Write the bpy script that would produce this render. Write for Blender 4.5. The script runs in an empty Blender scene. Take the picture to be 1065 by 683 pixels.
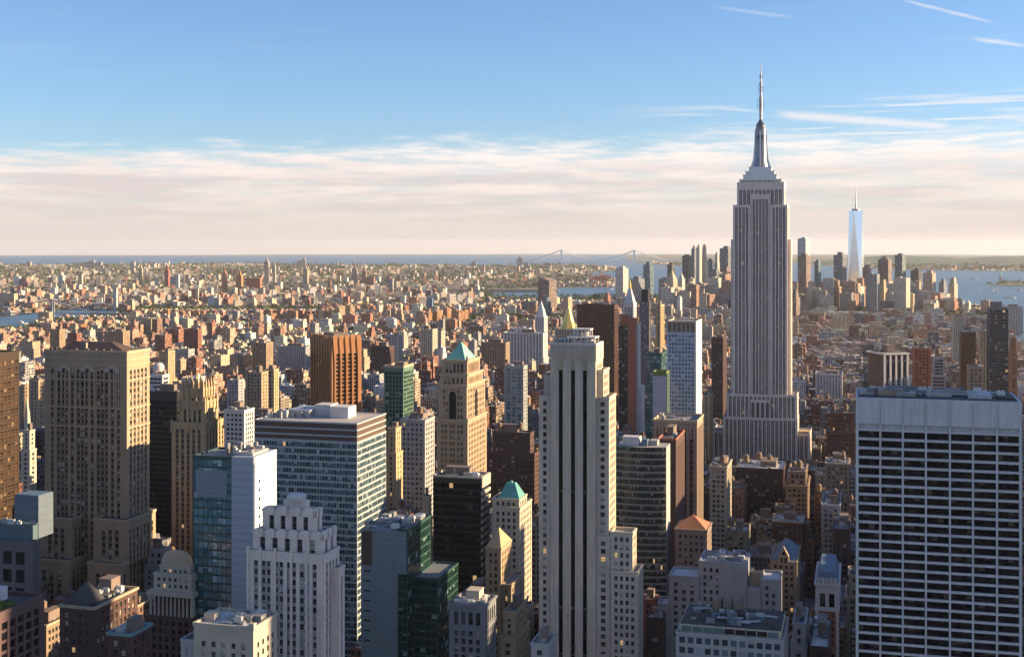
import bpy, math, random
import numpy as np
from mathutils import Vector

# ------------------------------------------------------------------ camera, world, sun
SC = bpy.context.scene
F, EY, CX, H = 1330.0, 253.0, 532.5, 255.0     # focal length and eye level in photo pixels, eye height in metres
R2 = 12.742e6                                   # twice the earth's radius: the ground really curves away
TH = math.radians(15.2)                         # the street grid is turned this much from the view axis

cam_d = bpy.data.cameras.new('camera')
cam = bpy.data.objects.new('camera', cam_d)
SC.collection.objects.link(cam)
cam.location = (0, 0, H)
cam.rotation_euler = (math.radians(90), 0, 0)
cam_d.sensor_width = 36
cam_d.lens = 36 * F / 1065
cam_d.shift_y = -(341.5 - EY) / 1065
cam_d.clip_start = 1
cam_d.clip_end = 250000
SC.camera = cam
SC.view_settings.view_transform = 'Standard'
SC.view_settings.look = 'None'
SC.view_settings.exposure = 1.36
SC.view_settings.gamma = 1
SC.cycles.use_denoising = True
SC.cycles.max_bounces = 6
SC.cycles.diffuse_bounces = 1
SC.cycles.glossy_bounces = 3
SC.cycles.volume_bounces = 0
SC.cycles.transparent_max_bounces = 8

SUN_EL = math.radians(13.5)
SUN_AZ = math.radians(4.0)      # measured from +X towards +Y
HAZE = 1.3e-5

world = bpy.data.worlds.new('World')
SC.world = world
world.use_nodes = True


class NT:
    """small node-graph helper"""
    def __init__(s, tree):
        s.t = tree
        s.t.nodes.clear()

    def n(s, typ, **kw):
        nd = s.t.nodes.new(typ)
        for k, v in kw.items():
            setattr(nd, k, v)
        return nd

    def put(s, sock, val):
        if hasattr(val, 'is_linked') or hasattr(val, 'links'):
            s.t.links.new(val, sock)
        else:
            if isinstance(val, (tuple, list)) and len(val) == 3 and sock.type == 'RGBA':
                val = (*val, 1)
            sock.default_value = val

    def m(s, op, a, b=None, c=None, clamp=False):
        nd = s.n('ShaderNodeMath', operation=op, use_clamp=clamp)
        s.put(nd.inputs[0], a)
        if b is not None: s.put(nd.inputs[1], b)
        if c is not None: s.put(nd.inputs[2], c)
        return nd.outputs[0]

    def step(s, v, lo, hi, a=0.0, b=1.0):
        nd = s.n('ShaderNodeMapRange', interpolation_type='SMOOTHSTEP')
        s.put(nd.inputs['Value'], v)
        s.put(nd.inputs['From Min'], lo); s.put(nd.inputs['From Max'], hi)
        s.put(nd.inputs['To Min'], a); s.put(nd.inputs['To Max'], b)
        return nd.outputs[0]

    def mix(s, f, a, b, mode='MIX'):
        nd = s.n('ShaderNodeMix', data_type='RGBA', blend_type=mode)
        s.put(nd.inputs[0], f); s.put(nd.inputs[6], a); s.put(nd.inputs[7], b)
        return nd.outputs[2]

    def noise(s, vec, scale, detail=3, rough=.5, dims='3D'):
        nd = s.n('ShaderNodeTexNoise', noise_dimensions=dims)
        if vec is not None: s.put(nd.inputs['Vector'], vec)
        nd.inputs['Scale'].default_value = scale
        nd.inputs['Detail'].default_value = detail
        nd.inputs['Roughness'].default_value = rough
        return nd.outputs[0]

    def vmul(s, vec, v):
        nd = s.n('ShaderNodeVectorMath', operation='MULTIPLY')
        s.put(nd.inputs[0], vec); nd.inputs[1].default_value = v
        return nd.outputs[0]


def make_world():
    g = NT(world.node_tree)
    out = g.n('ShaderNodeOutputWorld')
    sky = g.n('ShaderNodeTexSky', sky_type='NISHITA')
    sky.sun_disc = False
    sky.sun_elevation = SUN_EL
    sky.sun_rotation = math.radians(90) - SUN_AZ
    sky.altitude = 250
    sky.air_density = 1.0
    sky.dust_density = 0.2
    sky.ozone_density = 3.4
    bg = g.n('ShaderNodeBackground')
    bg.inputs[1].default_value = 0.073
    g.put(bg.inputs[0], g.mix(1.0, sky.outputs[0], (.88, .93, 1.08, 1), 'MULTIPLY'))
    tc = g.n('ShaderNodeTexCoord')
    d = tc.outputs['Generated']
    sep = g.n('ShaderNodeSeparateXYZ'); g.put(sep.inputs[0], d)
    x, y, z = sep.outputs
    big = g.noise(g.vmul(d, (2.2, 2.2, 22)), 1.9, 6, .58)
    fine = g.noise(g.vmul(d, (7, 7, 62)), 2.6, 8, .66)
    # a low bank of stratus that ends about four degrees up, its edge frayed
    edge = g.m('ADD', .0795, g.m('MULTIPLY', g.m('SUBTRACT', big, .5), .020))
    edge = g.m('ADD', edge, g.m('MULTIPLY', g.m('SUBTRACT', fine, .5), .050))
    edge = g.m('ADD', edge, g.m('MULTIPLY', x, .022))
    bank = g.step(g.m('SUBTRACT', edge, z), -.007, .020)
    streak = g.step(fine, .36, .60, .62, 1.0)
    lowfill = g.step(z, .012, .05, 1.0, 0.0)
    bank = g.m('MULTIPLY', bank, g.m('MAXIMUM', streak, lowfill))
    # thin wisps above the bank, thickest over the west
    w2 = g.noise(g.vmul(d, (3, 3, 85)), 2.6, 6, .6)
    wz = g.m('MULTIPLY', g.step(z, .07, .085), g.step(z, .098, .118, 1, 0))
    wisp = g.m('MULTIPLY', g.step(w2, .50, .62), g.m('MULTIPLY', wz, g.step(x, .06, .22, 0.0, .85)))
    w3 = g.noise(g.vmul(d, (1.6, 1.6, 26)), 3.0, 6, .62)
    veil = g.m('MULTIPLY', g.step(w3, .56, .8), g.m('MULTIPLY', g.step(z, .10, .15), .08))
    mask = g.m('MAXIMUM', bank, g.m('MAXIMUM', g.m('MULTIPLY', wisp, .75), veil))
    # contrails: thin straight streaks high over the west
    gx = g.m('DIVIDE', x, g.m('MAXIMUM', y, .05)); gz_ = g.m('DIVIDE', z, g.m('MAXIMUM', y, .05))
    for (x0, y0, x1, y1, wd, st) in ((930, -2, 1042, 26, 1.5, .42), (1003, 39, 1080, 50, 2.0, .5), (735, 6, 835, 20, 1.3, .18), (724, 110, 800, 117, 1.1, .35), (800, 118, 1000, 133, 3.6, .6)):
        a0, b0, a1, b1 = (x0 - CX) / F, (EY - y0) / F, (x1 - CX) / F, (EY - y1) / F
        sl = (b1 - b0) / (a1 - a0)
        dist = g.m('ABSOLUTE', g.m('SUBTRACT', g.m('SUBTRACT', gz_, b0), g.m('MULTIPLY', g.m('SUBTRACT', gx, a0), sl)))
        dist = g.m('ADD', dist, g.m('MULTIPLY', g.m('SUBTRACT', fine, .5), .0035))
        ln = g.step(dist, wd / F * 2, 0.0)
        ln = g.step(g.m('ABSOLUTE', dist), 0.0, wd / F * 2, 1.0, 0.0)
        ends = g.m('MULTIPLY', g.step(gx, a0, a0 + .02), g.step(gx, a1 - .02, a1, 1.0, 0.0))
        mask = g.m('MAXIMUM', mask, g.m('MULTIPLY', g.m('MULTIPLY', ln, ends), st))
    # unseen broken cloud added behind the viewpoint to warm the fill light
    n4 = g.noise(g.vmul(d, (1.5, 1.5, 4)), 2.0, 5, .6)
    fill_cloud = g.m('MULTIPLY', g.m('MULTIPLY', g.step(n4, .40, .58), g.step(y, -.1, -.35)), g.step(z, .9, .6))
    mask = g.m('MAXIMUM', mask, g.m('MULTIPLY', fill_cloud, .2))
    tone = g.step(g.noise(g.vmul(d, (4, 4, 48)), 2.1, 7, .62), .38, .62)
    ccol = g.mix(tone, (.56, .49, .48, 1), (.72, .62, .575, 1))
    ccol = g.mix(g.step(z, .045, .078), ccol, (.80, .72, .68, 1))
    low = g.step(z, .0, .045, 1, 0)
    ccol = g.mix(low, ccol, (.565, .49, .465, 1))
    bc = g.n('ShaderNodeBackground')
    g.put(bc.inputs[0], ccol)
    bc.inputs[1].default_value = 0.54
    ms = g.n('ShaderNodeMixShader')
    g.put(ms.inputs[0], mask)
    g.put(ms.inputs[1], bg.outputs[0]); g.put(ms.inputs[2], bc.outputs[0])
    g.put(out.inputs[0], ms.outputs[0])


make_world()
sun_d = bpy.data.lights.new('sun', 'SUN')
sun_d.energy = 5.0
sun_d.color = (1.0, .75, .45)
sun_d.angle = math.radians(.53)
sun = bpy.data.objects.new('sun', sun_d)
SC.collection.objects.link(sun)
sv = Vector((math.cos(SUN_EL) * math.cos(SUN_AZ), math.cos(SUN_EL) * math.sin(SUN_AZ), math.sin(SUN_EL)))
sun.rotation_euler = sv.to_track_quat('Z', 'Y').to_euler()

# ------------------------------------------------------------------ helpers
COL = SC.collection


def gz(x, y):
    return -(x * x + y * y) / R2


def y_ground(py):
    """distance along the view axis at which the curved ground shows at picture row py"""
    m = (py - EY) / F
    return (m - math.sqrt(max(m * m - 4 * H / R2, 0))) * R2 / 2


def tag(o, label=None, cat=None, group=None, kind=None):
    if label: o['label'] = label
    if cat: o['category'] = cat
    if group: o['group'] = group
    if kind: o['kind'] = kind
    return o


class MB:
    """collects faces, then links them as ONE mesh object"""
    def __init__(s):
        s.v, s.f, s.uv, s.mi, s.col = [], [], [], [], []

    def face(s, pts, uv=None, mi=0, col=None):
        b = len(s.v)
        s.v += pts
        s.f.append(tuple(range(b, b + len(pts))))
        s.uv += uv or [(0, 0)] * len(pts)
        s.mi.append(mi)
        s.col += [col or (.5, .5, .5, 0)] * len(pts)

    def idx(s, f, uv=None, mi=0, col=None):
        s.f.append(f)
        s.uv += uv or [(0, 0)] * len(f)
        s.mi.append(mi)
        s.col += [col or (.5, .5, .5, 0)] * len(f)

    def obox(s, p, t, s0, s1, o0, o1, z0, z1, mi=0, bottom=False, top=True):
        n = (t[1], -t[0])
        P = lambda a, o: (p[0] + t[0] * a + n[0] * o, p[1] + t[1] * a + n[1] * o)
        a, b, c, d = P(s0, o1), P(s1, o1), P(s1, o0), P(s0, o0)
        k = len(s.v)
        s.v += [(*a, z0), (*b, z0), (*c, z0), (*d, z0), (*a, z1), (*b, z1), (*c, z1), (*d, z1)]
        s.idx((k, k + 1, k + 5, k + 4), None, mi)
        s.idx((k + 1, k + 2, k + 6, k + 5), None, mi)
        s.idx((k + 2, k + 3, k + 7, k + 6), None, mi)
        s.idx((k + 3, k, k + 4, k + 7), None, mi)
        if top: s.idx((k + 4, k + 5, k + 6, k + 7), None, mi)
        if bottom: s.idx((k + 3, k + 2, k + 1, k), None, mi)

    def box(s, x0, x1, y0, y1, z0, z1, mi=0, bottom=False):
        s.obox((x0, y0), (1, 0), 0, x1 - x0, -(y1 - y0), 0, z0, z1, mi, bottom)

    def cbox(s, cx, cy, w, d, z0, z1, rot, wall, roof, cw=3.5, fh=3.6, style=.5, seed=0):
        """a plain box with wall cells in its UV and its own colours (seen from far away)"""
        c, sn = math.cos(rot), math.sin(rot)
        k = len(s.v)
        q = []
        for (a, b) in ((-w / 2, -d / 2), (w / 2, -d / 2), (w / 2, d / 2), (-w / 2, d / 2)):
            q.append((cx + a * c + b * sn, cy - a * sn + b * c))
        s.v += [(x, y, z0) for x, y in q] + [(x, y, z1) for x, y in q]
        nu, nd_, nz = max(1, round(w / cw)), max(1, round(d / cw)), max(1, round((z1 - z0) / fh))
        wc = (*wall, style)
        for i, (a, b) in enumerate(((0, 1), (1, 2), (2, 3), (3, 0))):
            n = nu if i % 2 == 0 else nd_
            u0 = seed * 37 + i * 211
            s.idx((k + a, k + b, k + 4 + b, k + 4 + a), [(u0, 0), (u0 + n, 0), (u0 + n, nz), (u0, nz)], 0, wc)
        s.idx((k + 4, k + 5, k + 6, k + 7), None, 0, (*roof, 0))

    def cyl(s, cx, cy, prof, n=14, mi=0, col=None, cap=True):
        k = len(s.v)
        for (r, z) in prof:
            for i in range(n):
                a = 2 * math.pi * i / n
                s.v.append((cx + r * math.cos(a), cy + r * math.sin(a), z))
        for j in range(len(prof) - 1):
            for i in range(n):
                i2 = (i + 1) % n
                s.idx((k + j * n + i, k + j * n + i2, k + (j + 1) * n + i2, k + (j + 1) * n + i), None, mi, col)
        if cap:
            s.idx(tuple(k + (len(prof) - 1) * n + i for i in range(n)), None, mi, col)

    def frus(s, a, z0, b, z1, mi=0, col=None):
        """a, b = (x0,x1,y0,y1) rectangles; a pyramid, hip or tapering block"""
        k = len(s.v)
        for (x0, x1, y0, y1), z in ((a, z0), (b, z1)):
            s.v += [(x0, y0, z), (x1, y0, z), (x1, y1, z), (x0, y1, z)]
        for i in range(4):
            j = (i + 1) % 4
            s.idx((k + i, k + j, k + 4 + j, k + 4 + i), None, mi, col)
        s.idx((k + 4, k + 5, k + 6, k + 7), None, mi, col)

    def tube(s, p, q, r, n=5, mi=0):
        p, q = Vector(p), Vector(q)
        d = (q - p)
        if d.length < 1e-6: return
        u = d.orthogonal().normalized(); w = d.normalized().cross(u)
        k = len(s.v)
        for c in (p, q):
            for i in range(n):
                a = 2 * math.pi * i / n
                s.v.append(tuple(c + u * math.cos(a) * r + w * math.sin(a) * r))
        for i in range(n):
            j = (i + 1) % n
            s.idx((k + i, k + j, k + n + j, k + n + i), None, mi)

    def build(s, name, mats, parent=None, smooth=False):
        if not s.f: return None
        me = bpy.data.meshes.new(name)
        me.from_pydata(s.v, [], s.f)
        if not isinstance(mats, (list, tuple)): mats = [mats]
        for m in mats: me.materials.append(m)
        uvl = me.uv_layers.new(name='UVMap')
        uvl.data.foreach_set('uv', np.array(s.uv, dtype=np.float32).ravel())
        ca = me.color_attributes.new('Col', 'FLOAT_COLOR', 'CORNER')
        ca.data.foreach_set('color', np.array(s.col, dtype=np.float32).ravel())
        if len(mats) > 1:
            me.polygons.foreach_set('material_index', np.array(s.mi, dtype=np.int32))
        if smooth:
            me.polygons.foreach_set('use_smooth', [True] * len(me.polygons))
        o = bpy.data.objects.new(name, me)
        COL.objects.link(o)
        if parent: o.parent = parent
        return o


# ------------------------------------------------------------------ materials
MATS = {}


def principled(name):
    m = bpy.data.materials.new(name)
    m.use_nodes = True
    g = NT(m.node_tree)
    out = g.n('ShaderNodeOutputMaterial')
    p = g.n('ShaderNodeBsdfPrincipled')
    g.t.links.new(p.outputs[0], out.inputs[0])
    return m, g, p, out


def wall_mat(name, col, rough=.85, var=.22, metal=0.0, scale=.12, streak=.25, joint=0.0):
    """stone, brick, metal, roofing: stains in metres, vertical rain streaks, fine grain"""
    if name in MATS: return MATS[name]
    m, g, p, out = principled(name)
    oc = g.n('ShaderNodeTexCoord').outputs['Object']
    n1 = g.noise(oc, scale, 4, .6)
    n2 = g.noise(g.vmul(oc, (1, 1, .06)), .9, 3, .6)
    n3 = g.noise(oc, 1.7, 2, .5)
    f = g.m('ADD', g.m('MULTIPLY', g.m('SUBTRACT', n1, .5), var * 3.2), 1.0)
    f = g.m('ADD', f, g.m('MULTIPLY', g.m('SUBTRACT', n2, .5), streak * 1.6))
    f = g.m('ADD', f, g.m('MULTIPLY', g.m('SUBTRACT', n3, .5), .3))
    hsv = g.n('ShaderNodeHueSaturation')
    g.put(hsv.inputs['Color'], (*col, 1)); g.put(hsv.inputs['Value'], f)
    g.put(hsv.inputs['Saturation'], g.m('ADD', .85, g.m('MULTIPLY', n1, .3)))
    c = hsv.outputs[0]
    if joint:
        sp = g.n('ShaderNodeSeparateXYZ'); g.put(sp.inputs[0], oc)
        fr = g.m('FRACT', g.m('DIVIDE', sp.outputs[2], joint))
        c = g.mix(g.m('LESS_THAN', fr, .06), c, tuple(k * .55 for k in col))
    g.put(p.inputs['Base Color'], c)
    p.inputs['Roughness'].default_value = rough
    p.inputs['Metallic'].default_value = metal
    MATS[name] = m
    return m


def glass_mat(name, dark=(.010, .012, .016), blind=(.42, .38, .32), pb=.25, frame=(.10, .09, .08), fw=.08, sash=.06, rough=.08, spec=.4, sub=1, lit=.004, mid=(.06, .07, .08)):
    """windows: each cell of the UV is one window with its own blind, sash and frame"""
    if name in MATS: return MATS[name]
    m, g, p, out = principled(name)
    uv = g.n('ShaderNodeUVMap').outputs[0]
    sp = g.n('ShaderNodeSeparateXYZ'); g.put(sp.inputs[0], uv)
    u = g.m('MULTIPLY', sp.outputs[0], float(sub)); v = sp.outputs[1]
    fu, fv = g.m('FRACT', u), g.m('FRACT', v)
    cb = g.n('ShaderNodeCombineXYZ')
    g.put(cb.inputs[0], g.m('FLOOR', u)); g.put(cb.inputs[1], g.m('FLOOR', v))
    wn = g.n('ShaderNodeTexWhiteNoise', noise_dimensions='2D'); g.put(wn.inputs['Vector'], cb.outputs[0])
    sc = g.n('ShaderNodeSeparateColor'); g.put(sc.inputs[0], wn.outputs['Color'])
    r, gg, b = sc.outputs
    hasb = g.m('LESS_THAN', r, pb)
    drop = g.m('GREATER_THAN', fv, g.m('SUBTRACT', .95, g.m('MULTIPLY', gg, .75)))
    bm = g.m('MULTIPLY', hasb, drop)
    base = g.mix(g.m('MULTIPLY', b, b), dark, mid)
    bl = g.mix(b, tuple(k * .6 for k in blind), blind)
    c = g.mix(bm, base, bl)
    fm = g.m('GREATER_THAN', g.m('ABSOLUTE', g.m('SUBTRACT', fu, .5)), .5 - fw / 2)
    if sash:
        fm = g.m('MAXIMUM', fm, g.m('LESS_THAN', g.m('ABSOLUTE', g.m('SUBTRACT', fv, .62)), sash / 2))
    c = g.mix(fm, c, frame)
    g.put(p.inputs['Base Color'], c)
    g.put(p.inputs['Roughness'], g.m('ADD', rough, g.m('MULTIPLY', g.m('MAXIMUM', bm, fm), .35)))
    p.inputs['Specular IOR Level'].default_value = spec
    if lit:
        l = g.m('MULTIPLY', g.m('LESS_THAN', gg, lit), g.m('SUBTRACT', 1.0, fm))
        g.put(p.inputs['Emission Color'], (1.0, .62, .28, 1))
        g.put(p.inputs['Emission Strength'], g.m('MULTIPLY', l, .22))
    # panes are never quite in one plane
    bp = g.n('ShaderNodeVectorMath', operation='SUBTRACT')
    g.put(bp.inputs[0], wn.outputs['Color']); bp.inputs[1].default_value = (.5, .5, .5)
    sc2 = g.n('ShaderNodeVectorMath', operation='SCALE'); g.put(sc2.inputs[0], bp.outputs[0]); sc2.inputs['Scale'].default_value = .035
    ge = g.n('ShaderNodeNewGeometry')
    ad = g.n('ShaderNodeVectorMath', operation='ADD'); g.put(ad.inputs[0], ge.outputs['Normal']); g.put(ad.inputs[1], sc2.outputs[0])
    nm = g.n('ShaderNodeVectorMath', operation='NORMALIZE'); g.put(nm.inputs[0], ad.outputs[0])
    g.put(p.inputs['Normal'], nm.outputs[0])
    MATS[name] = m
    return m


def city_mat():
    m, g, p, out = principled('city_wall')
    at = g.n('ShaderNodeAttribute', attribute_name='Col')
    uv = g.n('ShaderNodeUVMap').outputs[0]
    sp = g.n('ShaderNodeSeparateXYZ'); g.put(sp.inputs[0], uv)
    u, v = sp.outputs[0], sp.outputs[1]
    st = at.outputs['Alpha']
    mu = g.m('LESS_THAN', g.m('ABSOLUTE', g.m('SUBTRACT', g.m('FRACT', u), .5)), g.m('MULTIPLY', st, .5))
    mv = g.m('LESS_THAN', g.m('ABSOLUTE', g.m('SUBTRACT', g.m('FRACT', v), .52)), .33)
    win = g.m('MULTIPLY', g.m('MULTIPLY', mu, mv), g.m('GREATER_THAN', st, .02))
    cb = g.n('ShaderNodeCombineXYZ')
    g.put(cb.inputs[0], g.m('FLOOR', u)); g.put(cb.inputs[1], g.m('FLOOR', v))
    wn = g.n('ShaderNodeTexWhiteNoise', noise_dimensions='2D'); g.put(wn.inputs['Vector'], cb.outputs[0])
    sc = g.n('ShaderNodeSeparateColor'); g.put(sc.inputs[0], wn.outputs['Color'])
    r = sc.outputs[0]
    wc = g.mix(g.m('MULTIPLY', r, r), (.012, .013, .016, 1), (.09, .09, .09, 1))
    wc = g.mix(g.m('GREATER_THAN', sc.outputs[1], .84), wc, (.38, .34, .28, 1))
    oc = g.n('ShaderNodeTexCoord').outputs['Object']
    n1 = g.noise(oc, .11, 4, .65)
    n2 = g.noise(oc, .55, 2, .6)
    f = g.m('ADD', .45, g.m('ADD', g.m('MULTIPLY', n1, .75), g.m('MULTIPLY', n2, .35)))
    hsv = g.n('ShaderNodeHueSaturation'); g.put(hsv.inputs['Color'], at.outputs['Color']); g.put(hsv.inputs['Value'], f)
    g.put(p.inputs['Base Color'], g.mix(win, hsv.outputs[0], wc))
    g.put(p.inputs['Roughness'], g.m('SUBTRACT', .88, g.m('MULTIPLY', win, .70)))
    p.inputs['Specular IOR Level'].default_value = .4
    return m


CITY = city_mat()
TAR = wall_mat('tar_roof', (.055, .053, .056), .9, .35)
GREYROOF = wall_mat('grey_roof', (.20, .20, .205), .9, .3)
SILVER = wall_mat('silver_roof', (.50, .50, .50), .7, .25)
PALEROOF = wall_mat('pale_roof', (.42, .38, .34), .85, .25)
STEEL = wall_mat('steel', (.30, .30, .31), .45, .1, .6)
DUCT = wall_mat('galvanised_duct', (.42, .43, .44), .5, .15, .3)
WOODT = wall_mat('tank_wood', (.20, .125, .075), .85, .25)
TANKCAP = wall_mat('tank_cap', (.16, .14, .13), .8, .2)
WHITEU = wall_mat('painted_steel', (.6, .6, .58), .5, .15)
CONC = wall_mat('concrete', (.34, .33, .31), .9, .2)
BRICKR = wall_mat('red_brick', (.24, .095, .065), .9, .22)
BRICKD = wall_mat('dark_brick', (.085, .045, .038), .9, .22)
BRICKT = wall_mat('tan_brick', (.31, .215, .14), .9, .2)
WOODROOM = wall_mat('penthouse_brick', (.20, .15, .12), .9, .2)
GLASS = glass_mat('window_glass')

TANK = {}


def tank_meshes():
    b = MB(); b.cyl(0, 0, [(1.9, 3.2), (1.85, 7.0)], 14)
    c = MB(); c.cyl(0, 0, [(2.1, 7.0), (.15, 8.5)], 14)
    l = MB()
    for a in range(4):
        x, y = 1.45 * math.cos(math.pi / 4 + a * math.pi / 2), 1.45 * math.sin(math.pi / 4 + a * math.pi / 2)
        l.box(x - .12, x + .12, y - .12, y + .12, 0, 3.2)
    l.box(-1.9, 1.9, -1.9, 1.9, 2.95, 3.2, 0, True)
    for nm, mb, mt in (('water_tank', b, WOODT), ('tank_cap', c, TANKCAP), ('tank_frame', l, STEEL)):
        o = mb.build(nm, mt)
        TANK[nm] = o.data
        bpy.data.objects.remove(o)


tank_meshes()


def water_tank(parent, x, y, z, s=1.0):
    o = bpy.data.objects.new('water_tank', TANK['water_tank'])
    COL.objects.link(o); o.parent = parent; o.location = (x, y, z); o.scale = (s, s, s)
    for k in ('tank_cap', 'tank_frame'):
        c = bpy.data.objects.new(k, TANK[k]); COL.objects.link(c); c.parent = o
    return o


# ------------------------------------------------------------------ buildings
HEROES = []          # footprint circles + picture extents, so that the fabric of the city leaves them room


class Bld:
    """One building. Its place is worked out from where its nearest corner, front and side show, at distance Y.
    Local axes: x to the right along the front, y away from the camera, origin in the middle of the footprint."""
    def __init__(s, name, label, cat, xl, xc, xr, ytop, Y, vis=700, th=None, left=False, group=None, side=None, maxwin=90, h=None):
        th = TH if th is None else th
        s.th, s.Y = th, Y
        s.U = (math.cos(th), -math.sin(th)); s.V = (math.sin(th), math.cos(th))
        s.C = ((xc - CX) * Y / F, Y)
        if not left:
            s.w = -s._a(s.C, xl)
            s.d = side or s._b(s.C, xr)
            s.fr = s.C                               # front right corner
        else:                                         # xl = far edge of the left side, xc = front left corner, xr = front right
            s.w = s._a(s.C, xr)
            s.d = side or s._b(s.C, xl)
            s.fr = (s.C[0] + s.U[0] * s.w, s.C[1] + s.U[1] * s.w)
        s.d = min(max(4, s.d), side or 48)
        s.cx = s.fr[0] - s.U[0] * s.w / 2 + s.V[0] * s.d / 2
        s.cy = s.fr[1] - s.U[1] * s.w / 2 + s.V[1] * s.d / 2
        s.g = gz(s.cx, s.cy)
        s.h = h or (H - (ytop - EY) * Y / F - s.g)
        r = bpy.data.objects.new(name, None)
        COL.objects.link(r)
        r.location = (s.cx, s.cy, s.g); r.rotation_euler = (0, 0, -th)
        tag(r, label, cat, group)
        s.root = r
        s.nwin, s.maxwin = 0, maxwin
        s.rest = {}
        s.cell = len(HEROES) * 731 % 9000
        HEROES.append((s.cx, s.cy, s.w, s.d, th, min(xl, xc), max(xr, xc), ytop, Y, vis))

    def _a(s, P, px):
        k = px - CX
        return (k * P[1] - F * P[0]) / (F * math.cos(s.th) + k * math.sin(s.th))

    def _b(s, P, px):
        k = px - CX
        return (k * P[1] - F * P[0]) / (F * math.sin(s.th) - k * math.cos(s.th))

    def lx(s, px, dy=0.0):
        """local x of the point at depth dy behind the front that shows in column px"""
        P = (s.fr[0] + s.V[0] * dy, s.fr[1] + s.V[1] * dy)
        return s.w / 2 + s._a(P, px)

    def ly(s, px, x):
        """local y of the point on the plane x=const that shows in column px"""
        P = (s.fr[0] + s.U[0] * (x - s.w / 2), s.fr[1] + s.U[1] * (x - s.w / 2))
        return -s.d / 2 + s._b(P, px)

    def lz(s, py, x=None, dy=0.0):
        x = s.w / 2 if x is None else x
        Yp = s.fr[1] + s.U[1] * (x - s.w / 2) + s.V[1] * dy
        return H - (py - EY) * Yp / F - s.g

    def tier(s, xl, xc, xr, ytop, dy=0.0):
        """(x0,x1,y0,y1,z) of a setback whose front is dy behind the main front"""
        x0, x1 = s.lx(xl, dy), s.lx(xc, dy)
        y0 = -s.d / 2 + dy
        y1 = s.ly(xr, x1) if xr is not None else s.d / 2
        return x0, x1, y0, min(max(y1, y0 + 4), s.d / 2 + 12), s.lz(ytop, x1, dy)

    def window(s, name, quads, mat, visible=True):
        if visible and s.nwin < s.maxwin:
            s.nwin += 1
            mb = MB()
            for pts, uv in quads: mb.face(pts, uv)
            mb.build(name, mat, s.root)
        else:
            mb = s.rest.setdefault((name, mat.name), MB())
            for pts, uv in quads: mb.face(pts, uv)

    def done(s):
        for (name, mn), mb in s.rest.items():
            o = mb.build(name, MATS[mn], s.root)
            if o: o['kind'] = 'stuff'
        s.rest = {}

    def part(s, name, mb, mat, smooth=False):
        return mb.build(name, mat, s.root, smooth)

    # -- a rectangular block with a modelled facade on all four sides
    def shaft(s, x0, x1, y0, y1, z0, z1, st, name='wall', edges=(0, 1, 2, 3), patf=None, roof=True):
        S = dict(bw=3.8, fh=3.7, pw=.42, sh=.38, sd=.12, rec=.35, cw=1.6, tb=1.6, par=1.1, ov=.25, mode='grid', win='window_column',
                 mull=1, sub=1, bandn=0, bandh=.9, spout=0, band_ov=.15)
        S.update(st)
        W = MB()
        dp = max(.6, S['rec'] + .15)
        W.box(x0 + dp, x1 - dp, y0 + dp, y1 - dp, z0, z1 - .05)
        E = [((x0, y0), (1, 0), x1 - x0), ((x1, y0), (0, 1), y1 - y0), ((x1, y1), (-1, 0), x1 - x0), ((x0, y1), (0, -1), y1 - y0)]
        zt = z1 - S['tb']
        nf = max(1, round((zt - z0) / S['fh']))
        fh = (zt - z0) / nf
        cw = S['cw']
        SP = S.get('spandrel')
        WS = MB() if SP else W
        bands = {}
        for ei, (p, t, L) in enumerate(E):
            n = (t[1], -t[0])
            vis = ei in (0, 1) or (ei == 3 and s.fr[0] / s.fr[1] > .2717)
            W.obox(p, t, 0, cw, -cw, 0, z0, z1)
            if L < 2 * cw + 1.5: 
                W.obox(p, t, cw, L - cw, -dp, -.01, z0, z1); continue
            a0, a1 = cw, L - cw
            ints = []
            if S['mode'] != 'ribbon':
                pat = patf if (patf and ei in (0, 2)) else S.get('pat')
                if pat:
                    tot = sum(wd for _, wd in pat)
                    rep = max(1, round((a1 - a0) / (tot * S.get('ps', 1)))) if S.get('rep') else 1
                    pt = pat * rep
                    sc_ = (a1 - a0) / sum(wd for _, wd in pt)
                    q = a0
                    for k, wd in pt:
                        wd *= sc_
                        if k == 'w': ints.append((q, q + wd))
                        elif k == 'p': W.obox(p, t, q, q + wd, -dp, 0, z0, z1, top=False)
                        elif k == 'm': W.obox(p, t, q, q + wd, -dp, -S['sd'] - .02 if S['sd'] < .3 else -.2, z0, z1, top=False)
                        q += wd
                else:
                    nb = max(1, round((a1 - a0) / S['bw']))
                    b = (a1 - a0) / nb
                    hw = b * (1 - S['pw']) / 2
                    q = a0
                    for i in range(nb):
                        c = a0 + b * (i + .5)
                        W.obox(p, t, q, c - hw, -dp, 0, z0, z1, top=False)
                        ints.append((c - hw, c + hw))
                        q = c + hw
                    W.obox(p, t, q, a1, -dp, 0, z0, z1, top=False)
                for j in range(nf):
                    zf = z0 + j * fh
                    WS.obox(p, t, a0, a1, -dp, -S['sd'], zf, zf + fh * S['sh'])
                for i, (q0, q1) in enumerate(ints):
                    o = -S['rec']
                    P0 = (p[0] + t[0] * q0 + n[0] * o, p[1] + t[1] * q0 + n[1] * o)
                    P1 = (p[0] + t[0] * q1 + n[0] * o, p[1] + t[1] * q1 + n[1] * o)
                    u0 = s.cell + i * 3 + ei * 101
                    # v runs so that the sash sits inside the open part of each storey
                    s.window(S['win'], [([(*P0, z0), (*P1, z0), (*P1, zt), (*P0, zt)], [(u0, 0), (u0 + S['mull'], 0), (u0 + S['mull'], nf), (u0, nf)])], S['glass'], vis)
            else:
                nb = max(1, round((a1 - a0) / S['bw']))
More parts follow.
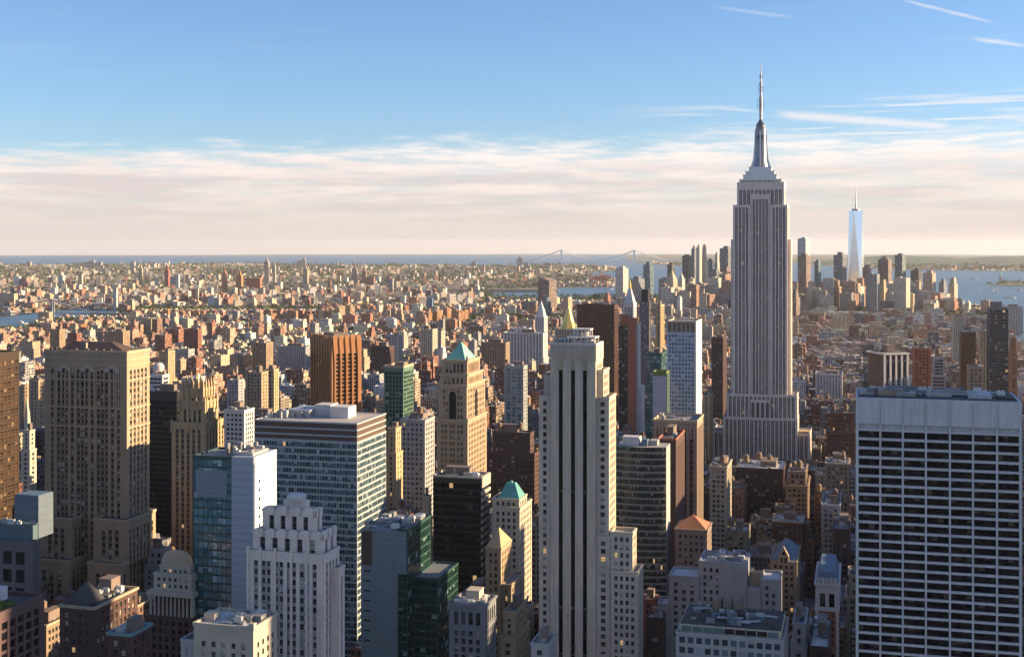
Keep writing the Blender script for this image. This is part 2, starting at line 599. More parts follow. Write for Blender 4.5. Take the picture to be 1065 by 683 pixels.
                for j in range(nf):
                    zf = z0 + j * fh
                    WS.obox(p, t, a0, a1, -dp, -S['sd'], zf, zf + fh * S['sh'])
                    o = -S['rec']
                    P0 = (p[0] + t[0] * a0 + n[0] * o, p[1] + t[1] * a0 + n[1] * o)
                    P1 = (p[0] + t[0] * a1 + n[0] * o, p[1] + t[1] * a1 + n[1] * o)
                    u0 = s.cell + ei * 101
                    q = ([(*P0, zf), (*P1, zf), (*P1, zf + fh), (*P0, zf + fh)], [(u0, j), (u0 + nb, j), (u0 + nb, j + 1), (u0, j + 1)])
                    bands.setdefault((j, vis), []).append(q)
                if S.get('mulw', .12):
                    mw = S.get('mulw', .12)
                    for i in range(1, nb):
                        q = a0 + (a1 - a0) * i / nb
                        W.obox(p, t, q - mw / 2, q + mw / 2, -dp, -S['sd'] + S.get('mulo', .08), z0, zt, top=False)
            # head band
            W.obox(p, t, a0, a1, -dp, -.02, zt, z1, top=False)
            if S['bandn']:
                j = S['bandn']
                while j < nf:
                    zf = z0 + j * fh
                    W.obox(p, t, -S['band_ov'], L - .4, -.4, S['band_ov'], zf, zf + S['bandh'], bottom=True)
                    j += S['bandn']
        for (j, vis), qs in bands.items():
            s.window(S['win'], qs, S['glass'], vis)
        # parapet ring
        P_ = MB()
        ov = S['ov']; th = .6
        for ei, (p, t, L) in enumerate(E):
            P_.obox(p, t, -ov, L - th, -th, ov, z1, z1 + S['par'], bottom=True)
        wo = s.part(name, W, S['wall'])
        if SP: WS.build('spandrel', SP, wo)
        P_.build('parapet', S.get('partrim', S['wall']), wo)
        if roof:
            Rf = MB(); Rf.face([(x0 + .1, y0 + .1, z1 + .02), (x1 - .1, y0 + .1, z1 + .02), (x1 - .1, y1 - .1, z1 + .02), (x0 + .1, y1 - .1, z1 + .02)])
            s.part('roof', Rf, S.get('roof', GREYROOF))
        return wo

    def clutter(s, x0, x1, y0, y1, z, seed, n=5, tanks=0, pent=True, mat=None):
        r = random.Random(seed)
        w, d = x1 - x0, y1 - y0
        if pent:
            pw, pd = w * r.uniform(.3, .5), d * r.uniform(.3, .5)
            px, py = x0 + (w - pw) * r.uniform(.3, .8), y0 + (d - pd) * r.uniform(.35, .8)
            ph = r.uniform(3.5, 6.5)
            b = MB(); b.box(px, px + pw, py, py + pd, z, z + ph); b.box(px - .2, px + pw + .2, py - .2, py + pd + .2, z + ph, z + ph + .35, bottom=True)
            s.part('penthouse', b, mat or WOODROOM)
        for i in range(n):
            a, b_, c = r.uniform(1.2, w * .2 + 1), r.uniform(1.2, d * .2 + 1), r.uniform(.8, 2.6)
            x, y = r.uniform(x0 + .8, x1 - a - .8), r.uniform(y0 + .8, y1 - b_ - .8)
            m_ = MB(); m_.box(x, x + a, y, y + b_, z, z + c)
            if r.random() < .4: m_.cyl(x + a / 2, y + b_ / 2, [(min(a, b_) * .35, z + c), (min(a, b_) * .35, z + c + .5)], 10)
            s.part('vent_box', m_, r.choice([DUCT, STEEL, CONC, GREYROOF]))
        if n >= 4 and w > 9 and d > 9:
            for i in range(n // 2):      # ducts and pipes laid across the roof
                m_ = MB(); x, y = r.uniform(x0 + 1, x1 - w * .35), r.uniform(y0 + 1, y1 - 1.5); L = w * r.uniform(.12, .3)
                if r.random() < .5: m_.box(x, x + L, y, y + .8, z + .5, z + 1.2, bottom=True); m_.box(x, x + .7, y, y + .8, z, z + .5); m_.box(x + L - .7, x + L, y, y + .8, z, z + .5)
                else: m_.tube((x, y, z + .6), (x + L, y + r.uniform(-.5, .5), z + .6), .28, 6); m_.tube((x + L, y, z), (x + L, y, z + r.uniform(1.5, 3.5)), .22, 6)
                s.part('duct', m_, r.choice([DUCT, STEEL, TANKCAP]))
            for i in range(n // 3):      # cooling units with round fans
                m_ = MB(); x, y = r.uniform(x0 + 1, x1 - 5), r.uniform(y0 + 1, y1 - 3.5); m_.box(x, x + 3.4, y, y + 2.4, z + .4, z + 2.4, bottom=True)
                for q in (0, 1): m_.cyl(x + .9 + q * 1.6, y + 1.2, [(.62, z + 2.4), (.62, z + 2.8)], 10)
                for q in (0, 3.1): m_.box(x + q, x + q + .3, y, y + 2.4, z, z + .4)
                s.part('cooling_unit', m_, r.choice([DUCT, WHITEU]))
            a_ = MB(); x, y = r.uniform(x0 + 2, x1 - 2), r.uniform(y0 + 2, y1 - 2); hh = r.uniform(4, 9)
            a_.tube((x, y, z), (x, y, z + hh), .12, 5); a_.tube((x - 1, y, z + hh * .8), (x + 1, y, z + hh * .8), .08, 4); s.part('aerial', a_, STEEL)
        for i in range(tanks):
            water_tank(s.root, r.uniform(x0 + 2.5, x1 - 2.5), r.uniform(y0 + 2.5, y0 + d * .6), z, r.uniform(.9, 1.25))


def parapet_rect(b, x0, x1, y0, y1, z, h=1.0, t=.5, ov=0.0):
    for p, tt, L in (((x0, y0), (1, 0), x1 - x0), ((x1, y0), (0, 1), y1 - y0), ((x1, y1), (-1, 0), x1 - x0), ((x0, y1), (0, -1), y1 - y0)):
        b.obox(p, tt, -ov, L - t, -t, ov, z, z + h, bottom=True)

# ------------------------------------------------------------------ palette of facades
def st(wall, glass=None, **kw):
    d = dict(wall=wall, glass=glass or GLASS); d.update(kw); return d


TANSTONE = wall_mat('tan_stone', (.36, .255, .165), .88, .2)
TANTRIM = wall_mat('tan_trim', (.42, .31, .205), .85, .15)
CREAM = wall_mat('cream_stone', (.44, .375, .29), .85, .15)
GOLDSTONE = wall_mat('golden_stone', (.42, .30, .17), .85, .18)
LIME = wall_mat('limestone', (.50, .425, .325), .85, .16, streak=.5)
PINKLIME = wall_mat('pinkish_limestone', (.70, .59, .515), .85, .14)
WHITEB = wall_mat('white_brick', (.56, .52, .49), .85, .14)
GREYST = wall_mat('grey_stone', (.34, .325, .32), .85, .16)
TRAV = wall_mat('travertine', (.56, .53, .52), .8, .10, streak=.45)
BRONZE = wall_mat('bronze_metal', (.13, .075, .045), .45, .2, .4)
BLACKM = wall_mat('black_metal', (.02, .018, .018), .4, .2, .2)
ORANGEB = wall_mat('orange_brick', (.36, .165, .07), .85, .18)
REDB = wall_mat('rust_red_brick', (.34, .12, .07), .88, .18)
COPPER = wall_mat('green_copper', (.20, .45, .33), .6, .2)
TEALCOP = wall_mat('teal_copper', (.09, .30, .26), .55, .2)
GOLD = wall_mat('gilded_roof', (.75, .52, .14), .35, .12, .55)
TILE = wall_mat('terracotta_tile', (.40, .16, .075), .8, .25, joint=1.2)
SLATE = wall_mat('blue_slate', (.10, .16, .22), .7, .3)
BROWNROOF = wall_mat('brown_roof', (.10, .065, .05), .85, .25)
LOUVRE = wall_mat('brown_louvre', (.085, .05, .035), .7, .2)
PANELW = wall_mat('white_panel', (.66, .66, .70), .5, .06, streak=.1, joint=3.6)
LAVP = wall_mat('lavender_panel', (.33, .36, .41), .5, .06, streak=.1, joint=3.6)
CORR = wall_mat('grey_metal_cladding', (.20, .235, .25), .5, .1, .2, joint=2.4)
GREENM = wall_mat('green_metal', (.03, .07, .06), .5, .15, .2)
ALU = wall_mat('aluminium', (.55, .56, .58), .35, .1, .7)
MASTM = wall_mat('mast_metal', (.20, .21, .24), .38, .15, .6)
PURP = wall_mat('aluminium_spandrel', (.10, .055, .06), .6, .2)

G_DARK = glass_mat('dark_window', pb=.16)
G_BUSY = glass_mat('busy_window', pb=.26, blind=(.5, .46, .4), fw=.10)
G_TEAL = glass_mat('teal_window', (.03, .11, .13), (.34, .46, .47), .22, (.06, .13, .14), .06, .05, mid=(.10, .25, .28), lit=0, spec=.9)
G_BLUE = glass_mat('blue_window', (.11, .16, .23), (.45, .48, .5), .35, (.35, .37, .40), .10, 0, mid=(.12, .18, .25), lit=0)
G_BLACK = glass_mat('black_window', (.005, .005, .006), (.10, .08, .06), .06, (.015, .015, .015), .06, 0, mid=(.014, .014, .016), rough=.15, lit=.003, spec=.15)
G_OFFICE = glass_mat('office_window', (.015, .04, .055), (.34, .40, .42), .24, (.14, .16, .18), .10, 0, mid=(.10, .18, .22), lit=.006)
G_BRONZE = glass_mat('bronze_window', (.02, .012, .009), (.24, .15, .08), .10, (.10, .06, .035), .10, .1, mid=(.09, .05, .03), lit=.004)
G_ESB = glass_mat('slim_window', (.015, .015, .02), (.30, .27, .27), .18, (.12, .08, .08), .10, .1, mid=(.05, .045, .05), lit=.003)
G_GREEN = glass_mat('green_window', (.006, .024, .019), (.25, .35, .28), .14, (.05, .09, .07), .08, 0, mid=(.012, .045, .035), lit=0)


# ------------------------------------------------------------------ the tall named-by-look buildings, left to right
TANSP = wall_mat('tan_spandrel', (.20, .135, .09), .85, .2)
PINKSP = wall_mat('grey_spandrel_stone', (.34, .29, .28), .85, .15)  # spandrels of a darker grey stone than the walls


def brown_edge_tower():
    B = Bld('office_tower', 'dark bronze glass tower cut off by the left edge, its sunlit flank glowing brown', 'office tower', -75, -9, 20, 370, 690, vis=540)
    s = st(wall_mat('black_bronze', (.055, .034, .022), .4, .2, .3), G_BRONZE, bw=3.2, fh=3.8, pw=.28, sh=.42, sd=.05, rec=.2, cw=.8, tb=4, mull=1)
    B.shaft(-B.w / 2, B.w / 2, -B.d / 2, B.d / 2, 0, B.h, s)
    B.clutter(-B.w / 2, B.w / 2, -B.d / 2, B.d / 2, B.h, 3, 3)
    B.done()


def tan_hpattern_tower():
    B = Bld('masonry_skyscraper', 'massive tan stone skyscraper with arched upper windows and a dark hipped roof', 'skyscraper', 46.5, 132, 155.5, 368, 750, vis=630)
    w, d, h = B.w, B.d, B.h
    pat = []
    for g in (1, 3, 1, 3, 1, 3, 1, 1):
        pat.append(('p', 1.7))
        for k in range(g):
            pat.append(('w', 1.6))
            if k < g - 1: pat.append(('m', .6))
    pat.append(('p', 2.0))
    zs = B.lz(543)
    s = st(TANSTONE, G_BUSY, fh=3.75, sh=.42, sd=.22, rec=.5, cw=2.2, tb=10, bandn=0, roof=TAR, bw=3.9, par=1.6, ov=.5, partrim=TANTRIM, spandrel=TANSP)
    B.shaft(-w / 2, w / 2, -d / 2, d / 2, zs - 30, h, s, patf=pat)
    # belt courses, pilaster ribs and tall arches of the upper storeys
    T = MB()
    for py in (375, 381, 396.5, 426, 446):
        z = B.lz(py)
        parapet_rect(T, -w / 2, w / 2, -d / 2, d / 2, z, .8, .6, .35)
    B.part('belt_course', T, TANTRIM)
    for k, (pa, pb) in enumerate(((60, 72.5), (84, 97.5), (109, 123))):
        xa, xb = B.lx(pa), B.lx(pb)
        z0, z1 = B.lz(425), B.lz(388)
        fr = MB(); gl = MB()
        fr.box(xa - .7, xa, -d / 2 - .45, -d / 2, z0, z1); fr.box(xb, xb + .7, -d / 2 - .45, -d / 2, z0, z1)
        n = 10; r = (xb - xa) / 2; xm = (xa + xb) / 2
        for i in range(n):
            a0, a1 = math.pi * i / n, math.pi * (i + 1) / n
            q = [(xm + rr * math.cos(a), z1 + rr * math.sin(a) * .9) for rr, a in ((r, a0), (r + .9, a0), (r + .9, a1), (r, a1))]
            fr.face([(x, -d / 2 - .45, z) for x, z in q])
            fr.face([(q[1][0], -d / 2 - .45, q[1][1]), (q[1][0], -d / 2, q[1][1]), (q[2][0], -d / 2, q[2][1]), (q[2][0], -d / 2 - .45, q[2][1])])
        pts = [(xm + r * math.cos(math.pi * i / n), -d / 2 - .06, z1 + r * math.sin(math.pi * i / n) * .9) for i in range(n + 1)]
        for i in range(n):
            gl.face([(xm, -d / 2 - .06, z1), pts[i], pts[i + 1]], [(1.5, .3), (2.4, .9), (2.6, .9)])
        f_ = B.part('arch_frame', fr, TANTRIM)
        gl.build('arched_window', G_BUSY, f_)
        mu = MB()
        for q in (1, 2):
            xx = xa + (xb - xa) * q / 3
            mu.box(xx - .35, xx + .35, -d / 2 - .3, -d / 2, z0, z1 + r * .75)
        mu.build('mullion', TANTRIM, f_)
    # setback shoulders
    ws = st(TANSTONE, G_BUSY, fh=3.75, sh=.42, sd=.22, rec=.5, cw=2.0, tb=5, bw=3.9, roof=TAR, par=1.4, ov=.4, partrim=TANTRIM, spandrel=TANSP)
    gp = [('p', 2), ('w', 1.4), ('p', 1.1), ('w', 1.4), ('p', 1.1), ('w', 1.4), ('p', 2)]
    zl = B.lz(583)
    def wing(xl, xc, xr, yt, dy, zb):
        x0, x1 = B.lx(xl, dy), B.lx(xc, dy)
        y0 = -d / 2 + dy
        y1 = B.ly(xr, x1) if xr else d / 2 - 3
        B.shaft(x0, x1, y0, max(y1, y0 + 8), zb, B.lz(yt, x1, dy), ws, patf=gp)
    B.shaft(-w / 2 + .6, w / 2 - .6, -d / 2 + 1.5, d / 2 + 8, 0, zs, ws)
    wing(41.5, 75, None, 541, -9, zl)
    wing(97, 132, 158, 543, -9, zl)
    wing(34, 73, None, 585, -17, 0)
    wing(91, 126, 131, 589, -19, 0)
    # hipped roof and roof rooms
    hp = MB()
    x0, x1 = B.lx(58, 4), B.lx(133)
    hz = B.lz(356, dy=15)
    hp.frus((x0, w / 2 - 1.5, -d / 2 + 2, d / 2 - 1.5), h + .1, (B.lx(80, 15), B.lx(119, 15), -d / 2 + 12, d / 2 - 10), hz)
    B.part('hipped_roof', hp, BROWNROOF)
    ch = MB(); ch.box(B.lx(84), B.lx(85.5), -d / 2 + 4, -d / 2 + 5.5, h, B.lz(358))
    B.part('chimney', ch, TANTRIM)
    pr = MB()
    for px in (50, 55, 60, 68, 76, 88, 96, 104, 112):
        x = B.lx(px); pr.box(x, x + 1.6, -d / 2 + 1, -d / 2 + 2.4, h, h + 2.6)
    B.part('roof_rail_post', pr, BROWNROOF)
    B.done()


def gothic_crown_tower():
    B = Bld('masonry_skyscraper', 'golden stone skyscraper with a crown of pointed gothic finials beside a black slab', 'skyscraper', 178.5, 213, 234.5, 442, 900, vis=575)
    w, d, h = B.w, B.d, B.h
    s = st(GOLDSTONE, G_DARK, bw=4.2, pw=.5, fh=3.7, sh=.42, sd=.35, rec=.6, cw=2.2, tb=3.5, mode='grid', par=1.4, spandrel=TANSP)
    B.shaft(-w / 2, w / 2, -d / 2, d / 2, 0, h, s)
    T = B.tier(187, 213, 227, 419, 3)
    B.shaft(T[0], T[1], T[2], T[3], h, T[4], dict(s, bw=3.4, pw=.55, tb=5, fh=12, sh=.12))
    U_ = B.tier(190, 211, 222, 406, 5)
    B.shaft(U_[0], U_[1], U_[2], U_[3], T[4], U_[4], dict(s, bw=4.2, pw=.5, tb=2, fh=8, sh=.2))
    V_ = B.tier(194, 209, 217, 399, 8)
    m = MB(); m.box(V_[0], V_[1], V_[2], V_[3], U_[4], V_[4]); B.part('crown_block', m, GOLDSTONE)
    def fin(x, y, z, hh, r=.8):
        f_ = MB(); f_.frus((x - r, x + r, y - r, y + r), z - 6, (x - r * .9, x + r * .9, y - r * .9, y + r * .9), z + hh * .45)
        f_.frus((x - r, x + r, y - r, y + r), z + hh * .45, (x - .05, x + .05, y - .05, y + .05), z + hh)
        B.part('finial', f_, GOLDSTONE)
    for k in range(5):
        fin(U_[0] + (U_[1] - U_[0]) * k / 4, U_[2], U_[4], 8 + 2 * (k % 2))
        if k: fin(U_[1], U_[2] + (U_[3] - U_[2]) * k / 4, U_[4], 8 + 2 * (k % 2))
    for k in range(4):
        fin(V_[0] + (V_[1] - V_[0]) * k / 3, V_[2], V_[4], 6.5)
        fin(T[0] + (T[1] - T[0]) * k / 3, T[2] - .1, T[4], 5, .7)
        fin(T[1], T[2] + (T[3] - T[2]) * (k + .5) / 4, T[4], 5, .7)
    for k in range(5):
        fin(-w / 2 + w * k / 4, -d / 2, h, 3.5, .7)
        fin(w / 2, -d / 2 + d * (k + .6) / 5, h, 3.5, .7)
    B.done()


def black_slab():
    B = Bld('office_tower', 'black glass slab between the tan skyscraper and the gothic crown tower', 'office tower', 150, 184, 191, 409, 960, vis=560)
    B.shaft(-B.w / 2, B.w / 2, -B.d / 2, B.d / 2, 0, B.h, st(BLACKM, G_BLACK, mode='ribbon', bw=3, fh=3.9, sh=.3, sd=.08, rec=.15, cw=.8, tb=6, win='window_band', mulw=.25, roof=TAR))
    B.clutter(-B.w / 2, B.w / 2, -B.d / 2, B.d / 2, B.h, 5, 4)
    B.done()


def teal_white_tower():
    B = Bld('office_tower', 'teal glass office tower with windowless white sunlit flank and cluttered roof', 'office tower', 201, 262, 287, 478, 600, vis=640)
    w, d, h = B.w, B.d, B.h
    xm = B.lx(241)
    B.shaft(-w / 2, xm, -d / 2, d / 2 - .5, 0, h - .01, st(GREENM, G_TEAL, mode='ribbon', bw=2.4, fh=3.9, sh=.26, sd=.05, rec=.1, cw=.3, tb=1, win='window_band', mulw=.10, par=1.0, roof=GREYROOF))
    m = MB(); m.box(xm + .02, w / 2, -d / 2 - .25, d / 2, 0, h + 1.0)
    B.part('blank_wall', m, LAVP)
    # the flank: white cladding with a slit of small windows
    f = MB(); f.box(w / 2 + .01, w / 2 + .3, -d / 2 + 3, d / 2, 0, h + 1.0)
    fl = B.part('white_flank', f, PANELW)
    for k in range(22):
        sl = MB(); z = h - 12 - k * 4.2
        sl.box(w / 2 + .28, w / 2 + .36, -d / 2 + 6.5, -d / 2 + 8, z, z + 1.6)
        sl.build('window', G_BLACK, fl)
    gp = MB(); z0, z1 = B.lz(519), B.lz(491)
    gp.box(B.lx(204), B.lx(236), -d / 2 - .12, -d / 2 - .03, z0, z1)
    B.part('louvre_panel', gp, CORR)
    b = MB(); b.box(B.lx(240), w / 2 - 2, -d / 2 + 5, d / 2 - 4, h + 1, h + 2.2); B.part('roof_deck', b, PALEROOF)
    r = random.Random(8)
    for k in range(16):
        x, y = r.uniform(-w / 2 + 8, w / 2 - 4), r.uniform(-d / 2 + 3, d / 2 - 4)
        q = MB(); q.box(x, x + r.uniform(1, 4), y, y + r.uniform(1, 3), h + 1, h + r.uniform(2.4, 5.5)); B.part('vent_box', q, r.choice([DUCT, STEEL, CONC, WOODROOM]))
    B.done()


def scalloped_tower():
    B = Bld('masonry_skyscraper', 'pale stone art deco tower with scalloped stepped crown in the shade', 'skyscraper', 256.5, 337, 353, 579, 520, vis=700)
    w, d, h = B.w, B.d, B.h
    pat = []
    for g in (1, 2, 2, 2, 2, 1):
        pat.append(('p', 1.5))
        for k in range(g):
            pat.append(('w', 1.6))
            if k < g - 1: pat.append(('m', .35))
    pat.append(('p', 1.5))
    s = st(PINKLIME, G_BUSY, fh=3.55, sh=.40, sd=.15, rec=.45, cw=1.6, tb=3.2, bw=3.6, mull=1, roof=GREYROOF, par=.9, spandrel=PINKSP)
    B.shaft(-w / 2, w / 2, -d / 2, d / 2, 0, h, s, patf=pat)
    prev = h
    lev = [(B.tier(263, 335, 350, 558, 3), 4), (B.tier(273, 327.5, 335, 534, 6), 4)]
    for i, (T, n) in enumerate(lev):
        x0, x1, y0, y1, z = T
        B.shaft(x0, x1, y0, y1, prev, z, dict(s, fh=(z - prev - 1.7) * .999, sh=.10, tb=1.6, bw=5.4, pw=.58, sd=.1, rec=.7), roof=True)
        # scallops along the parapet
        for (p, t, L) in (((x0, y0), (1, 0), x1 - x0), ((x1, y0), (0, 1), y1 - y0)):
            nb = max(2, round(L / 5.6))
            for k in range(nb):
                c = L * (k + .5) / nb; r = L / nb * .40
                mb = MB()
                nn = (t[1], -t[0])
                pts = [(c + r * math.cos(math.pi * q / 8), z + 1.0 + r * .55 * math.sin(math.pi * q / 8)) for q in range(9)]
                P = lambda a, o, zz: (p[0] + t[0] * a + nn[0] * o, p[1] + t[1] * a + nn[1] * o, zz)
                for q in range(8):
                    a, b_ = pts[q], pts[q + 1]
                    mb.face([P(a[0], .5, z - 1.5), P(a[0], .5, a[1]), P(b_[0], .5, b_[1]), P(b_[0], .5, z - 1.5)][::-1])
                    mb.face([P(a[0], .5, a[1]), P(a[0], -.6, a[1]), P(b_[0], -.6, b_[1]), P(b_[0], .5, b_[1])][::-1])
                    mb.face([P(a[0], -.6, z - .1), P(a[0], -.6, a[1]), P(b_[0], -.6, b_[1]), P(b_[0], -.6, z - .1)])
                B.part('scallop', mb, PINKLIME)
        prev = z
    # buttress piers up the crown
    for px in (258, 271, 286, 303, 319, 335):
        x = B.lx(px); b = MB(); b.box(x - .5, x + .5, -d / 2 - .45, -d / 2 + .2, 0, h + 2.4); B.part('buttress', b, PINKLIME)
    x0, x1, y0, y1, z = B.tier(295, 318, 322, 521, 10)
    m = MB(); m.box(x0, x1, y0, y1, prev, z); B.part('roof_room', m, PINKLIME)
    c = MB(); cx, cy = (x0 + x1) / 2, (y0 + y1) / 2
    c.cyl(cx, cy, [(4.0, z), (4.2, z + 1.6), (3.2, z + 2.6)], 12); B.part('tank_drum', c, WHITEB)
    # projecting bay on the right flank with its own cornice
    xb = w / 2
    B.shaft(xb - 1, xb + 3.2, -d / 2 + 8, d / 2 - 2, 0, B.lz(597), dict(s, bw=3.2))
    B.done()


def ribbon_block():
    B = Bld('office_block', 'broad ribbon-windowed office block with brown louvred top and flat pale roof', 'office block', 264.5, 371.5, 401.5, 441, 720, vis=660)
    w, d, h = B.w, B.d, B.h
    zt = B.lz(461)
    RIB = wall_mat('ribbon_panel', (.36, .38, .38), .55, .08, streak=.1)
    B.shaft(-w / 2, w / 2, -d / 2, d / 2, 0, zt, st(RIB, G_OFFICE, mode='ribbon', bw=1.75, fh=3.75, sh=.31, sd=.04, rec=.25, cw=.5, tb=.6, win='window_band', mulw=.10, par=.01, mulo=.06, ov=.02), roof=False)
    m = MB(); m.box(-w / 2 + .3, w / 2 - .3, -d / 2 + .3, d / 2 - .3, zt + .02, h)
    lo = B.part('louvre_band', m, LOUVRE)
    n = 3
    for k in range(n + 1):
        z = zt + (h - zt) * k / n
        b = MB(); parapet_rect(b, -w / 2, w / 2, -d / 2, d / 2, z - .35 if k else z + .02, .9, .5, .12); b.build('trim_band', RIB, lo)
    r_ = MB(); r_.face([(-w / 2 + .4, -d / 2 + .4, h + .03), (w / 2 - .4, -d / 2 + .4, h + .03), (w / 2 - .4, d / 2 - .4, h + .03), (-w / 2 + .4, d / 2 - .4, h + .03)])
    B.part('roof', r_, PALEROOF)
    for (a, c, y0, y1, hh, mt) in ((.60, .78, .45, .72, 6.5, WHITEB), (.40, .56, .6, .85, 6.5, WHITEB), (.18, .40, .45, .9, 4, DUCT), (.05, .16, .5, .8, 2.6, CONC)):
        b = MB(); b.box(-w / 2 + w * a, -w / 2 + w * c, -d / 2 + d * y0, -d / 2 + d * y1, h, h + hh); B.part('penthouse', b, mt)
    r = random.Random(4)
    for k in range(20):
        x, y = -w / 2 + w * r.uniform(.02, .5), -d / 2 + d * r.uniform(.2, .9)
        b = MB(); b.box(x, x + r.uniform(1, 3.5), y, y + r.uniform(1, 3), h, h + r.uniform(1.2, 4.8)); B.part('vent_box', b, r.choice([DUCT, STEEL, CONC, WOODROOM]))
    B.done()


def fluted_bronze_tower():
    B = Bld('office_tower', 'orange brown tower of vertical fins set corner-on, top cut in notches', 'office tower', 322.5, 345, 376, 352, 1230, vis=440, th=math.radians(57))
    w, d, h = B.w, B.d, B.h
    s = st(ORANGEB, G_BRONZE, mode='grid', bw=6.4, pw=.30, fh=3.9, sh=.34, sd=.45, rec=.9, cw=3.0, tb=15, par=.02, ov=.01)
    B.shaft(-w / 2, w / 2, -d / 2, d / 2, 0, h, s)
    for (p, t, L) in (((-w / 2, -d / 2), (1, 0), w), ((w / 2, -d / 2), (0, 1), d)):
        nb = max(3, round((L - 6.8) / 6.4)); n = (t[1], -t[0])
        for k in range(nb + 1):
            a = 3.4 + (L - 6.8) * k / nb
            m = MB()
            P = lambda q, o, z: (p[0] + t[0] * q + n[0] * o, p[1] + t[1] * q + n[1] * o, z)
            # wedge fin widening towards the top
            z0, z1 = h - 22, h + 2.5
            A, Bq, C_, D_ = P(a - .7, .8, z0), P(a + .7, .8, z0), P(a + 2.5, 1.0, z1), P(a - 2.5, 1.0, z1)
            m.face([A, Bq, C_, D_]); m.face([P(a - .9, 0, z0), A, D_, P(a - 2.6, 0, z1)]); m.face([Bq, P(a + .9, 0, z0), P(a + 2.6, 0, z1), C_]); m.face([D_, C_, P(a + 2.6, -1, z1), P(a - 2.6, -1, z1)])
            m.obox(p, t, a - .7, a + .7, -.5, .8, 0, z0)
            B.part('fin', m, ORANGEB)
    B.clutter(-w / 2, w / 2, -d / 2, d / 2, h, 6, 3)
    B.done()


def green_glass_tower():
    B = Bld('office_tower', 'dark green glass tower with sunlit yellowish gridded flank, mid distance', 'office tower', 399.5, 419.5, 430, 384, 1150, vis=436)
    w, d, h = B.w, B.d, B.h
    GRID = wall_mat('green_grid', (.10, .17, .12), .6, .1)
    B.shaft(-w / 2, w / 2, -d / 2, d / 2, 0, h, st(GRID, G_GREEN, bw=3.0, pw=.22, fh=3.8, sh=.24, sd=.05, rec=.3, cw=1, tb=2.5, roof=TAR))
    m = MB(); parapet_rect(m, -w / 2, w / 2, -d / 2, d / 2, h + 1.15, 2.2, .6, .4); B.part('crown_rail', m, TANTRIM)
    B.clutter(-w / 2, w / 2, -d / 2, d / 2, h, 11, 4)
    B.done()


def grey_clad_block():
    B = Bld('office_block', 'grey metal clad block with dark green glass side and stepped glass wing', 'office block', 375.5, 424, 448, 552, 590, vis=690)
    w, d, h = B.w, B.d, B.h
    m = MB(); m.box(-w / 2, w / 2 - 5, -d / 2, d / 2, 0, h)
    c = B.part('clad_wall', m, CORR)
    for k in range(8):
        s_ = MB(); z = h - 20 - k * 4.6; s_.box(-w / 2 + 1.5, -w / 2 + 4.6, -d / 2 - .05, -d / 2 + .3, z, z + .7); s_.build('slot_window', G_BLACK, c)
    q = MB(); q.box(-w / 2 + .6, -w / 2 + 5.5, -d / 2 - .12, -d / 2 + .2, h - 17, h - 1); B.part('louvre_panel', q, LOUVRE)
    q = MB(); q.box(w / 2 - 4.98, w / 2 - .6, -d / 2 + .1, d / 2 - .1, h - 20, h - .4); B.part('dark_panel', q, CORR)
    B.shaft(w / 2 - 5, w / 2, -d / 2 + .15, d / 2, 0, h - .03, st(GREENM, G_GREEN, mode='ribbon', bw=2.6, fh=3.9, sh=.22, sd=.05, rec=.1, cw=.3, tb=.6, win='window_band', mulw=.12, par=.8))
    x0 = w / 2
    x1 = x0 + 12
    B.shaft(x0 + .02, x1, -d / 2 + 8, d / 2 + 6, 0, B.lz(603, x1, 8), st(GREENM, G_GREEN, mode='ribbon', bw=2.6, fh=3.9, sh=.22, sd=.05, rec=.1, cw=.3, tb=.6, win='window_band', mulw=.12, par=.8, roof=GREYROOF))
    B.clutter(-w / 2, w / 2, -d / 2, d / 2, h, 21, 16, pent=False)
    B.done()


def black_box_tower():
    B = Bld('office_tower', 'black curtain-walled tower with cream striped sunlit flank below the green pyramid', 'office tower', 450.5, 501.5, 510, 498, 700, vis=612)
    w, d, h = B.w, B.d, B.h
    B.shaft(-w / 2, w / 2 - .6, -d / 2, d / 2, 0, h, st(BLACKM, G_BLACK, mode='ribbon', bw=2.2, fh=3.9, sh=.3, sd=.05, rec=.12, cw=.3, tb=3, win='window_band', mulw=.14, roof=TAR, partrim=CREAM))
    f = MB(); g = MB()
    n = int(h / 3.9)
    for k in range(n):
        z = h - 3 - k * 3.9
        f.box(w / 2 - .58, w / 2 + .2, -d / 2 - .2, d / 2, z - 1.9, z)
    o = B.part('striped_flank', f, CREAM)
    t = MB(); t.box(w / 2 - .4, w / 2 + .22, -d / 2 - .22, d / 2 + .02, h - 2.9, h + 1); t.build('cream_panel', CREAM, o)
    B.clutter(-w / 2, w / 2, -d / 2, d / 2, h, 22, 4)
    B.done()


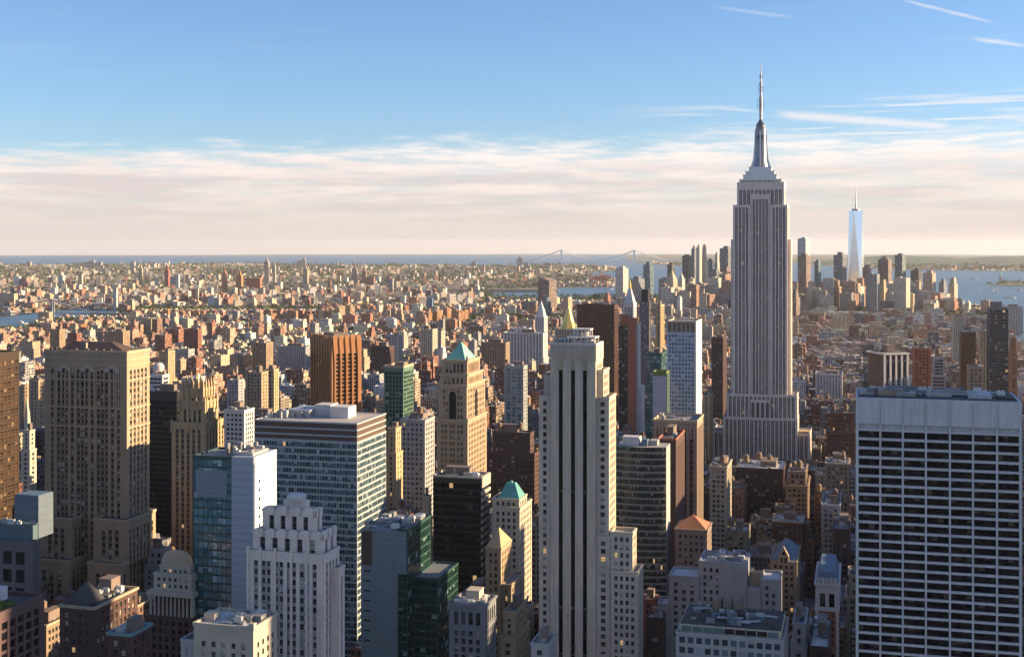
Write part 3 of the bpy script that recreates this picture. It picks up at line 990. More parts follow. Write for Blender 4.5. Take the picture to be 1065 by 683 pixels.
def green_pyramid_tower():
    B = Bld('masonry_skyscraper', 'tan tower with tall arch and pale green copper pyramid roof', 'skyscraper', 456, 485.5, 504.5, 402, 800, vis=497)
    w, d, h = B.w, B.d, B.h
    s = st(TANSTONE, G_DARK, bw=3.4, pw=.5, fh=3.6, sh=.42, sd=.15, rec=.4, cw=2.2, tb=2.2, partrim=TANTRIM, ov=.6)
    pat = [('p', 1), ('w', 1.4), ('p', 1), ('w', 1.4), ('p', 2), ('w', 1.5), ('m', .6), ('w', 1.5), ('p', 2), ('w', 1.4), ('p', 1), ('w', 1.4), ('p', 1)]
    zl = B.lz(438)
    B.shaft(-w / 2 - .8, w / 2 + .8, -d / 2 - .8, d / 2 + .8, 0, zl, dict(s, rec=.4), patf=pat)
    B.shaft(-w / 2, w / 2, -d / 2, d / 2, zl, h, s, patf=pat)
    # tall dark arch in the middle of the front and of the flank
    z0, z1 = B.lz(441), B.lz(411)
    def arch(P, r):
        m = MB(); pts = [P(-r, z0)] + [P(r, z0)] + [P(r * math.cos(math.pi * k / 8), z1 + r * math.sin(math.pi * k / 8)) for k in range(9)]
        m.face(pts, [(0, 0)] * len(pts)); B.part('arched_opening', m, G_BLACK)
        f_ = MB()
        for k in range(8):
            a0, a1 = math.pi * k / 8, math.pi * (k + 1) / 8
            f_.face([P(r * math.cos(a0), z1 + r * math.sin(a0), .3), P((r + .6) * math.cos(a0), z1 + (r + .6) * math.sin(a0), .3), P((r + .6) * math.cos(a1), z1 + (r + .6) * math.sin(a1), .3), P(r * math.cos(a1), z1 + r * math.sin(a1), .3)])
        B.part('arch_frame', f_, TANTRIM)
    arch(lambda a, z, o=.12: (a, -d / 2 - o - .0, z), 2.3)
    arch(lambda a, z, o=.12: (w / 2 + o, a, z), 2.3)
    T1 = B.tier(457.5, 486, 502, 391, 1.2)
    B.shaft(T1[0], T1[1], T1[2], T1[3], h, T1[4], dict(s, fh=5.5, sh=.3, tb=1.5, bw=2.6))
    T2 = B.tier(459.5, 486, 499, 376, 2.4)
    B.shaft(T2[0], T2[1], T2[2], T2[3], T1[4], T2[4], dict(s, fh=8, sh=.25, tb=1.5, bw=2.6, pw=.4))
    p = MB(); cx, cy = (T2[0] + T2[1]) / 2, (T2[2] + T2[3]) / 2
    e = (T2[1] - T2[0]) * .40; e2 = (T2[3] - T2[2]) * .44
    p.frus((cx - e, cx + e, cy - e2, cy + e2), T2[4] + .05, (cx - .3, cx + .3, cy - .3, cy + .3), B.lz(356, cx, 10))
    B.part('pyramid_roof', p, COPPER)
    for (a, b_) in ((T2[0], T2[2]), (T2[1], T2[2]), (T2[1], T2[3]), (T2[0], T2[3])):
        u = MB(); u.cyl(a, b_, [(1.1, T2[4]), (.9, T2[4] + 2.6), (.1, T2[4] + 4)], 8); B.part('corner_urn', u, TANTRIM)
    z = B.lz(440); eg = MB(); eg.box(-w / 2 - 1, -w / 2 + .6, -d / 2 - 1.4, -d / 2 + .5, z, z + 3.5); eg.box(w / 2 - .8, w / 2 + 1, -d / 2 - 1.4, -d / 2 + .5, z, z + 3.5)
    B.part('corner_ornament', eg, TANTRIM)
    B.done()


def teal_roof_tower():
    B = Bld('masonry_tower', 'cream stepped tower with teal copper roof and bright sunlit flank', 'tower', 512, 540.5, 553, 530, 690, vis=620)
    w, d, h = B.w, B.d, B.h
    s = st(CREAM, G_DARK, bw=3.2, pw=.5, fh=3.5, sh=.42, sd=.12, rec=.4, cw=1.6, tb=1.5)
    B.shaft(-w / 2, w / 2, -d / 2, d / 2, 0, h, s)
    T = B.tier(512, 540, 548, 521, 2)
    B.shaft(T[0], T[1], T[2], T[3], h, T[4], dict(s, fh=3.4, tb=.8))
    p = MB(); x0, x1 = B.lx(517, 4), B.lx(541, 4)
    y0, y1 = -d / 2 + 3, T[3] - 1.5
    cx, cy = (x0 + x1) / 2, (y0 + y1) / 2
    p.frus((x0, x1, y0, y1), T[4] + .05, (cx - 2.4, cx + 2.4, cy - 1.5, cy + 1.5), B.lz(502, cx, 8)); B.part('copper_roof', p, TEALCOP)
    f = MB(); f.cyl(cx, cy, [(.8, B.lz(502, cx, 8)), (.5, B.lz(500, cx, 8))], 8); B.part('finial', f, TEALCOP)
    B.done()


def spire_gable_tower():
    B = Bld('masonry_tower', 'narrow tan tower with pointed gilded pyramid cap and sunlit stepped flank', 'tower', 505, 521, 532, 572, 640, vis=640)
    w, d, h = B.w, B.d, B.h
    s = st(TANSTONE, G_DARK, bw=3.0, pw=.5, fh=3.5, sh=.42, sd=.12, rec=.4, cw=1.4, tb=1.5)
    B.shaft(-w / 2, w / 2, -d / 2, d / 2, 0, h, s)
    p = MB(); p.frus((-w / 2, w / 2, -d / 2, d / 2), h + 1.1, (-.2, .2, -.2, .2), B.lz(548, 0, d / 2)); B.part('pyramid_roof', p, GOLDSTONE)
    T = (w / 2, w / 2 + 5, -d / 2 + 1, d / 2 + 7)
    B.shaft(*T, 0, B.lz(608, w / 2, 3), s); 
    B.shaft(w / 2 + 5.02, w / 2 + 10, -d / 2 + 4, d / 2 + 8, 0, B.lz(640, w / 2, 3), s)
    B.done()


def slotted_skyscraper():
    B = Bld('masonry_skyscraper', 'tall limestone skyscraper with three black vertical window slots down its front', 'skyscraper', 572.5, 619.5, 627, 360, 590, vis=700)
    w, d, h = B.w, B.d, B.h
    SL = LIME
    zt = B.lz(381)
    slots = [(B.lx(a), B.lx(b)) for a, b in ((580.9, 585.3), (593.6, 598.0), (606.0, 610.4))]
    M = MB(); M.box(-w / 2 + 1.2, w / 2 - 1.2, -d / 2 + 1.2, d / 2, 0, h)
    q = -w / 2
    for (a, b) in slots + [(w / 2, None)]:
        M.box(q, a, -d / 2, -d / 2 + 1.19, 0, h - 7)
        q = b
    core = B.part('wall', M, SL)
    for (a, b) in slots:
        g = MB(); nf = int(zt / 3.6)
        g.face([(a, -d / 2 + 1.0, 0), (b, -d / 2 + 1.0, 0), (b, -d / 2 + 1.0, zt), (a, -d / 2 + 1.0, zt)], [(0, 0), (1, 0), (1, nf), (0, nf)])
        B.part('window_slot', g, G_BLACK)
        c = MB(); c.box(a, b, -d / 2, -d / 2 + 1.19, zt, h - 7); c.build('slot_head', SL, core)
        for k in range(3):   # folded ornament over each slot
            o = MB(); ww = 1.3 - .35 * k; xm = (a + b) / 2
            o.frus((xm - ww, xm + ww, -d / 2 - .35 - .1 * k, -d / 2), zt - 2 + 2.6 * k, (xm - ww * .6, xm + ww * .6, -d / 2 - .2, -d / 2), zt + .6 + 2.6 * k); o.build('ornament', TANTRIM, core)
    top = MB(); top.box(-w / 2 - .01, w / 2 + .3, -d / 2 - .2, d / 2 + .1, h - 6.9, h); top.build('crown_band', LIME, core)
    for k in range(15):
        x = -w / 2 + .5 + (w - 1) * k / 14
        r_ = MB(); r_.box(x - .18, x + .18, -d / 2 - .5, -d / 2 - .19, h - 6.6, h + .8); B.part('crown_fin', r_, LIME)
    pr = MB(); parapet_rect(pr, -w / 2, w / 2, -d / 2, d / 2, h, 1.2, .5, .25); pr.build('parapet', WHITEB, core)
    # right flank windows (narrow)
    sd_ = st(SL, G_DARK, bw=3.3, pw=.5, fh=3.6, sh=.42, sd=.12, rec=.4, cw=1.6, tb=2)
    B.shaft(w / 2 - 1.19, w / 2 + .02, -d / 2 + .02, d / 2, 0, h - 7, dict(sd_, cw=1.0), name='flank_wall', roof=False)
    # the roof frame and tank house
    for (a, b, yt, dy, mt) in ((591, 618, 352, 5, WHITEB), (597, 613, 343.5, 9, WHITEB)):
        T = B.tier(a, b, None, yt, dy)
        m = MB(); zb = h if yt > 350 else B.lz(352, T[1], dy)
        T = (T[0], T[1], T[2], T[2] + 9 - (dy - 5) * .8, T[4])
        for x in np.linspace(T[0], T[1], 5):
            for y in (T[2], T[3]): m.box(x - .3, x + .3, y - .3, y + .3, zb, T[4])
        m.box(T[0] - .5, T[1] + .5, T[2] - .5, T[3] + .5, T[4], T[4] + .7, bottom=True)
        m.box(T[0] + 1, T[1] - 1, T[2] + 1, T[3] - 1, zb, T[4] - .8)
        B.part('roof_loggia', m, mt)
    wg = st(SL, G_DARK, bw=2.9, pw=.46, fh=3.62, sh=.42, sd=.12, rec=.4, cw=1.2, tb=1.4)
    def wing(xl, xc, xr, yt, dy, zb=0, dd=None, **k):
        T = B.tier(xl, xc, xr, yt, dy)
        y1 = T[3] if dd is None else T[2] + dd
        B.shaft(T[0], T[1], T[2], y1, zb, T[4], dict(wg, **k))
        return T
    wing(560.6, 572.4, None, 414, 1.5, dd=d * .8)
    wing(565.5, 572.4, None, 392, 4, B.lz(414), dd=d * .5)
    wing(619.7, 627.5, 633.5, 387, 3)
    wing(619.9, 633.5, 640.5, 415, 1.6)
    wing(620, 634.5, 641, 560, .8)
    T = wing(635, 658, 662, 556, 0.3)
    wing(635.2, 663.5, 669, 597, -.8)
    B.clutter(-w / 2, w / 2, -d / 2 + 1, d / 2, h, 31, 9, pent=False)
    B.done()


def curved_glass_block():
    B = Bld('office_block', 'curved green glass office building with pale floor bands', 'office block', 640, 692, 697, 466, 760, vis=600)
    w, d, h = B.w, B.d, B.h
    n = 14; bul = 3.0
    P = lambda u: (-w / 2 + w * u, -d / 2 - bul * (1 - (2 * u - .9) ** 2) + 3)
    PAN = wall_mat('stone_band', (.22, .21, .185), .7, .1)
    nf = int(h / 3.9)
    gl = {}
    W = {}
    for k in range(n):
        p, q = P(k / n), P((k + 1) / n)
        L = math.dist(p, q); t = ((q[0] - p[0]) / L, (q[1] - p[1]) / L)
        for j in range(nf):
            z = h - (j + 1) * 3.9
            W.setdefault(j, MB()).obox(p, t, 0, L, -.6, .12, z, z + 1.2, bottom=True)
            gl.setdefault(j, MB()).face([(*p, z + 1.3), (*q, z + 1.3), (*q, z + 3.9), (*p, z + 3.9)], [(k, j), (k + 1, j), (k + 1, j + 1), (k, j + 1)])
    for j, m in W.items(): B.part('floor_band', m, PAN)
    for j, m in gl.items(): B.part('window_band', m, glass_mat('curved_glass', (.015, .024, .02), (.3, .28, .22), .22, (.06, .06, .05), .08, 0, mid=(.055, .075, .06), lit=.004, sub=2))
    c = MB(); pts = [P(k / n) for k in range(n + 1)] + [(w / 2, d / 2), (-w / 2, d / 2)]
    c.face([(x, y, h + .02) for x, y in pts])
    c.face([(w / 2, P(1)[1], 0), (w / 2, d / 2, 0), (w / 2, d / 2, h), (w / 2, P(1)[1], h)]); c.face([(w / 2, d / 2, 0), (-w / 2, d / 2, 0), (-w / 2, d / 2, h), (w / 2, d / 2, h)]); c.face([(-w / 2, d / 2, 0), (-w / 2, P(0)[1], 0), (-w / 2, P(0)[1], h), (-w / 2, d / 2, h)])
    B.part('wall', c, CONC)
    for (a, b_, y0, y1, hh, mt) in ((.1, .45, .3, .7, 5, WHITEB), (.5, .62, .2, .5, 4, SLATE), (.64, .8, .4, .8, 3, CONC)):
        m = MB(); m.box(-w / 2 + w * a, -w / 2 + w * b_, -d / 2 + d * y0, -d / 2 + d * y1, h, h + hh); B.part('penthouse', m, mt)
    B.done()


def rust_slab():
    B = Bld('brick_tower', 'dark slab with rust-red sunlit edge against the striped tower', 'tower', 684, 703, 712, 458, 820, vis=560)
    w, d, h = B.w, B.d, B.h
    B.shaft(-w / 2, w / 2, -d / 2, d / 2, 0, h, st(BRICKD, G_BLACK, mode='grid', bw=4, pw=.7, fh=3.8, sh=.5, cw=2.5, tb=5, rec=.3, partrim=REDB, roof=TAR))
    B.clutter(-w / 2, w / 2, -d / 2, d / 2, h, 41, 3)
    B.done()


def striped_tower():
    B = Bld('masonry_tower', 'brown tower with vertical cream piers below the blue diamond-grid tower', 'tower', 679, 725, 731.5, 440, 880, vis=540)
    w, d, h = B.w, B.d, B.h
    BR = wall_mat('brown_pier', (.30, .215, .155), .85, .15)
    B.shaft(-w / 2, w / 2, -d / 2, d / 2, 0, h, st(BR, G_BRONZE, bw=4.4, pw=.42, fh=3.8, sh=.4, sd=.35, rec=.6, cw=1.8, tb=4, spandrel=wall_mat('brown_spandrel', (.10, .06, .05), .7, .15), partrim=TANTRIM, par=1.8))
    for k in range(12):
        x = -w / 2 + 2 + (w - 4) * k / 11
        m = MB(); m.box(x - .5, x + .5, -d / 2 - .25, -d / 2 - .01, h - 11, h - 2); B.part('pilaster', m, TANTRIM)
    B.clutter(-w / 2, w / 2, -d / 2, d / 2, h, 42, 4, pent=False)
    B.done()


def diamond_tower():
    B = Bld('hotel_tower', 'slim blue faceted glass tower with vertical crown fins and blazing sunlit edge', 'hotel tower', 693.5, 723.5, 729.5, 347, 1080, vis=437)
    w, d, h = B.w, B.d, B.h
    FR = wall_mat('pale_frame', (.38, .43, .52), .5, .08)
    B.shaft(-w / 2, w / 2, -d / 2, d / 2, 0, h, st(FR, G_BLUE, bw=2.7, pw=.24, fh=3.4, sh=.34, sd=.04, rec=.25, cw=1.2, tb=1))
    T = (-w / 2, w / 2, -d / 2, d / 2, B.lz(334))
    m = MB(); m.box(T[0] + 1.2, T[1] - 1.2, T[2] + 1.2, T[3] - 1.2, h, T[4] - 1)
    c = B.part('crown_block', m, wall_mat('crown_panel', (.22, .18, .16), .8, .12))
    for k in range(7):
        x = T[0] + .6 + (T[1] - T[0] - 1.2) * k / 6
        f = MB(); f.box(x - .55, x + .55, T[2], T[2] + 1.6, h, T[4]); f.build('crown_fin', TANTRIM, c)
    for k in range(1, 6):
        y = T[2] + (T[3] - T[2]) * k / 5
        f = MB(); f.box(T[1] - 1.6, T[1], y - .9, y - .1, h, T[4]); f.build('crown_fin', CREAM, c)
    m = MB(); parapet_rect(m, *T[:4], T[4] - 1.5, 1.5, 1.0, .1); m.build('crown_rail', CREAM, c)
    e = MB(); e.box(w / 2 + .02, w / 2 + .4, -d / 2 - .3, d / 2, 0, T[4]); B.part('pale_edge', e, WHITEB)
    B.done()


def teal_slim_tower():
    B = Bld('office_tower', 'slim teal glass tower partly hidden by a plain grey slab', 'office tower', 672, 687, 694, 369, 1120, vis=440)
    B.shaft(-B.w / 2, B.w / 2, -B.d / 2, B.d / 2, 0, B.h, st(GREENM, G_TEAL, mode='ribbon', bw=3, fh=3.6, sh=.25, sd=.05, rec=.12, cw=.4, tb=1, win='window_band', mulw=.15))
    B.clutter(-B.w / 2, B.w / 2, -B.d / 2, B.d / 2, B.h, 44, 3)
    B.done()
    B = Bld('apartment_tower', 'plain grey blank-walled slab with planted yellow-green roof in front of the teal tower', 'apartment tower', 679, 693, 696, 391, 1050, vis=440)
    m = MB(); m.box(-B.w / 2, B.w / 2, -B.d / 2, B.d / 2, 0, B.h); B.part('blank_wall', m, wall_mat('plain_grey', (.42, .39, .41), .85, .06))
    m = MB(); parapet_rect(m, -B.w / 2, B.w / 2, -B.d / 2, B.d / 2, B.h, 3.5, .5, .1); B.part('green_screen', m, wall_mat('roof_planting', (.16, .19, .05), .9, .4))
    g = MB(); g.box(B.w / 2 + .02, B.w / 2 + .5, -B.d / 2, B.d / 2, 0, B.h + 2); B.part('glass_edge', g, G_GREEN)
    B.done()


def rust_pair():
    B = Bld('apartment_tower', 'very slim tower, dark glass front beside a rust red brick strip with bright edge', 'apartment tower', 643.5, 661, 663.5, 331, 1330, vis=440)
    w, d, h = B.w, B.d, B.h
    xm = B.lx(653)
    B.shaft(-w / 2, xm, -d / 2, d / 2, 0, h - 9, st(BLACKM, G_DARK, mode='ribbon', bw=2.6, fh=3.5, sh=.3, cw=.5, tb=1, win='window_band', rec=.2, sd=.05))
    m = MB(); m.box(xm + .02, w / 2, -d / 2 - .5, d / 2, 0, h); B.part('brick_wall', m, REDB)
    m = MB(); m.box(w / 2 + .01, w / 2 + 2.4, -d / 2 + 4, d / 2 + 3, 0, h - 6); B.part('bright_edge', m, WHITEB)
    m = MB(); m.box(-w / 2 + 1, xm - 1, -d / 2 + 3, d / 2, h - 8.9, h + 3); B.part('penthouse', m, REDB)
    m = MB(); m.box(w / 2 + 2.42, w / 2 + 6, -d / 2 + 6, d / 2 + 6, 0, B.lz(402)); B.part('side_wing', m, WHITEB)
    B.done()


def bronze_slab():
    B = Bld('office_tower', 'wide dark bronze glass slab rising behind the limestone skyscraper', 'office tower', 600, 639, 643, 317.5, 1800, vis=440)
    B.shaft(-B.w / 2, B.w / 2, -B.d / 2, B.d / 2, 0, B.h, st(wall_mat('deep_bronze', (.095, .045, .03), .45, .2, .3), G_BRONZE, bw=3.6, pw=.3, fh=4.2, sh=.42, sd=.05, rec=.3, cw=1, tb=6, roof=TAR))
    B.clutter(-B.w / 2, B.w / 2, -B.d / 2, B.d / 2, B.h, 46, 2, pent=False)
    B.done()


def gold_pyramid():
    B = Bld('masonry_tower', 'stone tower block topped by a steep gilded pyramid spire', 'tower', 577, 599, 604, 343, 2000, vis=380)
    w, d, h = B.w, B.d, B.h
    B.shaft(-w / 2, w / 2, -d / 2, d / 2, 0, h, st(CREAM, G_DARK, bw=4, fh=4, sh=.42, cw=2, tb=2), roof=True)
    p = MB(); e = w * .42
    cx = B.lx(589.5, 6)
    p.cyl(cx, 0, [(e, h + 1), (e * .62, h + 12), (e * .28, h + 27), (.6, B.lz(318, cx, 10)), (.15, B.lz(312, cx, 10))], 8)
    B.part('gilded_spire', p, GOLD)
    for sx in (-1, 1):
        t = MB(); t.cyl(cx + sx * w * .46, -d / 2 + 2, [(1.6, h), (1.4, h + 6), (.1, h + 10)], 8); B.part('turret', t, CREAM)
    B.done()


def clock_tower():
    B = Bld('masonry_tower', 'pale clock tower with steep pyramid roof and lantern behind the rust red strip', 'tower', 648, 659, 662, 316, 1950, vis=330)
    w, d, h = B.w, B.d, B.h
    B.shaft(-w / 2, w / 2, -d / 2, d / 2, 0, h, st(WHITEB, G_DARK, bw=3.6, fh=4, cw=2, tb=6, ov=.6))
    p = MB(); z = B.lz(300, 0, 8); p.frus((-w / 2 + .8, w / 2 - .8, -d / 2 + .8, d / 2 - .8), h + 1.1, (-2, 2, -2, 2), z); B.part('pyramid_roof', p, WHITEB)
    c = MB(); c.cyl(0, 0, [(2.2, z), (2.0, z + 6), (1.2, z + 9), (.2, z + 15)], 10); B.part('lantern', c, GOLD)
    f = MB(); 
    f.face([(3.4 * math.cos(k * math.pi / 8), -d / 2 - .15, h - 16 + 3.4 * math.sin(k * math.pi / 8)) for k in range(16)]); B.part('clock_face', f, GREYST)
    B.done()
    B = Bld('apartment_tower', 'very thin dark glass tower of stacked boxes near the clock tower', 'apartment tower', 665, 675, 677, 314, 1900, vis=360)
    B.shaft(-B.w / 2, B.w / 2, -B.d / 2, B.d / 2, 0, B.h, st(BRONZE, G_BLUE, mode='ribbon', bw=3, fh=3.6, sh=.3, cw=.5, tb=1, win='window_band', rec=.2, sd=.05))
    m = MB(); m.box(-B.w / 2 + 3, B.w / 2 - 2, -B.d / 2 + 2, B.d / 2, B.h, B.lz(301)); B.part('upper_box', m, BLACKM)
    B.done()
    B = Bld('apartment_tower', 'slim golden sunlit tower just right of the thin dark glass tower', 'apartment tower', 682, 687, 691, 318, 1700, vis=360)
    B.shaft(-B.w / 2, B.w / 2, -B.d / 2, B.d / 2, 0, B.h, st(GOLDSTONE, G_DARK, bw=4, fh=3.6, cw=1.5))
    B.clutter(-B.w / 2, B.w / 2, -B.d / 2, B.d / 2, B.h, 47, 2)
    B.done()


def orange_pyramid():
    B = Bld('masonry_building', 'brown stone building with steep terracotta pyramid roof beside the curved glass block', 'building', 702, 735.5, 740, 553, 760, vis=605)
    w, d, h = B.w, B.d, B.h
    PK = wall_mat('pinkish_brown_stone', (.26, .185, .15), .88, .15)
    B.shaft(-w / 2, w / 2, -d / 2, d / 2, 0, h, st(PK, G_DARK, bw=3.3, pw=.5, fh=3.9, sh=.45, sd=.08, rec=.4, cw=1.6, tb=2.4, bandn=3, bandh=.6, ov=.5, roof=TAR))
    p = MB(); p.frus((-w / 2 + .5, w / 2 - .5, -d / 2 + .5, d / 2 - .5), h + 1, (-.8, .8, -.8, .8), B.lz(536, 0, d / 2)); B.part('pyramid_roof', p, TILE)
    f = MB(); f.cyl(0, 0, [(.5, B.lz(536, 0, d / 2)), (.1, B.lz(533, 0, d / 2))], 6); B.part('finial', f, TILE)
    B.done()


def grey_white_block():
    B = Bld('masonry_building', 'pale grey stepped building with a windowless brick wall and snow-white roof', 'building', 727, 777, 781, 588, 640, vis=690)
    w, d, h = B.w, B.d, B.h
    s = st(GREYST, G_BUSY, bw=3.6, pw=.55, fh=3.7, sh=.45, sd=.06, rec=.35, cw=1.4, tb=2.4, roof=SILVER)
    xm = B.lx(752)
    B.shaft(-w / 2, xm, -d / 2, d / 2, 0, h, s)
    m = MB(); m.box(xm + .02, w / 2, -d / 2 - .05, d / 2, 0, h + 1.0); B.part('blank_wall', m, GREYST)
    def wing(xl, xc, xr, yt, dy, dd, blank=False):
        T = B.tier(xl, xc, None, yt, dy)
        if blank:
            m = MB(); m.box(T[0], T[1], T[2], T[2] + dd, 0, T[4]); B.part('blank_wall', m, GREYST)
        else: B.shaft(T[0], T[1], T[2], T[2] + dd, 0, T[4], s)
        return T
    wing(695.5, 726.8, None, 602, -1.5, d * .8)
    wing(684, 695.2, None, 630, -2.5, d * .6)
    wing(777.3, 791, None, 612, -2, d * .8, True)
    wing(791.2, 811, None, 605, -1, d * .8)
    T = B.tier(779, 793, None, 596, 3); m = MB(); m.box(T[0], T[1], T[2], T[2] + 6, 60, T[4]); B.part('penthouse', m, TANSTONE)
    B.clutter(-w / 2, w / 2, -d / 2 + 2, d / 2, h, 51, 12, pent=False, tanks=0)
    g = MB(); g.box(B.lx(758), B.lx(772), -d / 2 + 3, -d / 2 + 8, h + .1, h + .8); B.part('roof_planting', g, wall_mat('roof_green', (.05, .14, .05), .9, .4))
    B.done()


def vaulted_roof_block():
    B = Bld('office_block', 'low building at the bottom edge with glazed attic and cluttered mechanical roof', 'office block', 703, 815, 819, 668, 520, vis=700, side=34)
    w, d, h = B.w, B.d, B.h
    B.shaft(-w / 2, w / 2, -d / 2, d / 2, 0, h, st(GREYST, G_OFFICE, bw=3.6, pw=.3, fh=4.2, sh=.4, sd=.05, rec=.4, cw=.8, tb=.8, roof=TAR))
    T = (-w / 2 + 1, w / 2 - 1, -d / 2 + 3, d / 2 - 1)
    m = MB(); m.box(T[0], T[1], T[2], T[3], h, h + 3.6); a = B.part('attic', m, LIME)
    for k in range(9):
        x = T[0] + 1 + (T[1] - T[0] - 2) * k / 9
        g = MB(); g.box(x, x + (T[1] - T[0]) / 9 - .6, T[2] - .12, T[2] + .1, h + .9, h + 3.0); g.build('window', G_TEAL if k < 4 or k > 7 else G_BLACK, a)
    r = MB(); r.box(T[0] + .3, T[1] - .3, T[2] + .3, T[3] - .3, h + 3.61, h + 3.7); B.part('roof', r, TAR)
    z = h + 3.7
    for k in range(3):
        x = B.lx(746 + k * 11, 24); rr = 1.9
        v = MB(); n = 8; y0, y1 = d / 2 - 13, d / 2 - 4
        zc = z + 4
        for q in range(n):
            a0, a1 = math.pi * q / n, math.pi * (q + 1) / n
            P = lambda a_, y: (x + rr * math.cos(a_), y, zc + rr * math.sin(a_))
            v.face([P(a0, y0), P(a0, y1), P(a1, y1), P(a1, y0)])
        v.face([(x + rr * math.cos(math.pi * q / n), y0, zc + rr * math.sin(math.pi * q / n)) for q in range(n, -1, -1)])
        v.box(x - rr, x + rr, y0, y1, z, zc)
        B.part('vaulted_vent', v, WOODROOM)
        b = MB(); b.tube((x, y0 - .4, z + .2), (x, y0 - .4, z + 5), .18); B.part('stack_pipe', b, GOLDSTONE)
    rn = random.Random(55)
    for k in range(34):
        x, y = rn.uniform(T[0] + 2, T[1] - 6), rn.uniform(T[2] + 2, T[3] - 6)
        q = MB(); q.box(x, x + rn.uniform(1, 5), y, y + rn.uniform(.8, 3), z, z + rn.uniform(.8, 3.0)); B.part('vent_box', q, rn.choice([DUCT, STEEL, TAR, GREYROOF, SLATE]))
    for k in range(8):
        x, y = rn.uniform(T[0] + 2, T[1] - 12), rn.uniform(T[2] + 2, T[3] - 6)
        q = MB(); q.tube((x, y, z + 1.4), (x + rn.uniform(5, 11), y + rn.uniform(-4, 4), z + 1.4), .45, 8); B.part('duct', q, DUCT)
    B.done()


def blue_gable_tower():
    B = Bld('masonry_building', 'tan building with steep blue slate roof and pointed front gable', 'building', 801, 829, 832.5, 586, 790, vis=670)
    w, d, h = B.w, B.d, B.h
    s = st(TANSTONE, G_DARK, bw=3.2, pw=.48, fh=3.7, sh=.42, sd=.1, rec=.4, cw=1.6, tb=1.4, bandn=4, bandh=.6)
    B.shaft(-w / 2, w / 2, -d / 2, d / 2, 0, h, s)
    p = MB(); p.frus((-w / 2 + .6, w / 2 - .6, -d / 2 + .6, d / 2 - .6), h + .3, (-1.2, 1.2, -1, d / 2 - 6), B.lz(566, 0, d / 2)); B.part('slate_roof', p, SLATE)
    gb = MB(); zt = B.lz(569); e = 3.2
    gb.face([(-e, -d / 2 - .3, h - 1), (e, -d / 2 - .3, h - 1), (e, -d / 2 - .3, h + 4), (0, -d / 2 - .3, zt), (-e, -d / 2 - .3, h + 4)])
    gb.face([(e, -d / 2 - .3, h - 1), (e, -d / 2 + 5, h - 1), (e, -d / 2 + 5, h + 4), (e, -d / 2 - .3, h + 4)])
    gb.face([(-e, -d / 2 + 5, h - 1), (-e, -d / 2 - .3, h - 1), (-e, -d / 2 - .3, h + 4), (-e, -d / 2 + 5, h + 4)])
    gb.face([(e, -d / 2 - .3, h + 4), (e, -d / 2 + 5, h + 4), (0, -d / 2 + 5, zt), (0, -d / 2 - .3, zt)]); gb.face([(-e, -d / 2 + 5, h + 4), (-e, -d / 2 - .3, h + 4), (0, -d / 2 - .3, zt), (0, -d / 2 + 5, zt)])
    g = B.part('gable', gb, TANTRIM)
    for dx in (-1.2, 1.2):
        q = MB(); q.box(dx - .6, dx + .6, -d / 2 - .38, -d / 2 - .25, h, h + 3.4); q.build('window', G_BLACK, g)
    q = MB(); q.face([(1.1 * math.cos(k * math.pi / 6), -d / 2 - .36, h + 6 + 1.1 * math.sin(k * math.pi / 6)) for k in range(12)]); q.build('round_window', G_BLACK, g)
    B.done()


def mansard_building():
    B = Bld('brick_building', 'red brick and white stone building with arched attic next to the white grid tower', 'building', 848, 872.5, 875, 610, 690, vis=690)
    w, d, h = B.w, B.d, B.h
    zb = B.lz(636)
    B.shaft(-w / 2, w / 2, -d / 2, d / 2, 0, zb, st(REDB, G_DARK, bw=3.2, pw=.5, fh=3.6, sh=.42, sd=.08, rec=.4, cw=1.7, tb=1.2, partrim=WHITEB, ov=.4))
    B.shaft(-w / 2, w / 2, -d / 2, d / 2, zb + 1.1, h, st(WHITEB, G_BLACK, bw=4.4, pw=.4, fh=8.4, sh=.12, sd=.1, rec=.5, cw=1.4, tb=4, ov=.7, par=1.3))
    for x in (-w / 2 + .8, w / 2 - .8):
        q = MB(); q.box(x - .8, x + .8, -d / 2 - .3, -d / 2 + .1, 20, zb); B.part('corner_pilaster', q, WHITEB)
    m = MB(); m.frus((-w / 2 + .5, w / 2 - .5, -d / 2 + .5, d / 2 - .5), h + .2, (-w / 2 + 2.2, w / 2 - 2.2, -d / 2 + 3, d / 2 - 3), B.lz(594, 0, 4)); mr = B.part('mansard_roof', m, SLATE)
    for k in range(5):
        x = -w / 2 + 2 + (w - 4) * k / 4
        q = MB(); q.box(x - .8, x + .8, -d / 2 + .3, -d / 2 + 2, h + 1.3, h + 4); q.build('dormer', WHITEB, mr)
    B.done()


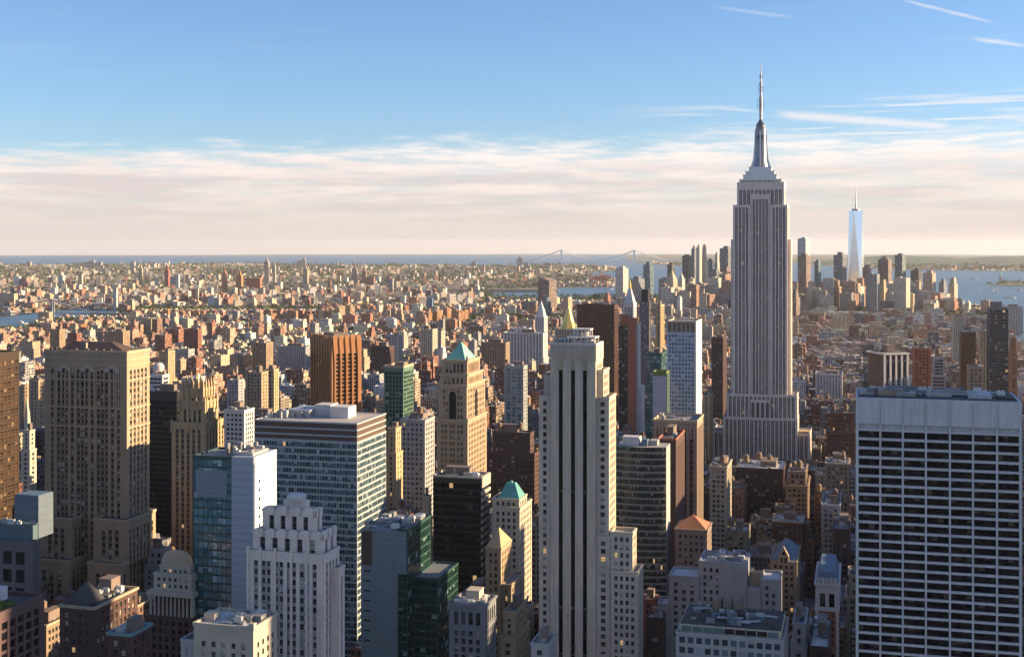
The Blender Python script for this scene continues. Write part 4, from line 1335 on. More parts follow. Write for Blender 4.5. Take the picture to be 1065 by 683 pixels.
def white_grid_tower():
    B = Bld('office_tower', 'huge white travertine grid tower with rows of black windows at the right edge', 'office tower', 889, 890, 1063, 413, 540, vis=700, left=True, side=36, maxwin=98)
    w, d, h = B.w, B.d, B.h
    cols = [892, 915.5, 939, 963, 988, 1012, 1037, 1061]
    xs = [B.lx(c) for c in cols]
    zb = B.lz(440, xs[0])
    fh = (B.lz(447, xs[0]) - B.lz(677, xs[0])) / 24.0
    n = int(zb / fh)
    P = -d / 2
    M = MB(); M.box(-w / 2 + 1.4, w / 2 - 1.4, P + 1.4, d / 2 - .2, 0, h - .4)
    M.obox((-w / 2, P), (1, 0), 0, w, -1.4, 0, zb, h - 1.2)
    for k, x in enumerate(xs):
        e = 1.15 if 0 < k < 7 else 1.5
        a, b = (x - .38, x + .38)
        if k == 0: a = -w / 2
        if k == 7: b = w / 2
        M.box(a, b, P - .25, P + 1.4, 0, h - 1.2)
    for j in range(n + 1):
        z = zb - 3.0 - j * fh - 1.05 * 0
        M.box(-w / 2 + .05, w / 2 - .05, P + .02, P + 1.4, z - 1.0 + 1.0, z + 1.0, bottom=True)
    M.box(-w / 2, -w / 2 + 1.4, P + 1.4, d / 2, 0, h - 1.2); M.box(w / 2 - 1.4, w / 2, P + 1.4, d / 2, 0, h - 1.2)
    M.box(-w / 2 + 1.4, w / 2 - 1.4, d / 2 - .19, d / 2, 0, h - 1.2)
    wl = B.part('wall', M, TRAV)
    G = glass_mat('deep_black_window', (.004, .004, .006), (.10, .08, .05), .14, (.012, .012, .014), .05, 0, mid=(.018, .018, .022), rough=.15, lit=0, spec=.12)
    for j in range(n):
        z = zb - 3.0 - (j + 1) * fh + 1.0
        for k in range(7):
            B.window('window', [([(xs[k], P + .9, z), (xs[k + 1], P + .9, z), (xs[k + 1], P + .9, z + fh - 1.2), (xs[k], P + .9, z + fh - 1.2)], [(k * 9, j), (k * 9 + 4, j), (k * 9 + 4, j + 1), (k * 9, j + 1)])], G)
    # flank windows
    for (x, sx) in ((-w / 2 - .02, -1), (w / 2 + .02, 1)):
        for j in range(n):
            z = zb - 3.0 - (j + 1) * fh + 1.0
            for k in range(4):
                y = P + 3 + (d - 6) * k / 4
                q = [(x, y, z), (x, y + (d - 6) / 4 - 1, z), (x, y + (d - 6) / 4 - 1, z + fh - 1.2), (x, y, z + fh - 1.2)]
                B.window('window', [(q if sx > 0 else q[::-1], [(0, j), (4, j), (4, j + 1), (0, j + 1)])], G, False)
    pr = MB(); parapet_rect(pr, -w / 2, w / 2, P, d / 2, h - 1.2, 1.2, 1.0, .02); pr.build('parapet', TRAV, wl)
    jn = MB()
    for c in cols[1:-1]:
        x = B.lx(c); jn.box(x - .12, x + .12, P - .30, P - .01, zb, h - 1.3)
    jn.build('panel_joint', CONC, wl)
    r = MB(); r.face([(-w / 2 + 1, P + 1, h - .35), (w / 2 - 1, P + 1, h - .35), (w / 2 - 1, d / 2 - 1, h - .35), (-w / 2 + 1, d / 2 - 1, h - .35)]); B.part('roof', r, TAR)
    for (a, b, y0, y1, hh, mt) in ((.14, .30, .35, .7, 1.8, TANSTONE), (.31, .42, .5, .85, .7, PALEROOF), (.44, .60, .4, .85, .9, PALEROOF), (.70, .84, .3, .75, 1.3, SILVER), (.88, .97, .3, .9, .5, TAR), (.02, .12, .4, .9, .6, PALEROOF)):
        m = MB(); m.box(-w / 2 + w * a, -w / 2 + w * b, P + d * y0, P + d * y1, h - .3, h + hh); B.part('roof_unit', m, mt)
    B.clutter(-w / 2 + 2, w / 2 - 2, -d / 2 + 10, d / 2 - 2, h - .3, 88, 18, pent=False)
    for (px, hh) in ((915, 3.2), (917, 2.6), (966, 3), (966.6, 4)):
        m = MB(); x = B.lx(px, 14); m.cyl(x, P + 14, [(.7, h - .3), (.7, h + hh)], 10); B.part('vent_stack', m, DUCT)
    B.done()


def dome_colonnade():
    B = Bld('masonry_building', 'shaded stepped building with a dome-like octagonal roof over a row of columns', 'building', 154, 200, 204, 617, 600, vis=690)
    w, d, h = B.w, B.d, B.h
    zb = B.lz(645)
    B.shaft(-w / 2, w / 2, -d / 2, d / 2, 0, zb, st(BRICKD, G_BLACK, bw=3.2, pw=.5, fh=3.8, sh=.42, cw=1.4, tb=1))
    m = MB(); m.box(-w / 2 + 2.2, w / 2 - 2.2, -d / 2 + 2.2, d / 2 - 2.2, zb, h - 2.2); B.part('loggia_wall', m, G_BLACK)
    e = MB(); e.box(-w / 2 - .5, w / 2 + .5, -d / 2 - .5, d / 2 + .5, h - 2.2, h, bottom=True); B.part('entablature', e, CREAM)
    nC = 11
    for k in range(nC):
        x = -w / 2 + 1 + (w - 2) * k / (nC - 1)
        c = MB(); c.cyl(x, -d / 2 + .9, [(.62, zb + 1.1), (.5, h - 2.2)], 8); B.part('column', c, CREAM)
        if k < 6:
            y = -d / 2 + 1 + (d - 2) * k / 5
            if k: c = MB(); c.cyl(w / 2 - .9, y, [(.62, zb + 1.1), (.5, h - 2.2)], 8); B.part('column', c, CREAM)
    s = st(CREAM, G_DARK, bw=3.0, pw=.5, fh=3.4, sh=.42, cw=1.2, tb=1, sd=.1)
    T = B.tier(160, 199, 202.5, 600, 2)
    B.shaft(T[0], T[1], T[2], T[3], h, T[4], s)
    T2 = B.tier(166.5, 198, 201, 591, 4)
    B.shaft(T2[0], T2[1], T2[2], T2[3], T[4], T2[4], s)
    cx, cy = (T2[0] + T2[1]) / 2, (T2[2] + T2[3]) / 2
    R = (T2[1] - T2[0]) * .52
    zt = B.lz(573, cx, 8) - T2[4]
    D = MB(); D.cyl(0, 0, [(R, 0), (R * .96, zt * .35), (R * .84, zt * .65), (R * .62, zt * .9), (R * .35, zt)], 8)
    D.v = [(cx + x, cy + y * (T2[3] - T2[2]) / (T2[1] - T2[0]), T2[4] + 1.1 + z) for x, y, z in D.v]
    B.part('dome', D, TANTRIM)
    B.clutter(-w / 2, -w / 2 + 10, -d / 2 + 3, d / 2, h, 61, 3, pent=False)
    B.done()


def cream_corner_block():
    B = Bld('masonry_building', 'cream building at the bottom edge with bright flat roof and sunlit right wall', 'building', 201.5, 263.5, 273.5, 655, 470, vis=700, side=20)
    w, d, h = B.w, B.d, B.h
    B.shaft(-w / 2, w / 2, -d / 2, d / 2, 0, h, st(CREAM, G_DARK, bw=4.2, pw=.58, fh=3.7, sh=.45, cw=2, tb=5.5, rec=.35, roof=SILVER, ov=.35))
    m = MB(); m.box(B.lx(212, 6), B.lx(223, 6), -d / 2 + 6, -d / 2 + 11, h, B.lz(638, 0, 8)); B.part('stair_head', m, CREAM)
    T = B.tier(188, 201.3, None, 668, 1.5)
    B.shaft(T[0], T[1], T[2], T[2] + 12, 0, T[4], st(GREYST, G_DARK, bw=4.2, pw=.6, fh=3.7, cw=1.6, tb=2))
    B.clutter(-w / 2 + 8, w / 2, -d / 2 + 1, d / 2, h, 62, 14, pent=False)
    m = MB(); m.box(w / 2 - 1.8, w / 2 + .3, -d / 2 - .3, -d / 2 + 2, h + 1.1, h + 2.4); B.part('corner_block', m, CREAM)
    B.done()


def big_window_block():
    B = Bld('office_block', 'shaded brown-grey office block at the left edge with big square windows and teal roofs', 'office block', -70, 34, 42, 566, 620, vis=620)
    w, d, h = B.w, B.d, B.h
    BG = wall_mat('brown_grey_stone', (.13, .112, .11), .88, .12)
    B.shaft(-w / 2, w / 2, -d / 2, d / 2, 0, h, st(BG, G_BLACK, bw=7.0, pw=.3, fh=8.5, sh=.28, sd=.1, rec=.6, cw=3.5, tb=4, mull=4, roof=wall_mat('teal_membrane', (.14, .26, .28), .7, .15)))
    T = B.tier(-60, 34, 38, 545, 5)
    m = MB(); m.box(T[0], T[1], T[2], T[3], h, T[4]); B.part('upper_storey', m, wall_mat('teal_metal', (.07, .12, .135), .6, .1))
    T3 = B.tier(15, 40, 48, 516, 12)
    m = MB(); m.box(T3[0], T3[1], T3[2], T3[2] + 12, h, T3[4]); pb = B.part('plant_room', m, wall_mat('blue_grey_metal', (.10, .13, .16), .6, .1, joint=4))
    m = MB(); m.box(T3[0] + .4, T3[1] - .4, T3[2] + .4, T3[2] + 11.6, T3[4] + .01, T3[4] + .3); m.build('roof', SLATE, pb)
    B.clutter(-w / 2 + 30, w / 2, -d / 2 + 1, d / 2, T[4], 63, 4, pent=False)
    B.done()


def roof_garden_block():
    B = Bld('office_block', 'dark corner block at the bottom left with tall window bays and a small roof garden', 'office block', -80, -4, 46, 642, 470, vis=700)
    w, d, h = B.w, B.d, B.h
    RB = wall_mat('reddish_granite', (.105, .06, .055), .85, .12)
    B.shaft(-w / 2, w / 2, -d / 2, d / 2, 0, h, st(RB, G_BLACK, bw=5.2, pw=.28, fh=3.9, sh=.3, sd=.3, rec=.6, cw=2.4, tb=3, mull=2, roof=TAR, par=1.4))
    rn = random.Random(77)
    m = MB()
    for k in range(1300):
        x, y = rn.uniform(w / 2 - 9, w / 2 - 2.5), rn.uniform(-d / 2 + 4, d / 2 - 14)
        z = h + .3 + rn.random() * (1.2 + .9 * math.sin(y * .9) * math.sin(x * 1.3))
        a = Vector((rn.gauss(0, 1), rn.gauss(0, 1), rn.gauss(0, 1))).normalized() * .28
        b = a.orthogonal().normalized() * .22
        c = Vector((x, y, z)); m.face([tuple(c - a - b), tuple(c + a - b), tuple(c + a + b), tuple(c - a + b)])
    o = B.part('roof_planting', m, wall_mat('roof_leaves', (.10, .14, .03), .8, .4)); o['kind'] = 'stuff'
    T = (-w / 2 + 2, w / 2 - 12, -d / 2 + 8, d / 2 - 6)
    q = MB(); q.box(*T, h, h + 5); B.part('penthouse', q, WHITEB)
    B.done()


def hip_roof_block():
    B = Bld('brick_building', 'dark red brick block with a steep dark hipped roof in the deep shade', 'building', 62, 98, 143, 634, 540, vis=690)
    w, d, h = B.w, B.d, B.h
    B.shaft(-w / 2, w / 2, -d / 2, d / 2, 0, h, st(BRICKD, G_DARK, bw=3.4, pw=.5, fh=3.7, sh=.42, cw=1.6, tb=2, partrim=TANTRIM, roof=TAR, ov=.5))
    p = MB(); p.frus((-w / 2 + .5, w / 2 - 5, -d / 2 + .6, d / 2 - 18), h + .8, (-w / 2 + 7, w / 2 - 9, -d / 2 + 8, d / 2 - 24), h + 9); B.part('hipped_roof', p, TAR)
    B.clutter(-w / 2, w / 2, d / 2 - 17, d / 2, h, 71, 12)
    B.done()
    B = Bld('brick_building', 'dark brick building with pale window trim right of the hipped roof block', 'building', 112, 136, 158, 662, 500, vis=700)
    w, d, h = B.w, B.d, B.h
    B.shaft(-w / 2, w / 2, -d / 2, d / 2, 0, h, st(BRICKD, G_BUSY, bw=3.2, pw=.45, fh=3.7, sh=.42, cw=1.6, tb=2, partrim=wall_mat('teal_trim', (.15, .27, .27), .7, .1), roof=GREYROOF, ov=.5))
    B.clutter(-w / 2, w / 2, -d / 2, d / 2, h, 72, 10, tanks=0)
    B.done()


def column_front_block():
    B = Bld('masonry_building', 'blue-grey shaded building with tall pilasters below the black tower', 'building', 467, 504.5, 516, 632, 560, vis=690)
    w, d, h = B.w, B.d, B.h
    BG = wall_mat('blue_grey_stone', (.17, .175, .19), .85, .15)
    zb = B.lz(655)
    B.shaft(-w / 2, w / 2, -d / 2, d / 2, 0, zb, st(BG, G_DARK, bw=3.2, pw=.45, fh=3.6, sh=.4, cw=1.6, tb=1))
    B.shaft(-w / 2, w / 2, -d / 2, d / 2, zb + 1.1, h, st(BG, G_BUSY, bw=3.0, pw=.4, fh=9, sh=.1, cw=1.6, tb=2.4, rec=.7, ov=.5, roof=GREYROOF))
    B.clutter(-w / 2, w / 2, -d / 2, d / 2, h, 73, 12, mat=LIME)
    B.done()


def small_towers():
    R_ = random.Random(5)
    # (name, label, cat, xl, xc, xr, ytop, Y, vis, wall, glass, extra, tanks, left, clutter)
    L = [
        ('masonry_tower', 'slim cream stepped tower between the left edge tower and the tan skyscraper', 'tower', 22, 31, 38, 449, 1000, 500, CREAM, G_DARK, {}, 0),
        ('apartment_block', 'white brick tower with a round water drum on its roof behind the black slab', 'apartment block', 154, 169, 176, 391, 1180, 415, WHITEB, G_DARK, dict(mode='ribbon', win='window_band'), 1),
        ('apartment_block', 'white stepped balcony tower with blue-grey shaded front left of the ribbon block', 'apartment block', 233, 254, 264.5, 428, 900, 480, WHITEB, G_DARK, dict(bw=3, pw=.35, fh=3.3), 0),
        ('masonry_tower', 'slim gold stone tower lit by the sun right behind the ribbon block', 'tower', 401, 412, 419, 447, 900, 500, GOLDSTONE, G_DARK, dict(bw=5, pw=.7), 0),
        ('masonry_tower', 'grey-blue stone tower with roof huts between the gold tower and the green pyramid tower', 'tower', 416, 442, 452, 438, 940, 500, GREYST, G_DARK, dict(bw=3.6), 1),
        ('apartment_tower', 'dark teal glass tower with cream sunlit edge right of the green pyramid tower', 'apartment tower', 524.5, 544.5, 548.5, 382, 1250, 437, wall_mat('pale_grid', (.35, .33, .30), .8, .1), G_TEAL, dict(bw=5.2, pw=.3, fh=3.4, sh=.25), 0),
        ('brick_tower', 'dark purple-brown brick building left of the limestone skyscraper', 'tower', 506, 556, 561, 452, 980, 520, BRICKD, G_DARK, dict(bw=3.6), 2),
        ('masonry_building', 'cream loft building with sunlit cornice left below the great setback skyscraper', 'building', 738, 756, 761, 487, 960, 540, CREAM, G_DARK, dict(bw=3.2, pw=.35, ov=.6), 1),
        ('loft_building', 'wide low loft building with bright white roof in front of the great setback skyscraper', 'loft building', 765, 815, 820, 489, 1060, 505, BRICKD, G_BUSY, dict(bw=3.2, pw=.35, roof=SILVER), 3),
        ('loft_building', 'tan loft building with tall water tower just right of the white-roofed loft', 'loft building', 817, 840, 843, 493, 1000, 520, BRICKT, G_DARK, dict(bw=3.2, pw=.35, ov=.6), 2),
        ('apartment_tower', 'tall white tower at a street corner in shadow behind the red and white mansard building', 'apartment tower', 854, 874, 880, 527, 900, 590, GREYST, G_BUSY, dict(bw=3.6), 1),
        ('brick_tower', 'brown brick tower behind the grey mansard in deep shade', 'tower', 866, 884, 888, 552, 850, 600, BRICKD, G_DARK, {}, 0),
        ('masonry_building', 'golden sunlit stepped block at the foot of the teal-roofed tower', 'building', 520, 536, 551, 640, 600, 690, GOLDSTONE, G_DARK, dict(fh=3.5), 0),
        ('masonry_building', 'small shaded block with pale roof at the bottom between two towers', 'building', 552, 570, 578, 672, 520, 700, GREYST, G_DARK, dict(roof=SILVER), 0),
        ('masonry_building', 'small tan building in shade with lit corner below the teal glass tower', 'building', 202, 214, 220, 570, 720, 640, TANSTONE, G_DARK, {}, 0),
        ('masonry_building', 'low white roofed building between the tan skyscraper and the domed building', 'building', 150, 172, 180, 573, 760, 610, GREYST, G_DARK, dict(roof=SILVER), 0),
        ('masonry_building', 'narrow red sandstone building squeezed right of the limestone skyscraper wing', 'building', 667, 682, 685, 625, 720, 690, BRICKR, G_DARK, {}, 0),
        ('brick_building', 'small dark building with white roof huts below the curved glass block', 'building', 672, 690, 693, 645, 620, 700, BRICKD, G_DARK, dict(roof=SILVER), 0),
        ('brick_building', 'brick block with blue-lit roof at the bottom between the glazed attic and the white tower', 'building', 822, 839, 842, 653, 600, 700, GREYST, G_DARK, dict(roof=SLATE), 0),
        ('brick_building', 'low dark building with pale roof units right at the bottom near the white tower', 'building', 842, 862, 866, 675, 590, 700, BRICKD, G_DARK, dict(roof=SILVER), 0),
        ('brick_building', 'small red-roofed building with satellite clutter between the ribbon block and the black tower', 'building', 400, 426, 436, 537, 860, 560, BRICKR, G_DARK, {}, 1),
        ('masonry_building', 'white narrow building beside the black curtain-walled tower', 'building', 437, 446, 450, 518, 800, 560, CREAM, G_DARK, {}, 0),
        ('office_tower', 'dark brown narrow tower rising at right behind the white grid tower', 'office tower', 996, 999, 1015, 346, 1500, 410, BRONZE, G_BRONZE, {}, 0),
        ('apartment_tower', 'pink-brown brick tower directly right of the white-columned dark tower', 'apartment tower', 948, 950, 968, 363, 1420, 410, REDB, G_DARK, {}, 1),
        ('apartment_tower', 'grey and cream banded tower between two brown towers at right', 'apartment tower', 967, 969, 984, 372, 1350, 410, GREYST, G_DARK, dict(mode='ribbon', win='window_band'), 1),
        ('apartment_tower', 'rounded pale brown tower with small crown near the dark tall tower', 'apartment tower', 1005, 1007, 1023, 382, 1250, 410, TANSTONE, G_DARK, {}, 1),
        ('office_tower', 'golden beige tower with blank lit wall behind the dark tall tower', 'office tower', 1018, 1019, 1029, 344, 1900, 400, GOLDSTONE, G_DARK, {}, 0),
        ('apartment_tower', 'orange brick tower hugging the right side of the dark tall tower', 'apartment tower', 1050, 1051, 1058, 352, 1700, 400, ORANGEB, G_DARK, {}, 0),
    ]
    for i, (nm, lab, cat, xl, xc, xr, yt, Y, vis, wl, gl, ex, tk) in enumerate(L):
        left = xl > 893 and (xc - xl) < (xr - xc)
        B = Bld(nm, lab, cat, xl, xc, xr, yt, Y, vis=vis, left=left, side=min(30, 14 + i % 4 * 4) if left else None, maxwin=40)
        if B.d > 60 or B.d < 0: print('depth', lab, B.d)
        s = st(wl, gl, bw=3.8, pw=.48, fh=3.6, sh=.42, cw=1.5, tb=1.8); s.update(ex)
        w, d, h = B.w, B.d, B.h
        if i % 3 == 0 and h > 60:
            z1 = h * .86
            B.shaft(-w / 2, w / 2, -d / 2, d / 2, 0, z1, s)
            B.shaft(-w / 2 + w * .12, w / 2 - w * .1, -d / 2 + d * .1, d / 2 - d * .12, z1, h, s)
            B.clutter(-w / 2 + w * .12, w / 2 - w * .1, -d / 2 + d * .1, d / 2 - d * .12, h, 100 + i, 3, tanks=tk)
        else:
            B.shaft(-w / 2, w / 2, -d / 2, d / 2, 0, h, s)
            B.clutter(-w / 2, w / 2, -d / 2, d / 2, h, 100 + i, 9, tanks=tk)
        if 'round water drum' in lab:
            m = MB(); m.cyl(0, 0, [(5, h + 4), (5, h + 9), (3.5, h + 11), (.5, h + 12)], 14); B.part('water_drum', m, WHITEB)
        if 'slim cream stepped' in lab:
            T = B.tier(24, 29, 33, 413, 3); m = MB(); m.frus((T[0], T[1], T[2], T[3]), h - 8, (T[0] + 1, T[1] - 1, T[2] + 1, T[3] - 1), B.lz(430)); m.frus((T[0] + 1, T[1] - 1, T[2] + 1, T[3] - 1), B.lz(430), ((T[0] + T[1]) / 2 - .2, (T[0] + T[1]) / 2 + .2, -.2, .2), T[4]); B.part('spire', m, CREAM)
        B.done()


def columned_dark_tower():
    B = Bld('office_tower', 'dark square tower with broad white columns and flat white roof rim', 'office tower', 906, 919.5, 945, 368, 1250, vis=410, left=True, th=-.22, side=34)
    w, d, h = B.w, B.d, B.h
    m = MB(); m.box(-w / 2 + .8, w / 2 - .8, -d / 2 + .8, d / 2 - .8, 0, h - 1); B.part('wall', m, wall_mat('dark_brown_wall', (.05, .03, .028), .7, .2))
    for k in range(5):
        x = -w / 2 + 1 + (w - 2) * k / 4
        c = MB(); c.box(x - 1, x + 1, -d / 2, -d / 2 + 1.5, 0, h - 1); B.part('column', c, WHITEB)
    for k in range(4):
        x0, x1 = -w / 2 + 2 + (w - 2) * k / 4, -w / 2 + (w - 2) * (k + 1) / 4
        B.window('window_column', [([(x0, -d / 2 + .7, 0), (x1, -d / 2 + .7, 0), (x1, -d / 2 + .7, h - 6), (x0, -d / 2 + .7, h - 6)], [(0, 0), (3, 0), (3, 40), (0, 40)])], G_DARK)
    r = MB(); r.box(-w / 2 - .6, w / 2 + .6, -d / 2 - .6, d / 2 + .6, h - 1, h + .6, bottom=True); B.part('roof', r, WHITEB)
    r = MB(); r.box(-w / 2 + 3, w / 2 - 3, -d / 2 + 3, d / 2 - 3, h + .6, h + 1); B.part('roof_deck', r, TAR)
    B.clutter(-w / 2 + 3, w / 2 - 3, -d / 2 + 3, d / 2 - 3, h + 1, 81, 3)
    B.done()


def dark_tall_tower():
    B = Bld('apartment_tower', 'tall dark glass tower with pale floor lines near the right edge', 'apartment tower', 1027, 1028.5, 1049, 321, 1500, vis=410, left=True, side=26)
    w, d, h = B.w, B.d, B.h
    B.shaft(-w / 2, w / 2, -d / 2, d / 2, 0, h, st(wall_mat('dark_grey_frame', (.15, .15, .16), .6, .1), G_DARK, mode='ribbon', bw=3, fh=3.5, sh=.22, sd=.05, rec=.3, cw=.8, tb=1.5, win='window_band', mulw=.2))
    m = MB(); m.box(-w / 2 + 3, w / 2 - 7, -d / 2 + 3, d / 2 - 3, h, B.lz(314)); B.part('penthouse', m, wall_mat('dark_grey_frame', (0, 0, 0)))
    B.clutter(-w / 2, w / 2, -d / 2, d / 2, h, 82, 3, pent=False)
    B.done()


# ------------------------------------------------------------------ the great setback skyscraper with the mast
def great_skyscraper():
    B = Bld('art_deco_skyscraper', 'tallest skyscraper, grey-pink limestone with setbacks, silver mast and antenna', 'skyscraper', 741, 842.5, 845, 451, 1290, vis=486, side=52)
    w, d = B.w, B.d
    s = st(PINKLIME, G_ESB, fh=3.75, sh=.45, sd=.40, rec=.55, cw=1.0, tb=1.6, spandrel=PURP, par=1.0, ov=.12)
    P2 = [('p', 1.5), ('w', 1.1), ('m', .4), ('w', 1.1)]      # pairs of windows between stone piers
    def pat(n): return P2 * n + [('p', 1.5)]
    z0 = B.h
    nb = lambda x0, x1: max(1, round((x1 - x0 - 2.4) / 4.3))
    def blk(xl, xc, yt, dy, zb, dd, cols=None, **k):
        x0, x1 = B.lx(xl, dy), B.lx(xc, dy)
        y0 = -d / 2 + dy
        z = B.lz(yt, x1, dy)
        n = cols or nb(x0, x1)
        B.shaft(x0, x1, y0, y0 + dd, zb, z, dict(s, pat=P2 + [('p', 1.5)], rep=True, **k), patf=pat(n))
        return x0, x1, y0, z
    blk(741, 842.5, 452, 5, 0, d - 8)
    blk(752, 829.5, 436.5, 0, 0, 34)
    z0 = B.lz(436.5)
    blk(755.5, 829, 412, 6, z0 - 10, 34)
    # main shaft: two wings and a recessed centre
    zc = B.lz(437)
    A = blk(762.3, 780.6, 214, 9, zc, 40, 4)
    C = blk(801, 819, 214, 9, zc, 40, 4)
    M = blk(780.9, 800.7, 203, 11.5, zc, 34, 5, tb=4)
    blk(760.2, 822.6, 250, 16, zc, 26)
    # arches closing the recessed bay low down
    ar = MB(); x0, x1 = B.lx(780.8, 8), B.lx(800.8, 8)
    ar.box(x0, x1, -d / 2 + 5.6, -d / 2 + 13, zc, B.lz(416, x1, 6)); B.part('arched_bay', ar, PINKLIME)
    for k in range(4):
        q0, q1 = x0 + (x1 - x0) * (k + .18) / 4, x0 + (x1 - x0) * (k + .82) / 4
        g = MB(); r = (q1 - q0) / 2; zt = B.lz(420, x1, 6); zz = zc - 40
        pts = [(q0, -d / 2 + 5.4, zc), (q1, -d / 2 + 5.4, zc)] + [((q0 + q1) / 2 + r * math.cos(math.pi * j / 6), -d / 2 + 5.4, zt + r * math.sin(math.pi * j / 6)) for j in range(7)]
        g.face(pts, [(0, 0)] * len(pts)); B.part('arched_window', g, G_ESB)
    # upper setbacks
    U1 = blk(766.5, 815.5, 190, 13, A[3] - 1, 32, tb=7)
    for (xa, xb) in ((762.5, 767), (813, 818)):
        pass
    U2 = blk(769, 813, 187, 15, U1[3], 27, tb=1)
    cx = (B.lx(774, 18) + B.lx(807, 18)) / 2
    cy = -d / 2 + 28
    yoff = 28
    def z_at(py): return B.lz(py, cx, yoff)
    def half(a, b): return (B.lx(b, yoff) - B.lx(a, yoff)) / 2
    # silver stepped base of the mast
    zz = U2[3]
    for i, (a, b, yt) in enumerate(((773, 807.5, 182), (775.5, 805, 178.5), (779, 802, 174))):
        hw = half(a, b); z1 = z_at(yt)
        m = MB(); m.box(cx - hw, cx + hw, cy - hw * .8, cy + hw * .8, zz, z1); m.box(cx - hw - .4, cx + hw + .4, cy - hw * .8 - .4, cy + hw * .8 + .4, z1 - 1.0, z1 + .001, bottom=True)
        B.part('silver_deck', m, ALU); zz = z1
    mast = MB()
    prof = [(half(783, 798.5), z_at(174)), (half(784.5, 797), z_at(165)), (half(785, 796.5), z_at(140)), (half(785, 796.5), z_at(134)), (half(786, 795.5), z_at(133)), (half(785.8, 796), z_at(130)), (half(788, 793.5), z_at(127)), (half(789.3, 792.2), z_at(124.5))]
    mast.cyl(cx, cy, prof, 16); mo = B.part('mast', mast, MASTM)
    for k in range(4):      # winged buttresses
        a = k * math.pi / 2 + math.pi / 4 * 0
        dx, dy_ = math.cos(a), math.sin(a)
        f = MB(); r0, r1 = half(780, 801.5), half(784.5, 797)
        t = (-dy_ * .6, dx * .6)
        zs = [z_at(174), z_at(166), z_at(150), z_at(136)]
        rs = [r0, r1 * 1.28, r1 * 1.06, r1 * .99]
        for j in range(3):
            pts = []
            for sgn in (-1, 1):
                f.face([(cx + t[0] * sgn, cy + t[1] * sgn, zs[j]), (cx + t[0] * sgn + dx * rs[j], cy + t[1] * sgn + dy_ * rs[j], zs[j]), (cx + t[0] * sgn + dx * rs[j + 1], cy + t[1] * sgn + dy_ * rs[j + 1], zs[j + 1]), (cx + t[0] * sgn, cy + t[1] * sgn, zs[j + 1])])
            f.face([(cx - t[0] + dx * rs[j], cy - t[1] + dy_ * rs[j], zs[j]), (cx + t[0] + dx * rs[j], cy + t[1] + dy_ * rs[j], zs[j]), (cx + t[0] + dx * rs[j + 1], cy + t[1] + dy_ * rs[j + 1], zs[j + 1]), (cx - t[0] + dx * rs[j + 1], cy - t[1] + dy_ * rs[j + 1], zs[j + 1])])
        f.build('wing', ALU, mo)
    for k in range(8):
        a = (k + .5) * math.pi / 4; r = half(785, 796.5) + .05
        g = MB(); tt = (-math.sin(a), math.cos(a))
        p = (cx + r * math.cos(a), cy + r * math.sin(a))
        g.face([(p[0] - tt[0] * .9, p[1] - tt[1] * .9, z_at(168)), (p[0] + tt[0] * .9, p[1] + tt[1] * .9, z_at(168)), (p[0] + tt[0] * .9, p[1] + tt[1] * .9, z_at(141)), (p[0] - tt[0] * .9, p[1] - tt[1] * .9, z_at(141))], [(0, 0), (1, 0), (1, 20), (0, 20)])
        g.build('mast_window', G_BLACK, mo)
    an = MB()
    an.cyl(cx, cy, [(half(789.3, 792.2), z_at(124.5)), (1.5, z_at(115)), (1.7, z_at(114.8)), (1.7, z_at(100)), (1.2, z_at(99.8)), (1.2, z_at(88)), (1.9, z_at(87.8)), (1.9, z_at(86.5)), (.8, z_at(86.2)), (.75, z_at(76)), (.4, z_at(75.8)), (.25, z_at(65))], 8)
    ao = B.part('antenna', an, STEEL)
    for (py, l) in ((112, 3.2), (109, 3.6), (105, 3.2), (94, 2.6), (91, 2.6), (80, 1.6)):
        for k in range(4):
            e = MB(); a = k * math.pi / 2 + .4; e.tube((cx, cy, z_at(py)), (cx + l * math.cos(a), cy + l * math.sin(a), z_at(py)), .18); e.tube((cx + l * math.cos(a), cy + l * math.sin(a), z_at(py) - 1.6), (cx + l * math.cos(a), cy + l * math.sin(a), z_at(py) + 1.6), .22); e.build('aerial', STEEL, ao)
    yr = MB(); a, b = B.lx(831, 6), B.lx(842, 6); z0 = B.lz(452, b, 5); yr.box(a, b, -d / 2 + 6, -d / 2 + 20, z0 + .1, z0 + 3); B.part('roof_terrace', yr, GOLDSTONE)
    B.done()
    return B


def wtc_tower():
    B = Bld('glass_skyscraper', 'distant mirrored glass skyscraper with tapering triangular faces and thin spire', 'skyscraper', 880, 896.5, 896.6, 219, 5750, vis=300, side=60, th=math.radians(30))
    w = 62.0; h = B.h; d = 62.0
    g = MB(); a = w / 2; zb = 55
    b0 = [(-a, -a), (a, -a), (a, a), (-a, a)]
    t0 = [(0, -a), (a, 0), (0, a), (-a, 0)]
    GL = wall_mat('mirror_glass', (.72, .77, .82), .12, .05, .8, streak=.05)
    for i in range(4):
        p, q = b0[i], b0[(i + 1) % 4]; tm, tn = t0[i], t0[(i + 1) % 4]
        m = MB(); m.face([(*p, zb), (*q, zb), (*tm, h)]); B.part('glass_face', m, GL)
        m = MB(); m.face([(*q, zb), (*tn, h), (*tm, h)]); B.part('glass_face', m, GL)
    m = MB(); m.box(-a, a, -a, a, 0, zb); B.part('base', m, GL)
    m = MB(); m.face([(*t, h) for t in t0]); B.part('roof', m, GREYROOF)
    m = MB(); m.cyl(0, 0, [(17, h), (17, h + 9)], 20); B.part('ring', m, STEEL)
    m = MB(); m.cyl(0, 0, [(4, h + 9), (3, h + 40), (2, h + 70), (1, B.lz(195, 0, 30))], 8); B.part('spire', m, STEEL)
    B.done()


